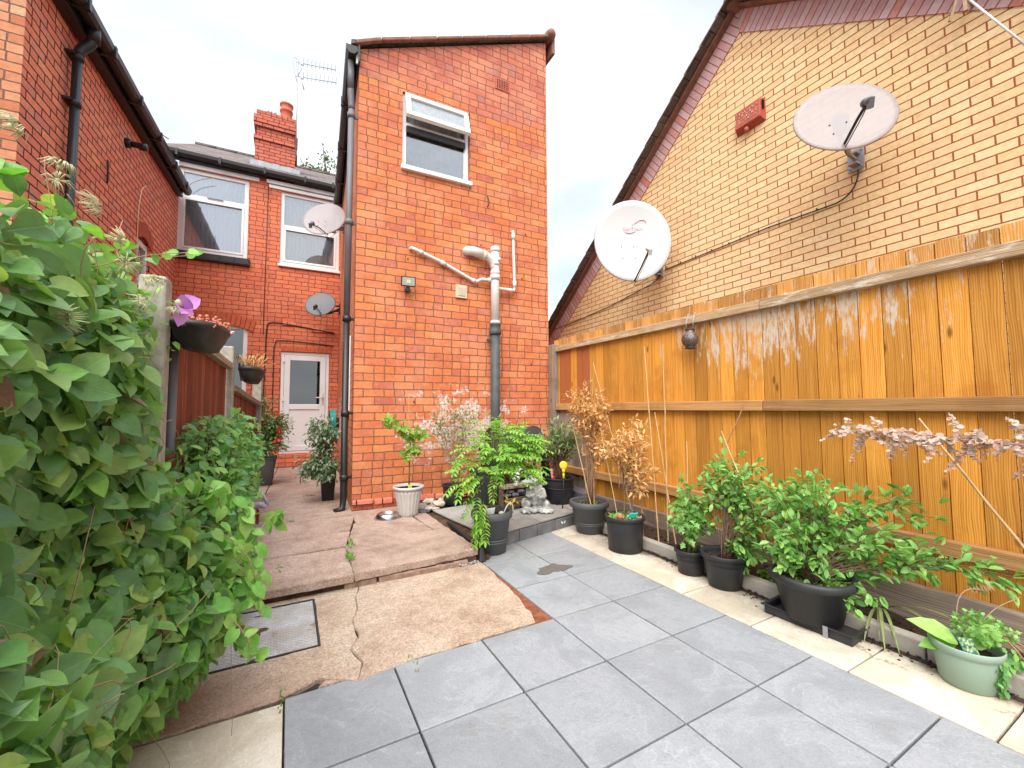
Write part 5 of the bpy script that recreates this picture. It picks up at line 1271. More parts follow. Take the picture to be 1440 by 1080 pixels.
def cane(parent, a, b, r=.005, mat='cane', name='cane'):
    mb = MB(); a = Vector(a); b = Vector(b); L = (b-a).length; n = max(3, int(L/.16)); pts = []; rs = []
    for i in range(n+1):
        t = i/n; p = a.lerp(b, t)+rv(.0015)
        for dt, k in ((-.006, 1.), (0, 1.28), (.006, 1.)):
            tt = t+dt/L
            if 0 <= tt <= 1: pts.append(a.lerp(b, tt)+(p-a.lerp(b, t))); rs.append(r*k*(1-.25*t))
    mb.tube(pts, rs, 7); return mb.build(name, M[mat], parent)

# --- clematis covering the left fence
cl = thing('clematis_vine', (-.5, 1.6, 0), 'huge leafy clematis covering the fence in the left foreground', 'climber', 'x'); del cl['group']
def xs_(y, z):   # outward surface of the mass
    base = -.545+(.10*(1-z/1.75))
    low = .17*math.exp(-((z-.50)/.33)**2)*math.exp(-((y-1.95)/.42)**2) - .11*max(0,1-z/.6)*max(0, min(1,(2.0-y)/.3))
    mid = .07*math.sin(y*6.1+z*3.3)+.05*math.sin(z*9+y*2.3)
    zs = max(0., min(1., (z-.75)/.35)); q = base+.09+low+mid*.7; return q if z < .8 else q*(1-zs)+zs*min(q, -.222*y-.02)
def topz(y): return min(1.68, 1.12+.40*y)+.04*math.sin(y*7)+.03*math.sin(y*17+1)-(.25*max(0, y-2.15)/.45)
big = MB(); yl = MB(); brn = MB(); sm_ = MB()
N = 0
while N < 7200:
    y = rnd.uniform(.72, 2.62); 
    if rnd.random() > (1.0 if y < 2.3 else .8): continue
    z = rnd.uniform(.02, 1); zt = topz(y); z = .02+z*(zt-.02)
    dep = abs(rnd.gauss(0, .075)); x = xs_(y, z)-dep
    if z > zt-.12: x -= rnd.random()*.25
    if x > -.02: continue
    fr = (y-.9)/1.6
    if z < .22 and y > 2.25: continue
    p = Vector((x, y, z)); N += 1
    out = Vector((1, -.35, .15)); d = (out*.45+Vector((0, 0, -.70))+rv(.75)).normalized()
    nr_ = (Vector((1, -.55, .75))+rv(.62)).normalized()
    s_ = rnd.choice((.030, .042, .052, .060, .068, .076, .086))*rnd.uniform(.8, 1.05)*(1.0 if y < 1.9 else .75)
    q = rnd.random()
    young = (z < .62 and x > -.33 and q < .38) or q < .05
    tgt = yl if young else (brn if q > .978 else big)
    tgt.leaf(CORD, p, d, nr_, s_, wid=rnd.uniform(.72, 1.0), curl=rnd.uniform(-.1, .4))
# fringe standing above the top edge
for _ in range(200):
    y = rnd.uniform(.9, 2.5); p = Vector((-.62+rnd.uniform(-.06,.16), y, topz(y)+abs(rnd.gauss(0,.02)))); (big if rnd.random() < .8 else yl).leaf(CORD, p, Vector((.3,0,.1))+rv(.6), UP+rv(.4), rnd.uniform(.03,.055), curl=.2)
# trailing shoots at the lower right
st = MB()
for (a, b) in (((-.30,2.0,.75),(-.10,1.95,.52)), ((-.28,2.1,.62),(-.08,2.05,.36)), ((-.30,1.9,.5),(-.10,1.82,.30)), ((-.3,2.2,.85),(-.15,2.15,.70)), ((-.3,2.3,.6),(-.13,2.35,.42)), ((-.2,2.05,.5),(-.02,2.3,.66)), ((-.4,1.9,.9),(-.22,1.95,.82)), ((-.32,2.1,.40),(-.16,2.1,.22))):
    a = Vector(a); b = Vector(b); pts = bez(a, a.lerp(b,.3)+UP*.08, b+UP*.12, b, 9); st.tube(pts, .0022, 5)
    for k in range(2, 10):
        for _ in range(2): yl.leaf(CORD, pts[k]+rv(.012), Vector((.25,-.1,-.8))+rv(.5), Vector((.7,-.9,.5))+rv(.4), rnd.uniform(.045,.075), wid=rnd.uniform(.7,1), curl=rnd.uniform(0,.4))
for (y, z) in ((1.75, 1.72), (1.9, 1.76)):
    a = Vector((-.52, y, z-.1)); b = Vector((-.36, y+.25, z+.10)); pts = bez(a, a+UP*.1, b-UP*.02, b, 8); st.tube(pts, .0016, 5)
    for k in (4, 6, 8): yl.leaf(CORD, pts[k], rv(1), Vector((1,-1,.3)), .035)
for _ in range(150):
    y = rnd.uniform(.8, 2.5); z = rnd.uniform(.1, 1.65); x = xs_(y, z)-rnd.uniform(-.015,.10); a = Vector((x, y, z)); b = a+Vector((rnd.gauss(0,.04), rnd.gauss(0,.16), rnd.gauss(.0,.16)))
    st.tube(bez(a, a+rv(.05), b+rv(.05), b, 7), rnd.choice((.0008,.0011,.0015)), 4)
big.build('leaves', M['clem'], cl); yl.build('young_leaves', M['clem_y'], cl); brn.build('withered_leaves', M['deadleaf'], cl); st.build('stems', M['stemd'], cl)
back = MB()
for _ in range(900):
    y = rnd.uniform(.7, 2.5); z = rnd.uniform(.02, 1.6); back.leaf(CORD, (xs_(y, z)-rnd.uniform(.10,.20), y, z), rv(1)-UP*.5, Vector((1,-.6,.4))+rv(.3), rnd.uniform(.07,.11))
back.build('inner_leaves', M['clem'], cl)
for (y, z, x) in ((1.17,1.765,-.50),(1.26,1.74,-.46),(1.36,1.75,-.5),(1.47,1.66,-.42),(1.40,1.58,-.38),(1.72,1.66,-.45),(1.52,1.50,-.38),(1.22,1.40,-.42),(1.88,1.66,-.44),(2.0,1.69,-.45),(2.1,1.60,-.40),(1.3,1.68,-.42),(2.25,1.60,-.42),(2.02,1.58,-.4)):
    sh = MB(); c0_ = Vector((x, y, z)); ax = (Vector((.4,-.3,.3))+rv(.5)).normalized(); a1 = ax.orthogonal().normalized(); a2 = ax.cross(a1)
    for k in range(34):
        th = rnd.uniform(0, 6.28); rr = rnd.uniform(.02, .034); o = a1*math.cos(th)+a2*math.sin(th)
        sh.tube([c0_, c0_+ax*.012+o*rr*.6, c0_-ax*.004+o*rr+a2*.006], [.0012,.0012,.0006], 3)
    sh.sphere(c0_, .006, 6, 4); sh.build('seed_head', M['seed'], cl)
fl = MB(); fc = Vector((-.40, 2.08, 1.615))
for k in range(6):
    th = k*1.047+.3; o = Vector((.25*math.cos(th)+.25, math.sin(th)*.75, .0))+UP*math.cos(th)*.6; fl.leaf(OVAL, fc, o.normalized()+Vector((.3,-.1,-.15)), Vector((1,-.8,.5)), .085, wid=1.6, curl=.3)
fl.build('flower', M['pink'], cl)
fl = MB(); fl.sphere(fc+Vector((.005,-.005,.012)), .017, 8, 6); fl.build('flower_centre', M['seed'], cl)

# --- bushes against the left fence
bu = thing('green_bush', (-.40, 3.3, .1), 'dense mid green bush between the clematis and the back door path', 'bush')
shrub(bu, (-.42, 3.1, .05), [((-.40, 2.85, .86), (.15, .40, .34), 1.3), ((-.36, 3.6, .85), (.17, .45, .34), 1.2), ((-.36, 4.4, .80), (.17, .5, .36), 1.), ((-.32, 3.0, .45), (.13, .4, .30), .8)], 190, 20, .058, OVAL, M['camel'], srad=.005, wid=1.15, droop=.35, twig=.09)
bl = MB()
for _ in range(1500):
    p, q = in_ell(rnd.choice([(-.40, 2.85, .82), (-.36, 3.5, .82), (-.37, 4.3, .80), (-.31, 3.0, .42)]), (.18, .45, .40)); bl.leaf(OVAL, p, Vector((.5,-.2,-.4))+rv(.5), Vector((.8,-.6,.8))+rv(.4), rnd.uniform(.04,.066), wid=1.2, curl=.2)
bl.build('leaves', M['camel'], bu)
yl = MB()
for p in ((-.27,4.0,.50),(-.24,4.05,.50),(-.28,3.6,.62)): yl.leaf(CORD, p, (.6,-.5,-.2), (.4,-.6,.8), .09)
yl.build('yellow_leaf', M['clem_y'], bu)
# low pots along the path edge
for i, (c, rb, rt, z1, lb) in enumerate((((-.265,3.26), .085, .105, .235, 'small round black pot overhanging the front left corner of the path'), ((-.37,3.72), .08, .10, .27, 'black pot behind the yellow solar light on the path edge'), ((-.42,4.6), .09, .12, .30, 'black pot under the bush beside the seed packet'))):
    t = thing('black_pot', (*c, .1), lb, 'plant pot', 'black pots along the left path edge'); pot(t, c, rb, rt, .1, z1, M['pot_b'], rim=.03, n=28, sq=(i == 1))
    mb = MB()
    for _ in range(70): p, q = in_ell((c[0]-.02, c[1], z1+.08), (.09, .09, .10)); mb.leaf(OVAL, p, rv(1), UP+rv(.5), rnd.uniform(.03,.05), wid=1.2)
    mb.build('leaves', M['camel' if i else 'clem_y'], t)
t = thing('solar_light', (-.37, 3.05, .1), 'yellow topped solar stake light among the leaves at the left path edge', 'garden light', 'yellow garden stakes')
mb = MB(); mb.tube([(-.37,3.05,.10),(-.37,3.05,.40)], .012, 8); mb.lathe([(.012,0),(.034,.015),(.036,.05),(.03,.065),(.0,.07)], (-.37,3.05,.455), 18); mb.build('yellow_body', M['yellow_pl'], t)
mb = MB(); mb.lathe([(.016,0),(.022,.01),(.022,.055),(.018,.06)], (-.37,3.05,.395), 14); mb.build('clear_lens', M['white_lbl'], t)
t = thing('seed_packet', (-.20, 4.72, .1), 'pink plant packet lying at the left edge of the slab path', 'packet')
mb = MB(); mb.obox((-.235, 4.72, .17), (.3,-1,.0), (1,.3,.2), (0,0,1), .09, .012, .15, .5); mb.build('packet', plain('pink_packet', (.66,.20,.20), .5, var=.3), t, bevel=.004)
t = thing('plastic_bag', (-.28, 4.9, .1), 'crumpled shiny plastic wrapper with purple print under the bush', 'wrapper')
mb = MB(); mb.tube(bez((-.38,4.95,.18),(-.30,4.9,.42),(-.22,4.86,.44),(-.16,4.85,.24), 10), .014, 6); mb.tube(bez((-.36,4.9,.16),(-.30,4.85,.26),(-.22,4.85,.28),(-.17,4.83,.22), 10), [.02,.03,.035,.04,.04,.035,.03,.03,.03,.02,.01], 7)
mb.build('wrapper', [plain('film', (.50,.46,.55), .2, var=.6, scale=40)], t)
# square grey planter with red flowers
t = thing('square_planter', (-.34, 7.1, .1), 'tapered dark grey square planter with red flowering plant at the far left of the path', 'planter')
pot(t, (-.34, 7.1), .17, .235, .1, .50, M['pot_g'], rim=.03, n=32, sq=True)
shrub(t, (-.34, 7.1, .44), [((-.36, 6.8, 1.0), (.32, .28, .42), 1), ((-.12, 6.8, .85), (.20, .2, .32), .7)], 90, 28, .048, OVAL, M['oleaf'], droop=.2, twig=.08)
shrub(t, (-.30, 7.0, .44), [((-.16, 6.85, 1.0), (.14, .15, .22), 1)], 20, 22, .05, OVAL, M['bright'], droop=.4, name='light_leaves')
mb = MB()
for _ in range(80):
    p, q = in_ell(rnd.choice([(-.12,6.75,.78),(-.12,6.75,.92),(-.16,6.8,1.15),(-.35,6.8,1.0),(-.42,6.8,1.3),(-.06,6.8,.66)]), (.05,.05,.07)); mb.leaf(OVAL, p, rv(.5)-UP, rv(1), .045, wid=1.4)
mb.build('flowers', M['redfl'], t)
# tall black planter by the back door
t = thing('tall_planter', (.44, 5.50, .1), 'tall tapered black planter with a dusty green bush beside the white back door', 'planter')
pot(t, (.44, 5.52), .07, .115, .1, .52, M['pot_b'], rim=.02, n=32, sq=True)
shrub(t, (.44, 5.5, .47), [((.36, 5.5, .92), (.20, .22, .24), 1.1), ((.24, 5.4, .60), (.20, .2, .14), .9), ((.42, 5.3, .55), (.15, .16, .12), .7)], 75, 24, .052, OVAL, M['varieg'], droop=.45, twig=.07, wid=1.)
t = thing('hose_reel', (.60, 6.6, .1), 'teal garden hose hanging behind the downpipe and tall planter', 'hose')
mb = MB()
for k in range(5): mb.tube([Vector((.60-.015*k, 6.6+.14*math.cos(a/20*6.283), .98+.20*math.sin(a/20*6.283))) for a in range(21)], .011, 6)
mb.tube(bez((.58,6.5,.85),(.52,6.4,.6),(.56,6.5,.3),(.5,6.5,.12)), .011, 6); mb.build('hose', M['teal'], t)
mb = MB(); mb.lathe([(.05,-.04),(.09,-.035),(.09,.035),(.05,.04)], (.62,6.6,.98), 18, axis=(1,0,0)); mb.build('reel', M['pot_b'], t)

# steel dog bowl
t = thing('dog_bowl', (.905, 4.33, .1), 'shallow stainless steel dog bowl on the slabs by the brick wall', 'bowl')
mb = MB(); mb.lathe([(.125,0),(.128,.006),(.10,.045),(.095,.05),(.088,.046),(.075,.02),(0,.016)], (.905, 4.33, .097), 36); mb.build('bowl', M['steel'], t)
# white fluted pot and little vine tree
t = thing('fluted_pot', (1.11, 4.32, .1), 'pale fluted tapering pot with a thin lobed leaf sapling against the brick wall', 'potted plant')
mb = MB(); H = .305; prof = [(.085,0),(.092,.004)]+[(.092+.048*k/8, .004+(H-.045)*k/8) for k in range(1, 9)]
mb.lathe(prof, (1.11,4.32,.097), 120, flute=20, fdep=.055); mb.lathe([(.138,0),(.152,.008),(.157,.02),(.155,.034),(.146,.036),(.140,.02),(.13,-.02)], (1.11,4.32,.097+H-.036), 48); mb.build('pot', M['pot_w'], t)
mb = MB(); mb.lathe([(.0,0),(.135,0)], (1.11,4.32,.375), 24); mb.sphere((1.06,4.27,.385), .02, 8, 5); mb.build('soil', M['soil'], t)
mb = MB(); mb.box((1.08,4.22,.36),(1.12,4.225,.43)); mb.build('plant_label', plain('lime_label', (.45,.62,.12), .5), t)
mb = MB(); tr = [(1.115,4.32,.37),(1.12,4.32,.55),(1.115,4.32,.72),(1.13,4.32,.84),(1.06,4.30,.98),(.98,4.28,1.05),(.88,4.27,1.09)]; mb.tube(tr, [.007,.007,.006,.005,.004,.003,.002], 6)
mb.tube([(1.13,4.32,.84),(1.22,4.30,.92),(1.27,4.3,.96)], .003, 5); mb.build('stem', M['bark'], t)
lf = MB()
for k in range(150):
    a = rnd.choice([(.88,4.25,1.08),(.96,4.26,1.05),(1.02,4.27,1.0),(1.08,4.28,.96),(1.13,4.28,.90),(1.20,4.28,.93),(1.25,4.28,.95),(1.14,4.28,.80),(1.08,4.28,.74),(1.17,4.28,.76)])
    lf.leaf(LOBE, Vector(a)+rv(.024), Vector((0,-.3,-.5))+rv(.7), Vector((0,-1,.7))+rv(.4), rnd.uniform(.05,.08), curl=.2)
lf.build('foliage', M['vineleaf'], t); cane(t, (1.145,4.40,.35), (1.14,4.45,1.32), .004)
# rubble heap by the white pot
rk = [((1.28,4.53,.12),.085,'rock'),((1.42,4.62,.15),.06,'rockp'),((1.38,4.48,.11),.07,'rock'),((1.50,4.50,.14),.075,'rockp'),((1.30,4.38,.10),.045,'rockd'),((1.41,4.36,.125),.035,'rockp'),((1.36,4.42,.12),.04,'rockp'),((1.22,4.62,.12),.05,'rockd'),((1.58,4.60,.15),.06,'rockp')]
def stone(c, r_, mm, label, seed, group='loose stones on the platform'):
    r2 = random.Random(seed); mb = MB(); mb.sphere(c, r_, 12, 8, sc=(1.15, .85, .5)); cc = Vector(c); v2 = []
    for p in mb.v: d = Vector(p)-cc; k = 1+.16*math.sin(d.x*60/r_*.1+seed)+.13*math.sin(d.y*70+seed*2)+r2.uniform(-.07,.07); v2.append(tuple(cc+d*k))
    mb.v = v2; mb.sm = [False]*len(mb.f); o = mb.build('stone', M[mm], None, bevel=.002); return props(o, label, 'stone', group)
for i, (c, r_, mm) in enumerate(rk): stone(c, r_, mm, {'rock': 'flat grey stone in the rubble between the pale fluted pot and the tiled platform', 'rockp': 'pale cream stone in the rubble beside the fluted pot', 'rockd': 'dark slate stone in the rubble behind the fluted pot'}[mm], i+3, {'rock': 'grey rubble stones', 'rockp': 'pale rubble stones', 'rockd': 'dark rubble stones'}[mm])

# wisteria in a dark grey pot
t = thing('wisteria_pot', (1.535, 3.31, 0), 'dark grey round pot with a bright green drooping wisteria in front of the platform', 'potted plant')
wc = (1.53, 3.20); pot(t, wc, .118, .165, .0, .345, M['pot_g'], softrim=True, rim=.07, bands=2)
mb = MB()
for k in range(7):
    a = k*.9; mb.tube([(wc[0]+.02*math.cos(a+z_*9), wc[1]+.02*math.sin(a+z_*9), .29+z_) for z_ in (0,.06,.12,.18,.24,.30,.36,.42)], .007, 6)
mb.tube([(wc[0]+.02,wc[1],.3),(wc[0]+.16,wc[1]-.02,.52)], .004, 5); mb.build('trunk', M['bark'], t)
st = MB(); lf = MB()
def pinnate(p, d, L, n, s_, LF, ST, droop=.5):
    p = Vector(p); d = vnorm(d); pts = [p]; q = p.copy(); dd = d.copy()
    for k in range(n): dd = (dd-UP*droop/n).normalized(); q = q+dd*L/n; pts.append(q.copy())
    ST.tube(pts, .0014, 4)
    rn = rnd.random()
    for k in range(1, n+1):
        tan = (pts[k]-pts[k-1]).normalized(); sd = tan.cross(UP); sd = sd.normalized() if sd.length > .05 else Vector((1,0,0))
        for g in (-1, 1): LF.leaf(OVAL, pts[k], sd*g+tan*.45-UP*.15+rv(.08), UP+rv(.15)+tan*.1, s_*rnd.uniform(.85,1.1), rn=min(1,max(0,rn+rnd.uniform(-.15,.15))), wid=.85, curl=.25)
    LF.leaf(OVAL, pts[-1], dd, UP, s_, rn=rn, wid=.85)
for k in range(190):
    b, q = in_ell(*rnd.choice([((1.55,3.2,.82),(.24,.22,.18)), ((1.40,3.15,.70),(.20,.2,.18)), ((1.74,3.16,.70),(.18,.18,.18)), ((1.62,3.25,.95),(.20,.18,.10)), ((1.80,3.2,.86),(.15,.15,.10))]))
    o = b-Vector((1.55,3.22,.62)); o.z *= .3
    pinnate(b, o.normalized()+rv(.45)+UP*.2, rnd.uniform(.11,.20), 6, rnd.uniform(.034,.054), lf, st, droop=rnd.uniform(.6,1.3))
    if k % 3 == 0: st.tube([Vector((1.53,3.2,.60)), (Vector((1.53,3.2,.66))+b)/2+UP*.02, b], .003, 4)
for (b, d) in (((1.34,3.08,.50),(-.4,-.3,-.5)),((1.36,3.05,.42),(-.3,-.3,-1)),((1.40,3.03,.46),(-.2,-.3,-1)),((1.32,3.06,.38),(-.3,-.2,-1)),((1.38,3.02,.32),(-.1,-.2,-1)),((1.34,3.04,.30),(-.2,-.2,-1))):
    for _ in range(2): pinnate(Vector(b)+rv(.012), Vector(d)+rv(.2), .16, 6, .05, lf, st, droop=.7)
st.build('stems', M['stemg'], t); lf.build('foliage', M['bright'], t)
mb = MB(); mb.obox((1.46,3.09,.36), (.9,-.3,.1), (.3,.9,.4), (0,-.4,.9), .08, .005, .06); mb.build('plant_label', M['white_lbl'], t)
mb = MB(); mb.sphere((1.57,3.10,.33), .022, 8, 6, sc=(1.2,1,.8)); mb.build('pebble', M['rockp'], t)
mb = MB(); mb.tube(bez((1.60,3.12,.31),(1.62,3.10,.42),(1.70,3.12,.44),(1.70,3.14,.31)), .006, 6); mb.build('wire_hoop', M['white_pipe'], t)

# olive like shrub against the wall, behind
t = thing('wall_shrub', (1.70, 4.55, .12), 'sparse grey green narrow leaved shrub in a black pot against the brick wall', 'potted plant')
pot(t, (1.66, 4.50), .10, .125, .12, .34, M['pot_b'], rim=.02)
shrub(t, (1.68, 4.5, .3), [((1.62, 4.5, 1.15), (.24, .12, .30), 1), ((1.85, 4.5, 1.05), (.18, .12, .28), .9), ((1.45, 4.5, .98), (.14, .10, .16), .4)], 34, 20, .045, LANCE, M['olive'], stem=M['stemd'], srad=.0028, droop=-.2, twig=.05, wid=1.5, start=.4)
t = thing('black_tub', (1.98, 4.30, .12), 'large plain black tub behind the wisteria stems', 'tub')
pot(t, (1.95, 4.22), .16, .19, .12, .52, M['pot_b'], rim=.025)
# barbecue on the platform
t = thing('barbecue', (2.45, 4.40, .12), 'black barbecue with lid and draped legs in the corner beside the soil pipe', 'barbecue')
mb = MB(); n_ = 10; vs = []; 
for s_ in (2.12, 2.70):
    for k in range(n_+1): a = math.pi*k/n_; vs.append((s_, 4.42-.22*math.cos(a), .74+.225*math.sin(a)**.6))
N1 = n_+1; mb.add(vs, [(k, k+1, N1+k+1, N1+k) for k in range(n_)]+[tuple(range(N1)), tuple(range(N1, 2*N1))[::-1]], .5); mb.build('lid', M['pot_b'], t, bevel=.012)
mb = MB(); mb.box((2.05,4.16,.68),(2.80,4.66,.735)); mb.box((2.12,4.20,.60),(2.70,4.62,.68)); mb.build('firebox', M['pot_b'], t, bevel=.01)
for (a, b) in ((2.66, 2.80), (2.06, 2.14)):
    mb = MB(); mb.hexa([(a+.03,4.20,.12),(b+.09,4.22,.12),(b+.09,4.62,.12),(a+.03,4.60,.12),(a,4.18,.68),(b-.02,4.18,.68),(b-.02,4.64,.68),(a,4.64,.68)]); mb.build('leg_panel', M['black_pl'], t, bevel=.008)
mb = MB(); mb.box((2.10,4.25,.30),(2.70,4.60,.33)); mb.build('shelf', M['dark_metal'], t, bevel=.006)
mb = MB(); mb.tube([(2.25,4.185,.80),(2.25,4.16,.80),(2.58,4.16,.80),(2.58,4.185,.80)], .009, 6); mb.build('handle', M['dark_metal'], t)
t = thing('tea_towel', (2.56, 4.1, .4), 'red and pink spotted cloth hanging at the right side of the barbecue', 'cloth')
mb = MB(); vs = []; 
for i in range(13):
    for j in range(7): vs.append((2.64+j*.022+i*.004, 4.02+.012*math.sin(j*1.7+i*.2)-i*.001, .66-i*.024))
mb.add(vs, [(i*7+j, i*7+j+1, (i+1)*7+j+1, (i+1)*7+j) for i in range(12) for j in range(6)], .5, sm=True); mb.build('cloth', M['dots'], t)
t = thing('flamingo_ornament', (2.40, 4.08, .33), 'pink flamingo ornament standing in front of the barbecue', 'ornament')
mb = MB(); mb.sphere((2.40,4.06,.585), .05, 12, 8, sc=(1.3,.8,.85)); mb.tube(bez((2.44,4.05,.60),(2.50,4.04,.65),(2.42,4.04,.72),(2.46,4.04,.73), 8), [.018,.015,.012,.011,.011,.011,.012,.013,.012], 8); mb.tube([(2.46,4.04,.73),(2.50,4.03,.71)], [.011,.004], 6); mb.build('body', plain('flamingo_pink', (.72,.24,.28), .5, var=.3), t)
mb = MB(); mb.tube([(2.39,4.06,.55),(2.39,4.06,.33)], .005, 6); mb.tube([(2.42,4.06,.55),(2.42,4.06,.33)], .005, 6); mb.build('legs', M['dark_metal'], t)
t = thing('brown_ornament', (2.52, 4.08, .33), 'reddish brown carved figure between the flamingo and the spotted cloth', 'ornament')
mb = MB(); mb.lathe([(.045,0),(.05,.02),(.04,.10),(.048,.16),(.035,.24),(.028,.30),(.036,.34),(.02,.38),(0,.385)], (2.53,4.06,.33), 12); mb.build('figure', plain('brown_ceramic', (.38,.12,.09), .6, var=.9, scale=30), t)
t = thing('white_ornament', (2.22, 3.95, .33), 'small white china bird ornament half hidden by the wisteria', 'ornament')
mb = MB(); mb.sphere((2.18,3.95,.46), .05, 12, 8, sc=(1,.8,1.1)); mb.sphere((2.20,3.93,.54), .03, 10, 6); mb.tube([(2.22,3.92,.54),(2.245,3.91,.535)], [.008,.001], 6); mb.tube([(2.14,3.95,.47),(2.07,3.96,.54)], [.025,.006], 8); mb.lathe([(.03,0),(.02,.06)], (2.18,3.95,.36), 10); mb.build('bird', M['white_lbl'], t)
t = thing('wooden_crate', (2.30, 4.0, .12), 'low wooden shelf holding dark stones behind the stone frog', 'shelf')
mb = MB(); mb.box((2.03,3.95,.335),(2.56,4.12,.355),.3,grain=0); mb.build('top_board', M['grey_wood'], t)
for z in (.155, .215):
    mb = MB(); mb.bar((2.04,3.93,z), (2.52,3.96,z+.02), .03, .035); mb.build('slat', M['bark'], t)
for xa in (2.03, 2.53): mb = MB(); mb.box((xa,4.0,.12),(xa+.03,4.1,.335)); mb.build('side', M['bark'], t)
for i in range(9):
    stone((2.08+.05*i+rnd.uniform(-.01,.01), 3.98+rnd.uniform(-.02,.02), .262+.035*(i % 2)), .042, 'rockd', 'dark smooth stone piled on the low shelf behind the stone frog', 40+i, 'dark stones on the shelf')
mb = MB()
for i in range(16): mb.leaf(OVAL, (rnd.choice((2.12,2.42,2.08))+rnd.gauss(0,.02), 3.90, .20+rnd.gauss(0,.02)), rv(1), Vector((0,-1,1)), .05)
props(mb.build('fallen_leaves', plain('yellow_leaf', (.55,.40,.04), .6, var=.3)), 'fallen yellow leaves around the low shelf and stones', 'leaves', kind='stuff')
# stone frog
def blob(name, parts, mat, parent, vox=.006, top=None):
    mb = MB()
    for p in parts:
        if len(p) == 3: mb.tube([p[0], p[1]], p[2], 10)
        else: mb.sphere(p[0], 1, 16, 10, sc=p[1])
    o0 = ORG[top.name]; me = bpy.data.meshes.new('t'); me.from_pydata([(a-o0.x, b-o0.y, c-o0.z) for a, b, c in mb.v], [], mb.f)
    o = bpy.data.objects.new('t', me); C.objects.link(o); m = o.modifiers.new('r', 'REMESH'); m.mode = 'VOXEL'; m.voxel_size = vox; s_ = o.modifiers.new('s', 'SMOOTH'); s_.iterations = 3; s_.factor = .5
    dg = bpy.context.evaluated_depsgraph_get(); m2 = bpy.data.meshes.new_from_object(o.evaluated_get(dg)); bpy.data.objects.remove(o)
    m2.polygons.foreach_set('use_smooth', [True]*len(m2.polygons)); m2.materials.clear(); m2.materials.append(mat)
    q = bpy.data.objects.new(name, m2); C.objects.link(q); q.parent = parent; return q
t = thing('stone_frog', (2.31, 3.75, .12), 'mottled grey stone frog statue sitting upright on the tiled platform', 'statue')
fx, fy, fz = 2.31, 3.76, .12
def F_(x, y, z): return Vector((fx+x*.88+y*.475, fy-x*.475+y*.88, fz+z))
E2 = lambda x, y, z, a, b, c: (F_(x, y, z), (a, b, c))
T2 = lambda a, b, r0_, r1_: (F_(*a), F_(*b), [r0_, r1_])
blob('body', [E2(.0,.03,.16,.080,.08,.14), E2(0,.02,.24,.075,.07,.07), E2(-.02,-.02,.325,.095,.085,.048), E2(-.06,-.075,.315,.085,.06,.034), E2(-.115,-.095,.31,.05,.042,.026), E2(.02,-.02,.355,.032,.032,.032), E2(.05,.0,.345,.03,.03,.03), E2(.035,-.02,.385,.022,.022,.022),
  T2((.07,.0,.23),(.095,-.05,.15),.026,.022), T2((.095,-.05,.15),(.02,-.075,.16),.022,.017), T2((-.07,.0,.23),(-.09,-.05,.16),.025,.022), T2((-.09,-.05,.16),(.0,-.08,.19),.02,.016),
  E2(-.105,.0,.075,.042,.075,.06), E2(.10,.0,.065,.042,.075,.055), E2(-.11,-.09,.025,.055,.07,.025), E2(.12,-.09,.025,.06,.075,.025), E2(-.03,-.10,.02,.035,.05,.02), E2(.05,-.10,.02,.035,.05,.02), E2(0,.02,.02,.13,.11,.025),
  T2((.09,-.12,.02),(.10,-.165,.012),.014,.011), T2((.13,-.12,.02),(.15,-.16,.012),.014,.011), T2((-.12,-.12,.02),(-.13,-.16,.012),.014,.011), T2((-.08,-.12,.02),(-.07,-.165,.012),.014,.011)], M['frog'], t, .007, t)
mb = MB(); mb.tube([F_(-.148,-.10,.290), F_(-.10,-.142,.283), F_(-.03,-.135,.285), F_(.03,-.10,.295)], .0045, 6); mb.build('mouth_line', M['rockd'], t)
# yellow flower stake
t = thing('flower_stake', (2.62, 3.72, .12), 'yellow flower shaped stake beside the oleander pot', 'garden stake', 'yellow garden stakes')
mb = MB(); c = Vector((2.60,3.66,.585))
mb.lathe([(.018,-.006),(.04,-.01),(.045,0),(.04,.01),(.018,.006)], c, 16, axis=(-.475,-.88,.1)); mb.tube([c-UP*.04, c-UP*.085], [.02,.012], 8); mb.tube([c-UP*.08, c-UP*.14], .012, 8); mb.build('flower', M['yellow_pl'], t)
mb = MB(); mb.tube([c-UP*.13, (2.61,3.70,.12)], .007, 6); mb.build('stake', M['pot_b'], t)
# oleander
t = thing('oleander_pot', (2.78, 3.95, .12), 'black pot with a narrow leaved grey green shrub in the corner by the fence', 'potted plant')
pot(t, (2.76, 3.97), .145, .18, .12, .405, M['pot_b'], rim=.02, bands=1)
shrub(t, (2.76, 3.97, .36), [((2.78, 3.95, .88), (.26, .20, .22), 1.2), ((2.62, 3.95, .75), (.16, .14, .2), .6), ((2.92, 3.95, .75), (.14, .14, .2), .6)], 46, 26, .065, LANCE, M['oleaf'], stem=M['bark'], srad=.005, droop=-.2, twig=.07, wid=1.3, start=.5)
t = thing('grey_box', (3.05, 4.05, .12), 'dark grey flat box behind the oleander pot at the fence', 'box')
mb = MB(); mb.box((2.93,3.75,.12),(3.11,4.35,.24)); mb.build('box', M['grey_pl'], t, bevel=.01)
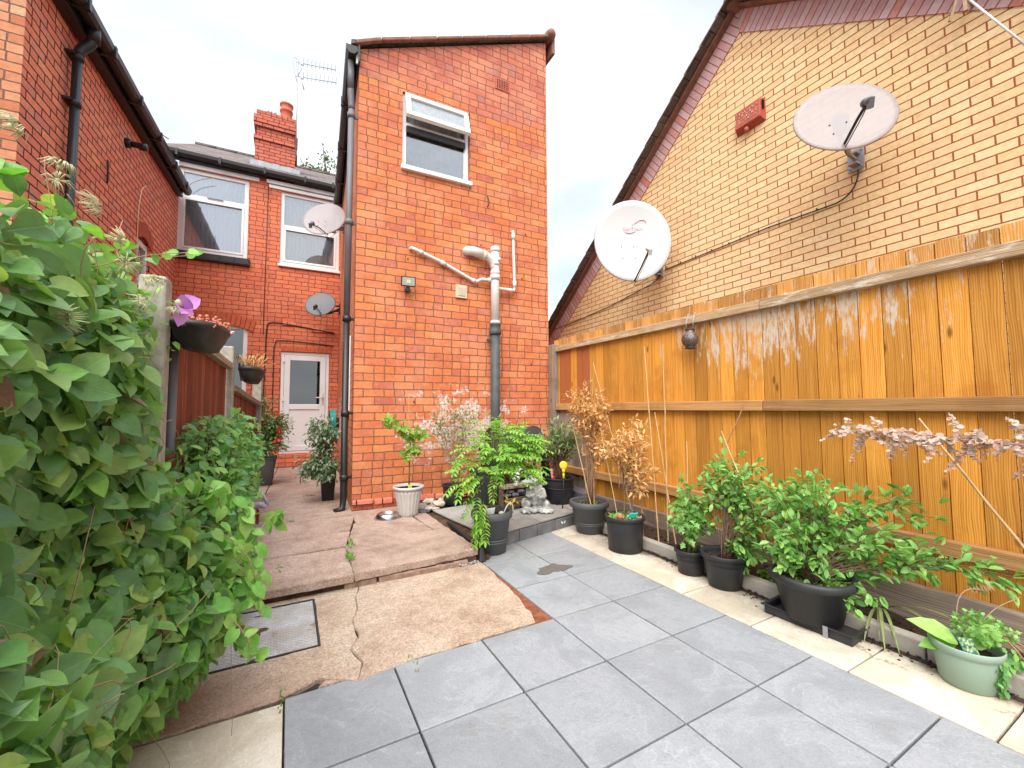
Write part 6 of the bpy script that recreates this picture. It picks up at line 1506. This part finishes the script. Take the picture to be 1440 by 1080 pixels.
# pot A and dead shrub with canes
t = thing('dead_shrub_pot', (2.58, 3.22, 0), 'dark grey rolled rim pot with a dead brown shrub beside the platform', 'potted plant', 'dead brown shrubs in pots')
ca = (2.60, 3.24); pot(t, ca, .125, .18, 0, .30, M['pot_g'], softrim=True, rim=.065, bands=2)
shrub(t, (2.61, 3.24, .26), [((2.60, 3.2, 1.15), (.20, .16, .24), 1.2), ((2.74, 3.2, .90), (.16, .15, .2), .8), ((2.50, 3.2, 1.35), (.14,.1,.10), .4)], 30, 16, .058, LANCE, M['dead'], stem=M['stemd'], srad=.004, droop=.1, twig=.07, wid=1.5, start=.55, cluster=3)
cane(t, (2.56,3.16,.26), (2.44,3.30,1.10), .006); cane(t, (2.63,3.2,.26), (2.62,3.22,1.60), .008, 'caneb'); cane(t, (2.65,3.22,.26), (2.66,3.24,1.48), .005)
mb = MB()
for _ in range(60): a = rnd.uniform(0,6.28); q = .14*math.sqrt(rnd.random()); mb.leaf(OVAL, (ca[0]+q*math.cos(a), ca[1]+q*math.sin(a), .265), rv(1)+UP*.3, UP, .025)
mb.build('ground_leaves', M['moss'], t)
t = thing('dead_shrub_pot', (2.54, 2.70, 0), 'plain black pot with the dead brown shrub, pebbles and a teal tag', 'potted plant', 'dead brown shrubs in pots')
cb_ = (2.54, 2.69); pot(t, cb_, .14, .168, 0, .285, M['pot_b'], rim=.03)
mb = MB(); mb.tube(bez((2.56,2.72,.24),(2.58,2.72,.5),(2.55,2.72,.65),(2.58,2.74,.85), 8), [.011,.010,.009,.009,.008,.007,.006,.005,.004], 7); mb.build('trunk', M['bark'], t)
shrub(t, (2.57, 2.72, .50), [((2.56, 2.7, .88), (.22, .18, .13), 1.2), ((2.74, 2.7, .66), (.16, .15, .20), .8), ((2.72, 2.7, .46), (.10,.1,.12), .3), ((2.82,2.75,1.0),(.1,.1,.1),.3)], 34, 14, .055, LANCE, M['dead'], stem=M['stemd'], srad=.0035, droop=.1, twig=.06, wid=1.5, start=.5, cluster=3)
cane(t, (2.46,2.68,.24), (2.38,2.80,1.02), .004); cane(t, (2.61,2.68,.24), (2.63,2.68,.85), .007, 'grey_pl')
mb = MB()
for _ in range(90): a = rnd.uniform(0,6.28); q = .14*math.sqrt(rnd.random()); mb.leaf(OVAL, (cb_[0]+q*math.cos(a), cb_[1]+q*math.sin(a), .262), rv(.7)+UP, UP, .035, wid=1.5)
mb.build('ground_leaves', M['moss'], t)
mb = MB()
for _ in range(26): a = rnd.uniform(0,6.28); q = .13*math.sqrt(rnd.random()); mb.sphere((cb_[0]+q*math.cos(a), cb_[1]+q*math.sin(a), .262), rnd.uniform(.012,.02), 7, 5, sc=(1.2,1,.7))
mb.build('pebbles', M['rockp'], t)
mb = MB(); mb.obox((2.545,2.60,.30), (1,-.3,0), (.2,.8,.5), (0,-.5,.85), .07, .006, .05); mb.build('teal_tag', M['teal_lbl'], t)
mb = MB(); mb.obox((2.575,2.57,.275), (1,-.3,0), (.2,.8,.5), (0,-.5,.85), .05, .006, .035); mb.build('pink_tag', M['pink_lbl'], t)
mb = MB(); mb.lathe([(.02,0),(.024,.03),(.026,.04),(.02,.04)], (2.44,2.64,.265), 14); mb.build('tiny_pot', M['terracotta'], t)
# canes standing in the soil
for (a, b, r_, mm, lb) in (((2.84,2.60,.03),(3.12,2.98,1.80),.006,'cane','longest pale cane leaning on the fence under the lantern'), ((2.90,2.55,.03),(3.12,2.75,1.80),.005,'cane','thin pale cane leaning beside the longest cane below the lantern'),
    ((2.78,2.72,.03),(2.98,2.95,1.05),.008,'caneb','thick brown cane behind the black dead shrub pot'), ((2.93,2.50,.03),(3.05,2.80,1.15),.006,'cane','pale cane crossing the brown one in the soil bed'),
    ((2.86,2.40,.03),(3.12,1.98,1.20),.006,'caneb','brown cane slanting right across the orange fence above the tomato pot'), ((2.80,2.80,.03),(3.10,3.75,1.72),.005,'cane','short pale cane at the far end of the orange fence')):
    o = cane(None, a, b, r_, mm, 'bamboo_cane'); props(o, lb, 'cane', 'canes standing in the soil bed')
# tomato pot
t = thing('tomato_pot', (2.60, 2.09, 0), 'smallest black pot with a leggy tomato like plant next to the kerb', 'potted plant')
pot(t, (2.60, 2.09), .085, .112, .0, .17, M['pot_b'], rim=.025)
shrub(t, (2.60, 2.09, .13), [((2.60, 2.1, .42), (.15, .13, .14), 1), ((2.74, 2.1, .46), (.14, .12, .12), .8), ((2.56, 2.15, .60), (.08, .06, .10), .35)], 26, 18, .05, LOBE, M['choisya'], stem=M['stemg'], srad=.0035, droop=.5, twig=.06)
cane(t, (2.62,2.12,.13), (2.86,2.30,.92), .004)
# choisya pots
t = thing('shrub_pot', (2.61, 1.83, 0), 'middle black pot of the row with a spreading glossy green shrub and an old cane', 'potted plant')
pot(t, (2.61, 1.83), .10, .148, .0, .222, M['pot_b'], rim=.03)
cane(t, (2.78,1.55,.10), (2.80,1.95,1.02), .006)
shrub(t, (2.63, 1.83, .18), [((2.88, 1.84, .68), (.24, .24, .19), 1.3), ((2.72, 1.70, .34), (.16, .15, .16), .7), ((2.97, 1.6, .56), (.16, .18, .18), .7), ((2.76,1.97,.62),(.16,.14,.16),.6)], 62, 9, .054, OVAL, M['choisya'], stem=M['bark'], srad=.0026, droop=.15, twig=.075, cluster=3, jitter=.006, spread=.9, start=.5)
mb = MB(); mb.leaf(CORD, (2.80,1.94,.90), (.2,-.1,-1), (-.5,-1,0), .06); mb.leaf(CORD, (2.80,1.95,.98), (-.2,-.1,-1), (-.5,-1,0), .045); mb.build('bindweed_leaf', M['clem_y'], t)
t = thing('large_shrub_pot', (2.57, 1.28, 0), 'largest black pot with a wide glossy green shrub standing in a black tray', 'potted plant')
bc = (2.585, 1.285); pot(t, bc, .135, .192, .035, .275, M['pot_b'], softrim=True, rim=.05)
shrub(t, (bc[0], bc[1], .23), [((2.74, 1.34, .60), (.30, .28, .19), 1.7), ((2.52, 1.35, .44), (.20, .15, .12), .5), ((2.86, 1.02, .44), (.20, .22, .18), .8), ((2.97, .78, .42), (.13, .20, .09), .5), ((2.66, 1.06, .26), (.14, .14, .09), .45), ((3.0,1.0,.66),(.12,.14,.10),.35)], 84, 9, .056, OVAL, M['choisya'], stem=M['bark'], srad=.003, droop=.15, twig=.085, cluster=3, jitter=.006, spread=.9, start=.45)
mb = MB()
for _ in range(120): a = rnd.uniform(0,6.28); q = .155*math.sqrt(rnd.random()); mb.leaf(OVAL, (bc[0]+q*math.cos(a), bc[1]+q*math.sin(a), .238), rv(.6)+UP*.6, UP, .022, wid=1.3)
mb.build('ground_leaves', M['moss'], t)
t = thing('plant_tray', (2.60, 1.28, 0), 'rectangular black plastic tray under the largest pot', 'tray')
dx_ = Vector((.06, -.998, 0)); dy_ = Vector((.998, .06, 0)); tc = Vector((2.615, 1.285, 0))
mb = MB(); mb.obox(tc+UP*.008, dx_, dy_, UP, .42, .26, .012)
for s_ in (-1, 1): mb.obox(tc+dy_*s_*.127+UP*.03, dx_, dy_, UP, .42, .008, .045); mb.obox(tc+dx_*s_*.207+UP*.03, dx_, dy_, UP, .008, .246, .045); mb.obox(tc+dy_*s_*.133+UP*.052, dx_, dy_, UP, .44, .018, .005); mb.obox(tc+dx_*s_*.213+UP*.0515, dx_, dy_, UP, .018, .26, .005)
mb.build('tray', M['pot_b'], t, bevel=.003)
mb = MB(); mb.obox(tc-dy_*.145+dx_*.10+UP*.03, dx_, dy_, UP, .022, .004, .06); mb.build('clip', M['galv'], t)
# seedlings in the bed
mb = MB()
for _ in range(140): mb.leaf(CORD, (rnd.uniform(2.78,2.9), rnd.uniform(1.5,1.72), .06+rnd.random()*.04), rv(.7)+UP*.3, UP+rv(.2), rnd.uniform(.018,.035))
props(mb.build('seedlings', M['moss']), 'low green seedlings in the soil bed between the two largest pots', 'seedlings', kind='stuff')
# strap leaves lying over the kerb
t = thing('strap_leaf_plant', (2.88, 1.10, .05), 'floppy pale strap leaved plant trailing over the kerb', 'plant')
mb = MB()
for (e, m) in (((2.62,.93,.01),.15), ((2.58,.97,.01),.16), ((2.66,1.02,.02),.14), ((2.72,.82,.14),.12), ((2.74,.74,.20),.10), ((2.60,1.06,.01),.12), ((2.80,.86,.12),.1)):
    a = Vector((2.88,1.10,.07)); b = Vector(e); pts = bez(a, a+(b-a)*.3+UP*m*.9, a+(b-a)*.75+UP*m*.5, b, 9); sd = (b-a).cross(UP).normalized()
    vs = []; 
    for k, p in enumerate(pts): w = .007*math.sin(math.pi*(k+1.2)/11); vs += [p-sd*w+UP*.001, p+UP*-.002, p+sd*w+UP*.001]
    mb.add(vs, [q for k in range(9) for q in ((3*k, 3*k+1, 3*k+4, 3*k+3), (3*k+1, 3*k+2, 3*k+5, 3*k+4))], rnd.random(), 0, None, True)
mb.build('leaves', M['olive'], t)
# mint green pot
t = thing('green_pot', (2.62, .70, 0), 'pale green pot with printed label, hosta leaf and ferny herb at the near right', 'potted plant')
gc = (2.615, .70); pot(t, gc, .088, .118, .0, .175, M['pot_gr'], rim=.032, lip=.006)
mb = MB()
for (p, d, s_) in (((2.60,.72,.16),(-.5,.5,.55),.17), ((2.62,.70,.15),(.05,-.25,.35),.16), ((2.61,.73,.15),(-.9,.6,.1),.13)): mb.leaf(OVAL, p, d, UP+Vector((-.4,-.5,0)), s_, wid=1.15, curl=.35)
mb.build('hosta_leaf', M['clem_y'], t)
mb = MB()
for _ in range(420): p, q = in_ell((2.68,.66,.225), (.10,.10,.065)); mb.leaf(LOBE, p, rv(1)+UP*.3, UP+rv(.5), rnd.uniform(.014,.026))
mb.build('herb_leaves', M['choisya'], t)
mb = MB()
for _ in range(60): p, q = in_ell((2.60,.60,.10), (.035,.02,.09)); mb.leaf(OVAL, p+Vector((.0,0,0)), rv(.6)-UP, Vector((-.6,-1,.2)), rnd.uniform(.02,.032), wid=1.5)
for _ in range(30): p, q = in_ell((2.70,.58,.14), (.05,.03,.04)); mb.leaf(OVAL, p, rv(.6)-UP, Vector((-.6,-1,.2)), rnd.uniform(.02,.035), wid=1.5)
mb.build('trailing_leaves', M['camel'], t)
mb = MB()
for k in range(3): mb.tube(bez((2.66,.68,.16),(2.70,.66,.26),(2.72,.62+.02*k,.24),(2.74+.02*k,.56,.13+.02*k)), .004, 5)
mb.tube(bez((2.68,.74,.2),(2.70,.75,.34),(2.74,.73,.38),(2.80,.68,.36), 8), .0022, 5); mb.tube(bez((2.70,.68,.2),(2.72,.66,.30),(2.78,.62,.33),(2.84,.58,.36), 8), .002, 5)
for k in range(7): mb.leaf(LANCE, (2.765+.012*k,.715-.008*k,.375+.002*k), (.2,-.3,-.7), (-1,-.5,0), .035)
mb.build('dry_stems', M['stemd'], t)
mb = MB(); mb.obox((2.535,.665,.175), (.75,-.62,-.05), (.5,.6,-.35), (-.3,.2,.9), .055, .003, .115); mb.build('printed_label', M['label_print'], t)
# dried eucalyptus branch reaching in from the right with its cane
t = thing('dried_eucalyptus', (2.9, .35, 0), 'dried pinkish round leaved branch tied to a pale diagonal cane in front of the fence', 'dried plant')
st = MB(); lf = MB()
main = bez((2.80,.30,1.0),(2.86,.60,1.05),(2.87,.85,1.03),(2.90,1.22,1.06), 12); st.tube(main, [.006-.0003*k for k in range(13)], 6)
st.tube([(2.95,.28,0),(2.88,.26,.5),(2.80,.30,1.0)], .010, 7)
subs = []
for k in range(1, 13):
    for _ in range(4):
        a = main[k]; d = Vector((rnd.gauss(0,.4), rnd.gauss(.4,.6), rnd.gauss(-.35,.55))).normalized(); L_ = rnd.uniform(.06,.19)*(1.15 if k < 5 else .9); b = a+d*L_; subs.append((a, b))
subs += [(main[11], Vector((2.90,1.20,.86))), (main[9], Vector((2.89,1.02,.90))), (main[5], Vector((2.86,.80,.86))), (main[12], Vector((2.93,1.30,1.03))), (main[10], Vector((2.92,1.10,1.14))), (main[2], Vector((2.80,.46,1.16))), (main[1], Vector((2.80,.42,1.14))), (main[3], Vector((2.82,.58,1.15)))]
for (a, b) in subs:
    m = (a+b)/2+UP*.02; pts = bez(a, m, m, b, 6); st.tube(pts, .0018, 4); n_ = max(4, int((b-a).length/.016))
    for q in range(n_):
        t_ = .15+.85*q/n_; k = min(5, int(t_*6)); p = pts[k].lerp(pts[k+1], t_*6-k); s_ = .030*(1.15-.55*t_)*rnd.uniform(.8,1.1)
        for g in (-1, 1): lf.leaf(ROUND, p, Vector((g*.6,-.4*g,0))+rv(.4), Vector((-.6,-.5,.6))+rv(.6), s_, wid=.85, curl=.1)
st.build('branches', plain('pink_stem', (.52,.32,.30), .6, var=.2), t); lf.build('dried_leaves', M['eucl'], t)
cane(t, (2.96,.28,.02), (3.08,.95,1.13), .0075)
lf = MB()
for k in range(10): lf.leaf(ROUND, (2.93+.01*k,.50,.74-.01*k), rv(1), (-1,-.6,.3), .03)
lf.build('lower_leaves', M['eucl'], t)

# tree beyond the roofs
t = thing('distant_tree', (1.2, 16.5, 0), 'tree top showing behind the slate roof beside the chimney', 'tree')
mb = MB(); mb.tube([(1.2,16.5,0),(1.15,16.5,5),(1.1,16.5,8.5)], [.22,.17,.10], 8)
for k in range(16): a = rnd.uniform(0,6.28); mb.tube([(1.15,16.5,6.5+.12*k),(1.15+.5*math.cos(a),16.5+.5*math.sin(a),8+.12*k),(1.15+1.0*math.cos(a),16.5+1.0*math.sin(a),8.8+.11*k)], [.05,.03,.012], 5)
mb.build('trunk', M['bark'], t)
lf = MB()
for k in range(34):
    c0_, q = in_ell((1.0,16.5,9.35), (1.15,1.1,1.25))
    for _ in range(70): p = c0_+rv(.13); lf.leaf(OVAL, p, rv(1), UP+rv(.7), rnd.uniform(.07,.12), wid=1.3)
lf.build('crown', M['tree'], t)

# ------------------------------------------------------------------ camera, light, sky
cam = bpy.data.cameras.new('camera'); co = bpy.data.objects.new('camera', cam); C.objects.link(co); scene.camera = co
cam.sensor_width = 36; cam.lens = 580.53/1440*36; cam.clip_end = 500; cam.clip_start = .02
yaw, pitch, roll = .4956, .0578, -.0048
fw = Vector((math.sin(yaw)*math.cos(pitch), math.cos(yaw)*math.cos(pitch), math.sin(pitch))); r0_ = Vector((math.cos(yaw), -math.sin(yaw), 0)); u0_ = r0_.cross(fw)
rr_ = r0_*math.cos(roll)+u0_*math.sin(roll); uu_ = u0_*math.cos(roll)-r0_*math.sin(roll)
co.matrix_world = Matrix(((rr_.x, uu_.x, -fw.x, 0), (rr_.y, uu_.y, -fw.y, 0), (rr_.z, uu_.z, -fw.z, 1.2), (0,0,0,1)))

az, el = R(205), R(50)     # compass style: sun direction vector below
sd = Vector((-.52, -.72, 0)).normalized()*math.cos(el)+UP*math.sin(el)
su = bpy.data.lights.new('sun', 'SUN'); su.energy = 3.0; su.angle = R(55); su.color = (1, .96, .90)
so = bpy.data.objects.new('sun', su); C.objects.link(so); so.rotation_euler = sd.to_track_quat('Z', 'Y').to_euler()
w = bpy.data.worlds.new('World'); scene.world = w; w.use_nodes = True; nt = w.node_tree; nt.nodes.clear()
class WN(NT):
    def __init__(s): s.t = nt
n = WN()
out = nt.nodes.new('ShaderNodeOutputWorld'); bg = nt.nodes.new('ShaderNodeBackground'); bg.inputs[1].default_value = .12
sky = nt.nodes.new('ShaderNodeTexSky'); sky.sky_type = 'NISHITA'; sky.sun_disc = False; sky.sun_elevation = el; sky.sun_rotation = math.atan2(sd.x, sd.y); sky.air_density = 1.2; sky.dust_density = 2.
g = n.n('ShaderNodeTexCoord').outputs['Generated']
s3 = n.sep(g); zz = n.mt('ADD', n.mt('MAXIMUM', s3[2], 0.), .25)
pv = n.comb(n.mt('DIVIDE', s3[0], zz), n.mt('DIVIDE', s3[1], zz), 0.3)
cn = n.noise(pv, 1.05, 7, .52, dist=.3); cm = n.sm(cn, .34, .60)
shade = n.noise(n.vm('ADD', pv, (3., 1., 0)), 1.5, 6, .55)
ccol = n.ramp(shade, [(.32, (5.6, 6.0, 6.7)), (.52, (7.3, 7.5, 7.9)), (.7, (8.6, 8.6, 8.6))])
ccol = n.vm('MULTIPLY', (1,1,1), ccol)
x = n.n('ShaderNodeMix', data_type='RGBA'); x.clamp_result = False; n.put(x.inputs[0], n.mt('MULTIPLY_ADD', cm, .48, .52))
skyb = n.vm('MULTIPLY', sky.outputs[0], (1.15, 1.15, 1.15)); n.put(x.inputs[6], skyb)
# cloud radiance is scaled after the ramp
cs = n.vm('MULTIPLY', n.ramp(shade, [(.30, (.78,.84,.92)), (.46, (.90,.93,.97)), (.62, (.98,.99,1.))]), (6.25, 6.4, 6.6)); n.put(x.inputs[7], cs)
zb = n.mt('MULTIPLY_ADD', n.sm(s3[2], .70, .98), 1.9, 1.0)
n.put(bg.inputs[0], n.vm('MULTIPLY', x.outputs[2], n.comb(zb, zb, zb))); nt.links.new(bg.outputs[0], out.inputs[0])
vs_ = scene.view_settings; vs_.view_transform = 'Standard'; vs_.look = 'None'; vs_.exposure = .72; vs_.gamma = 1
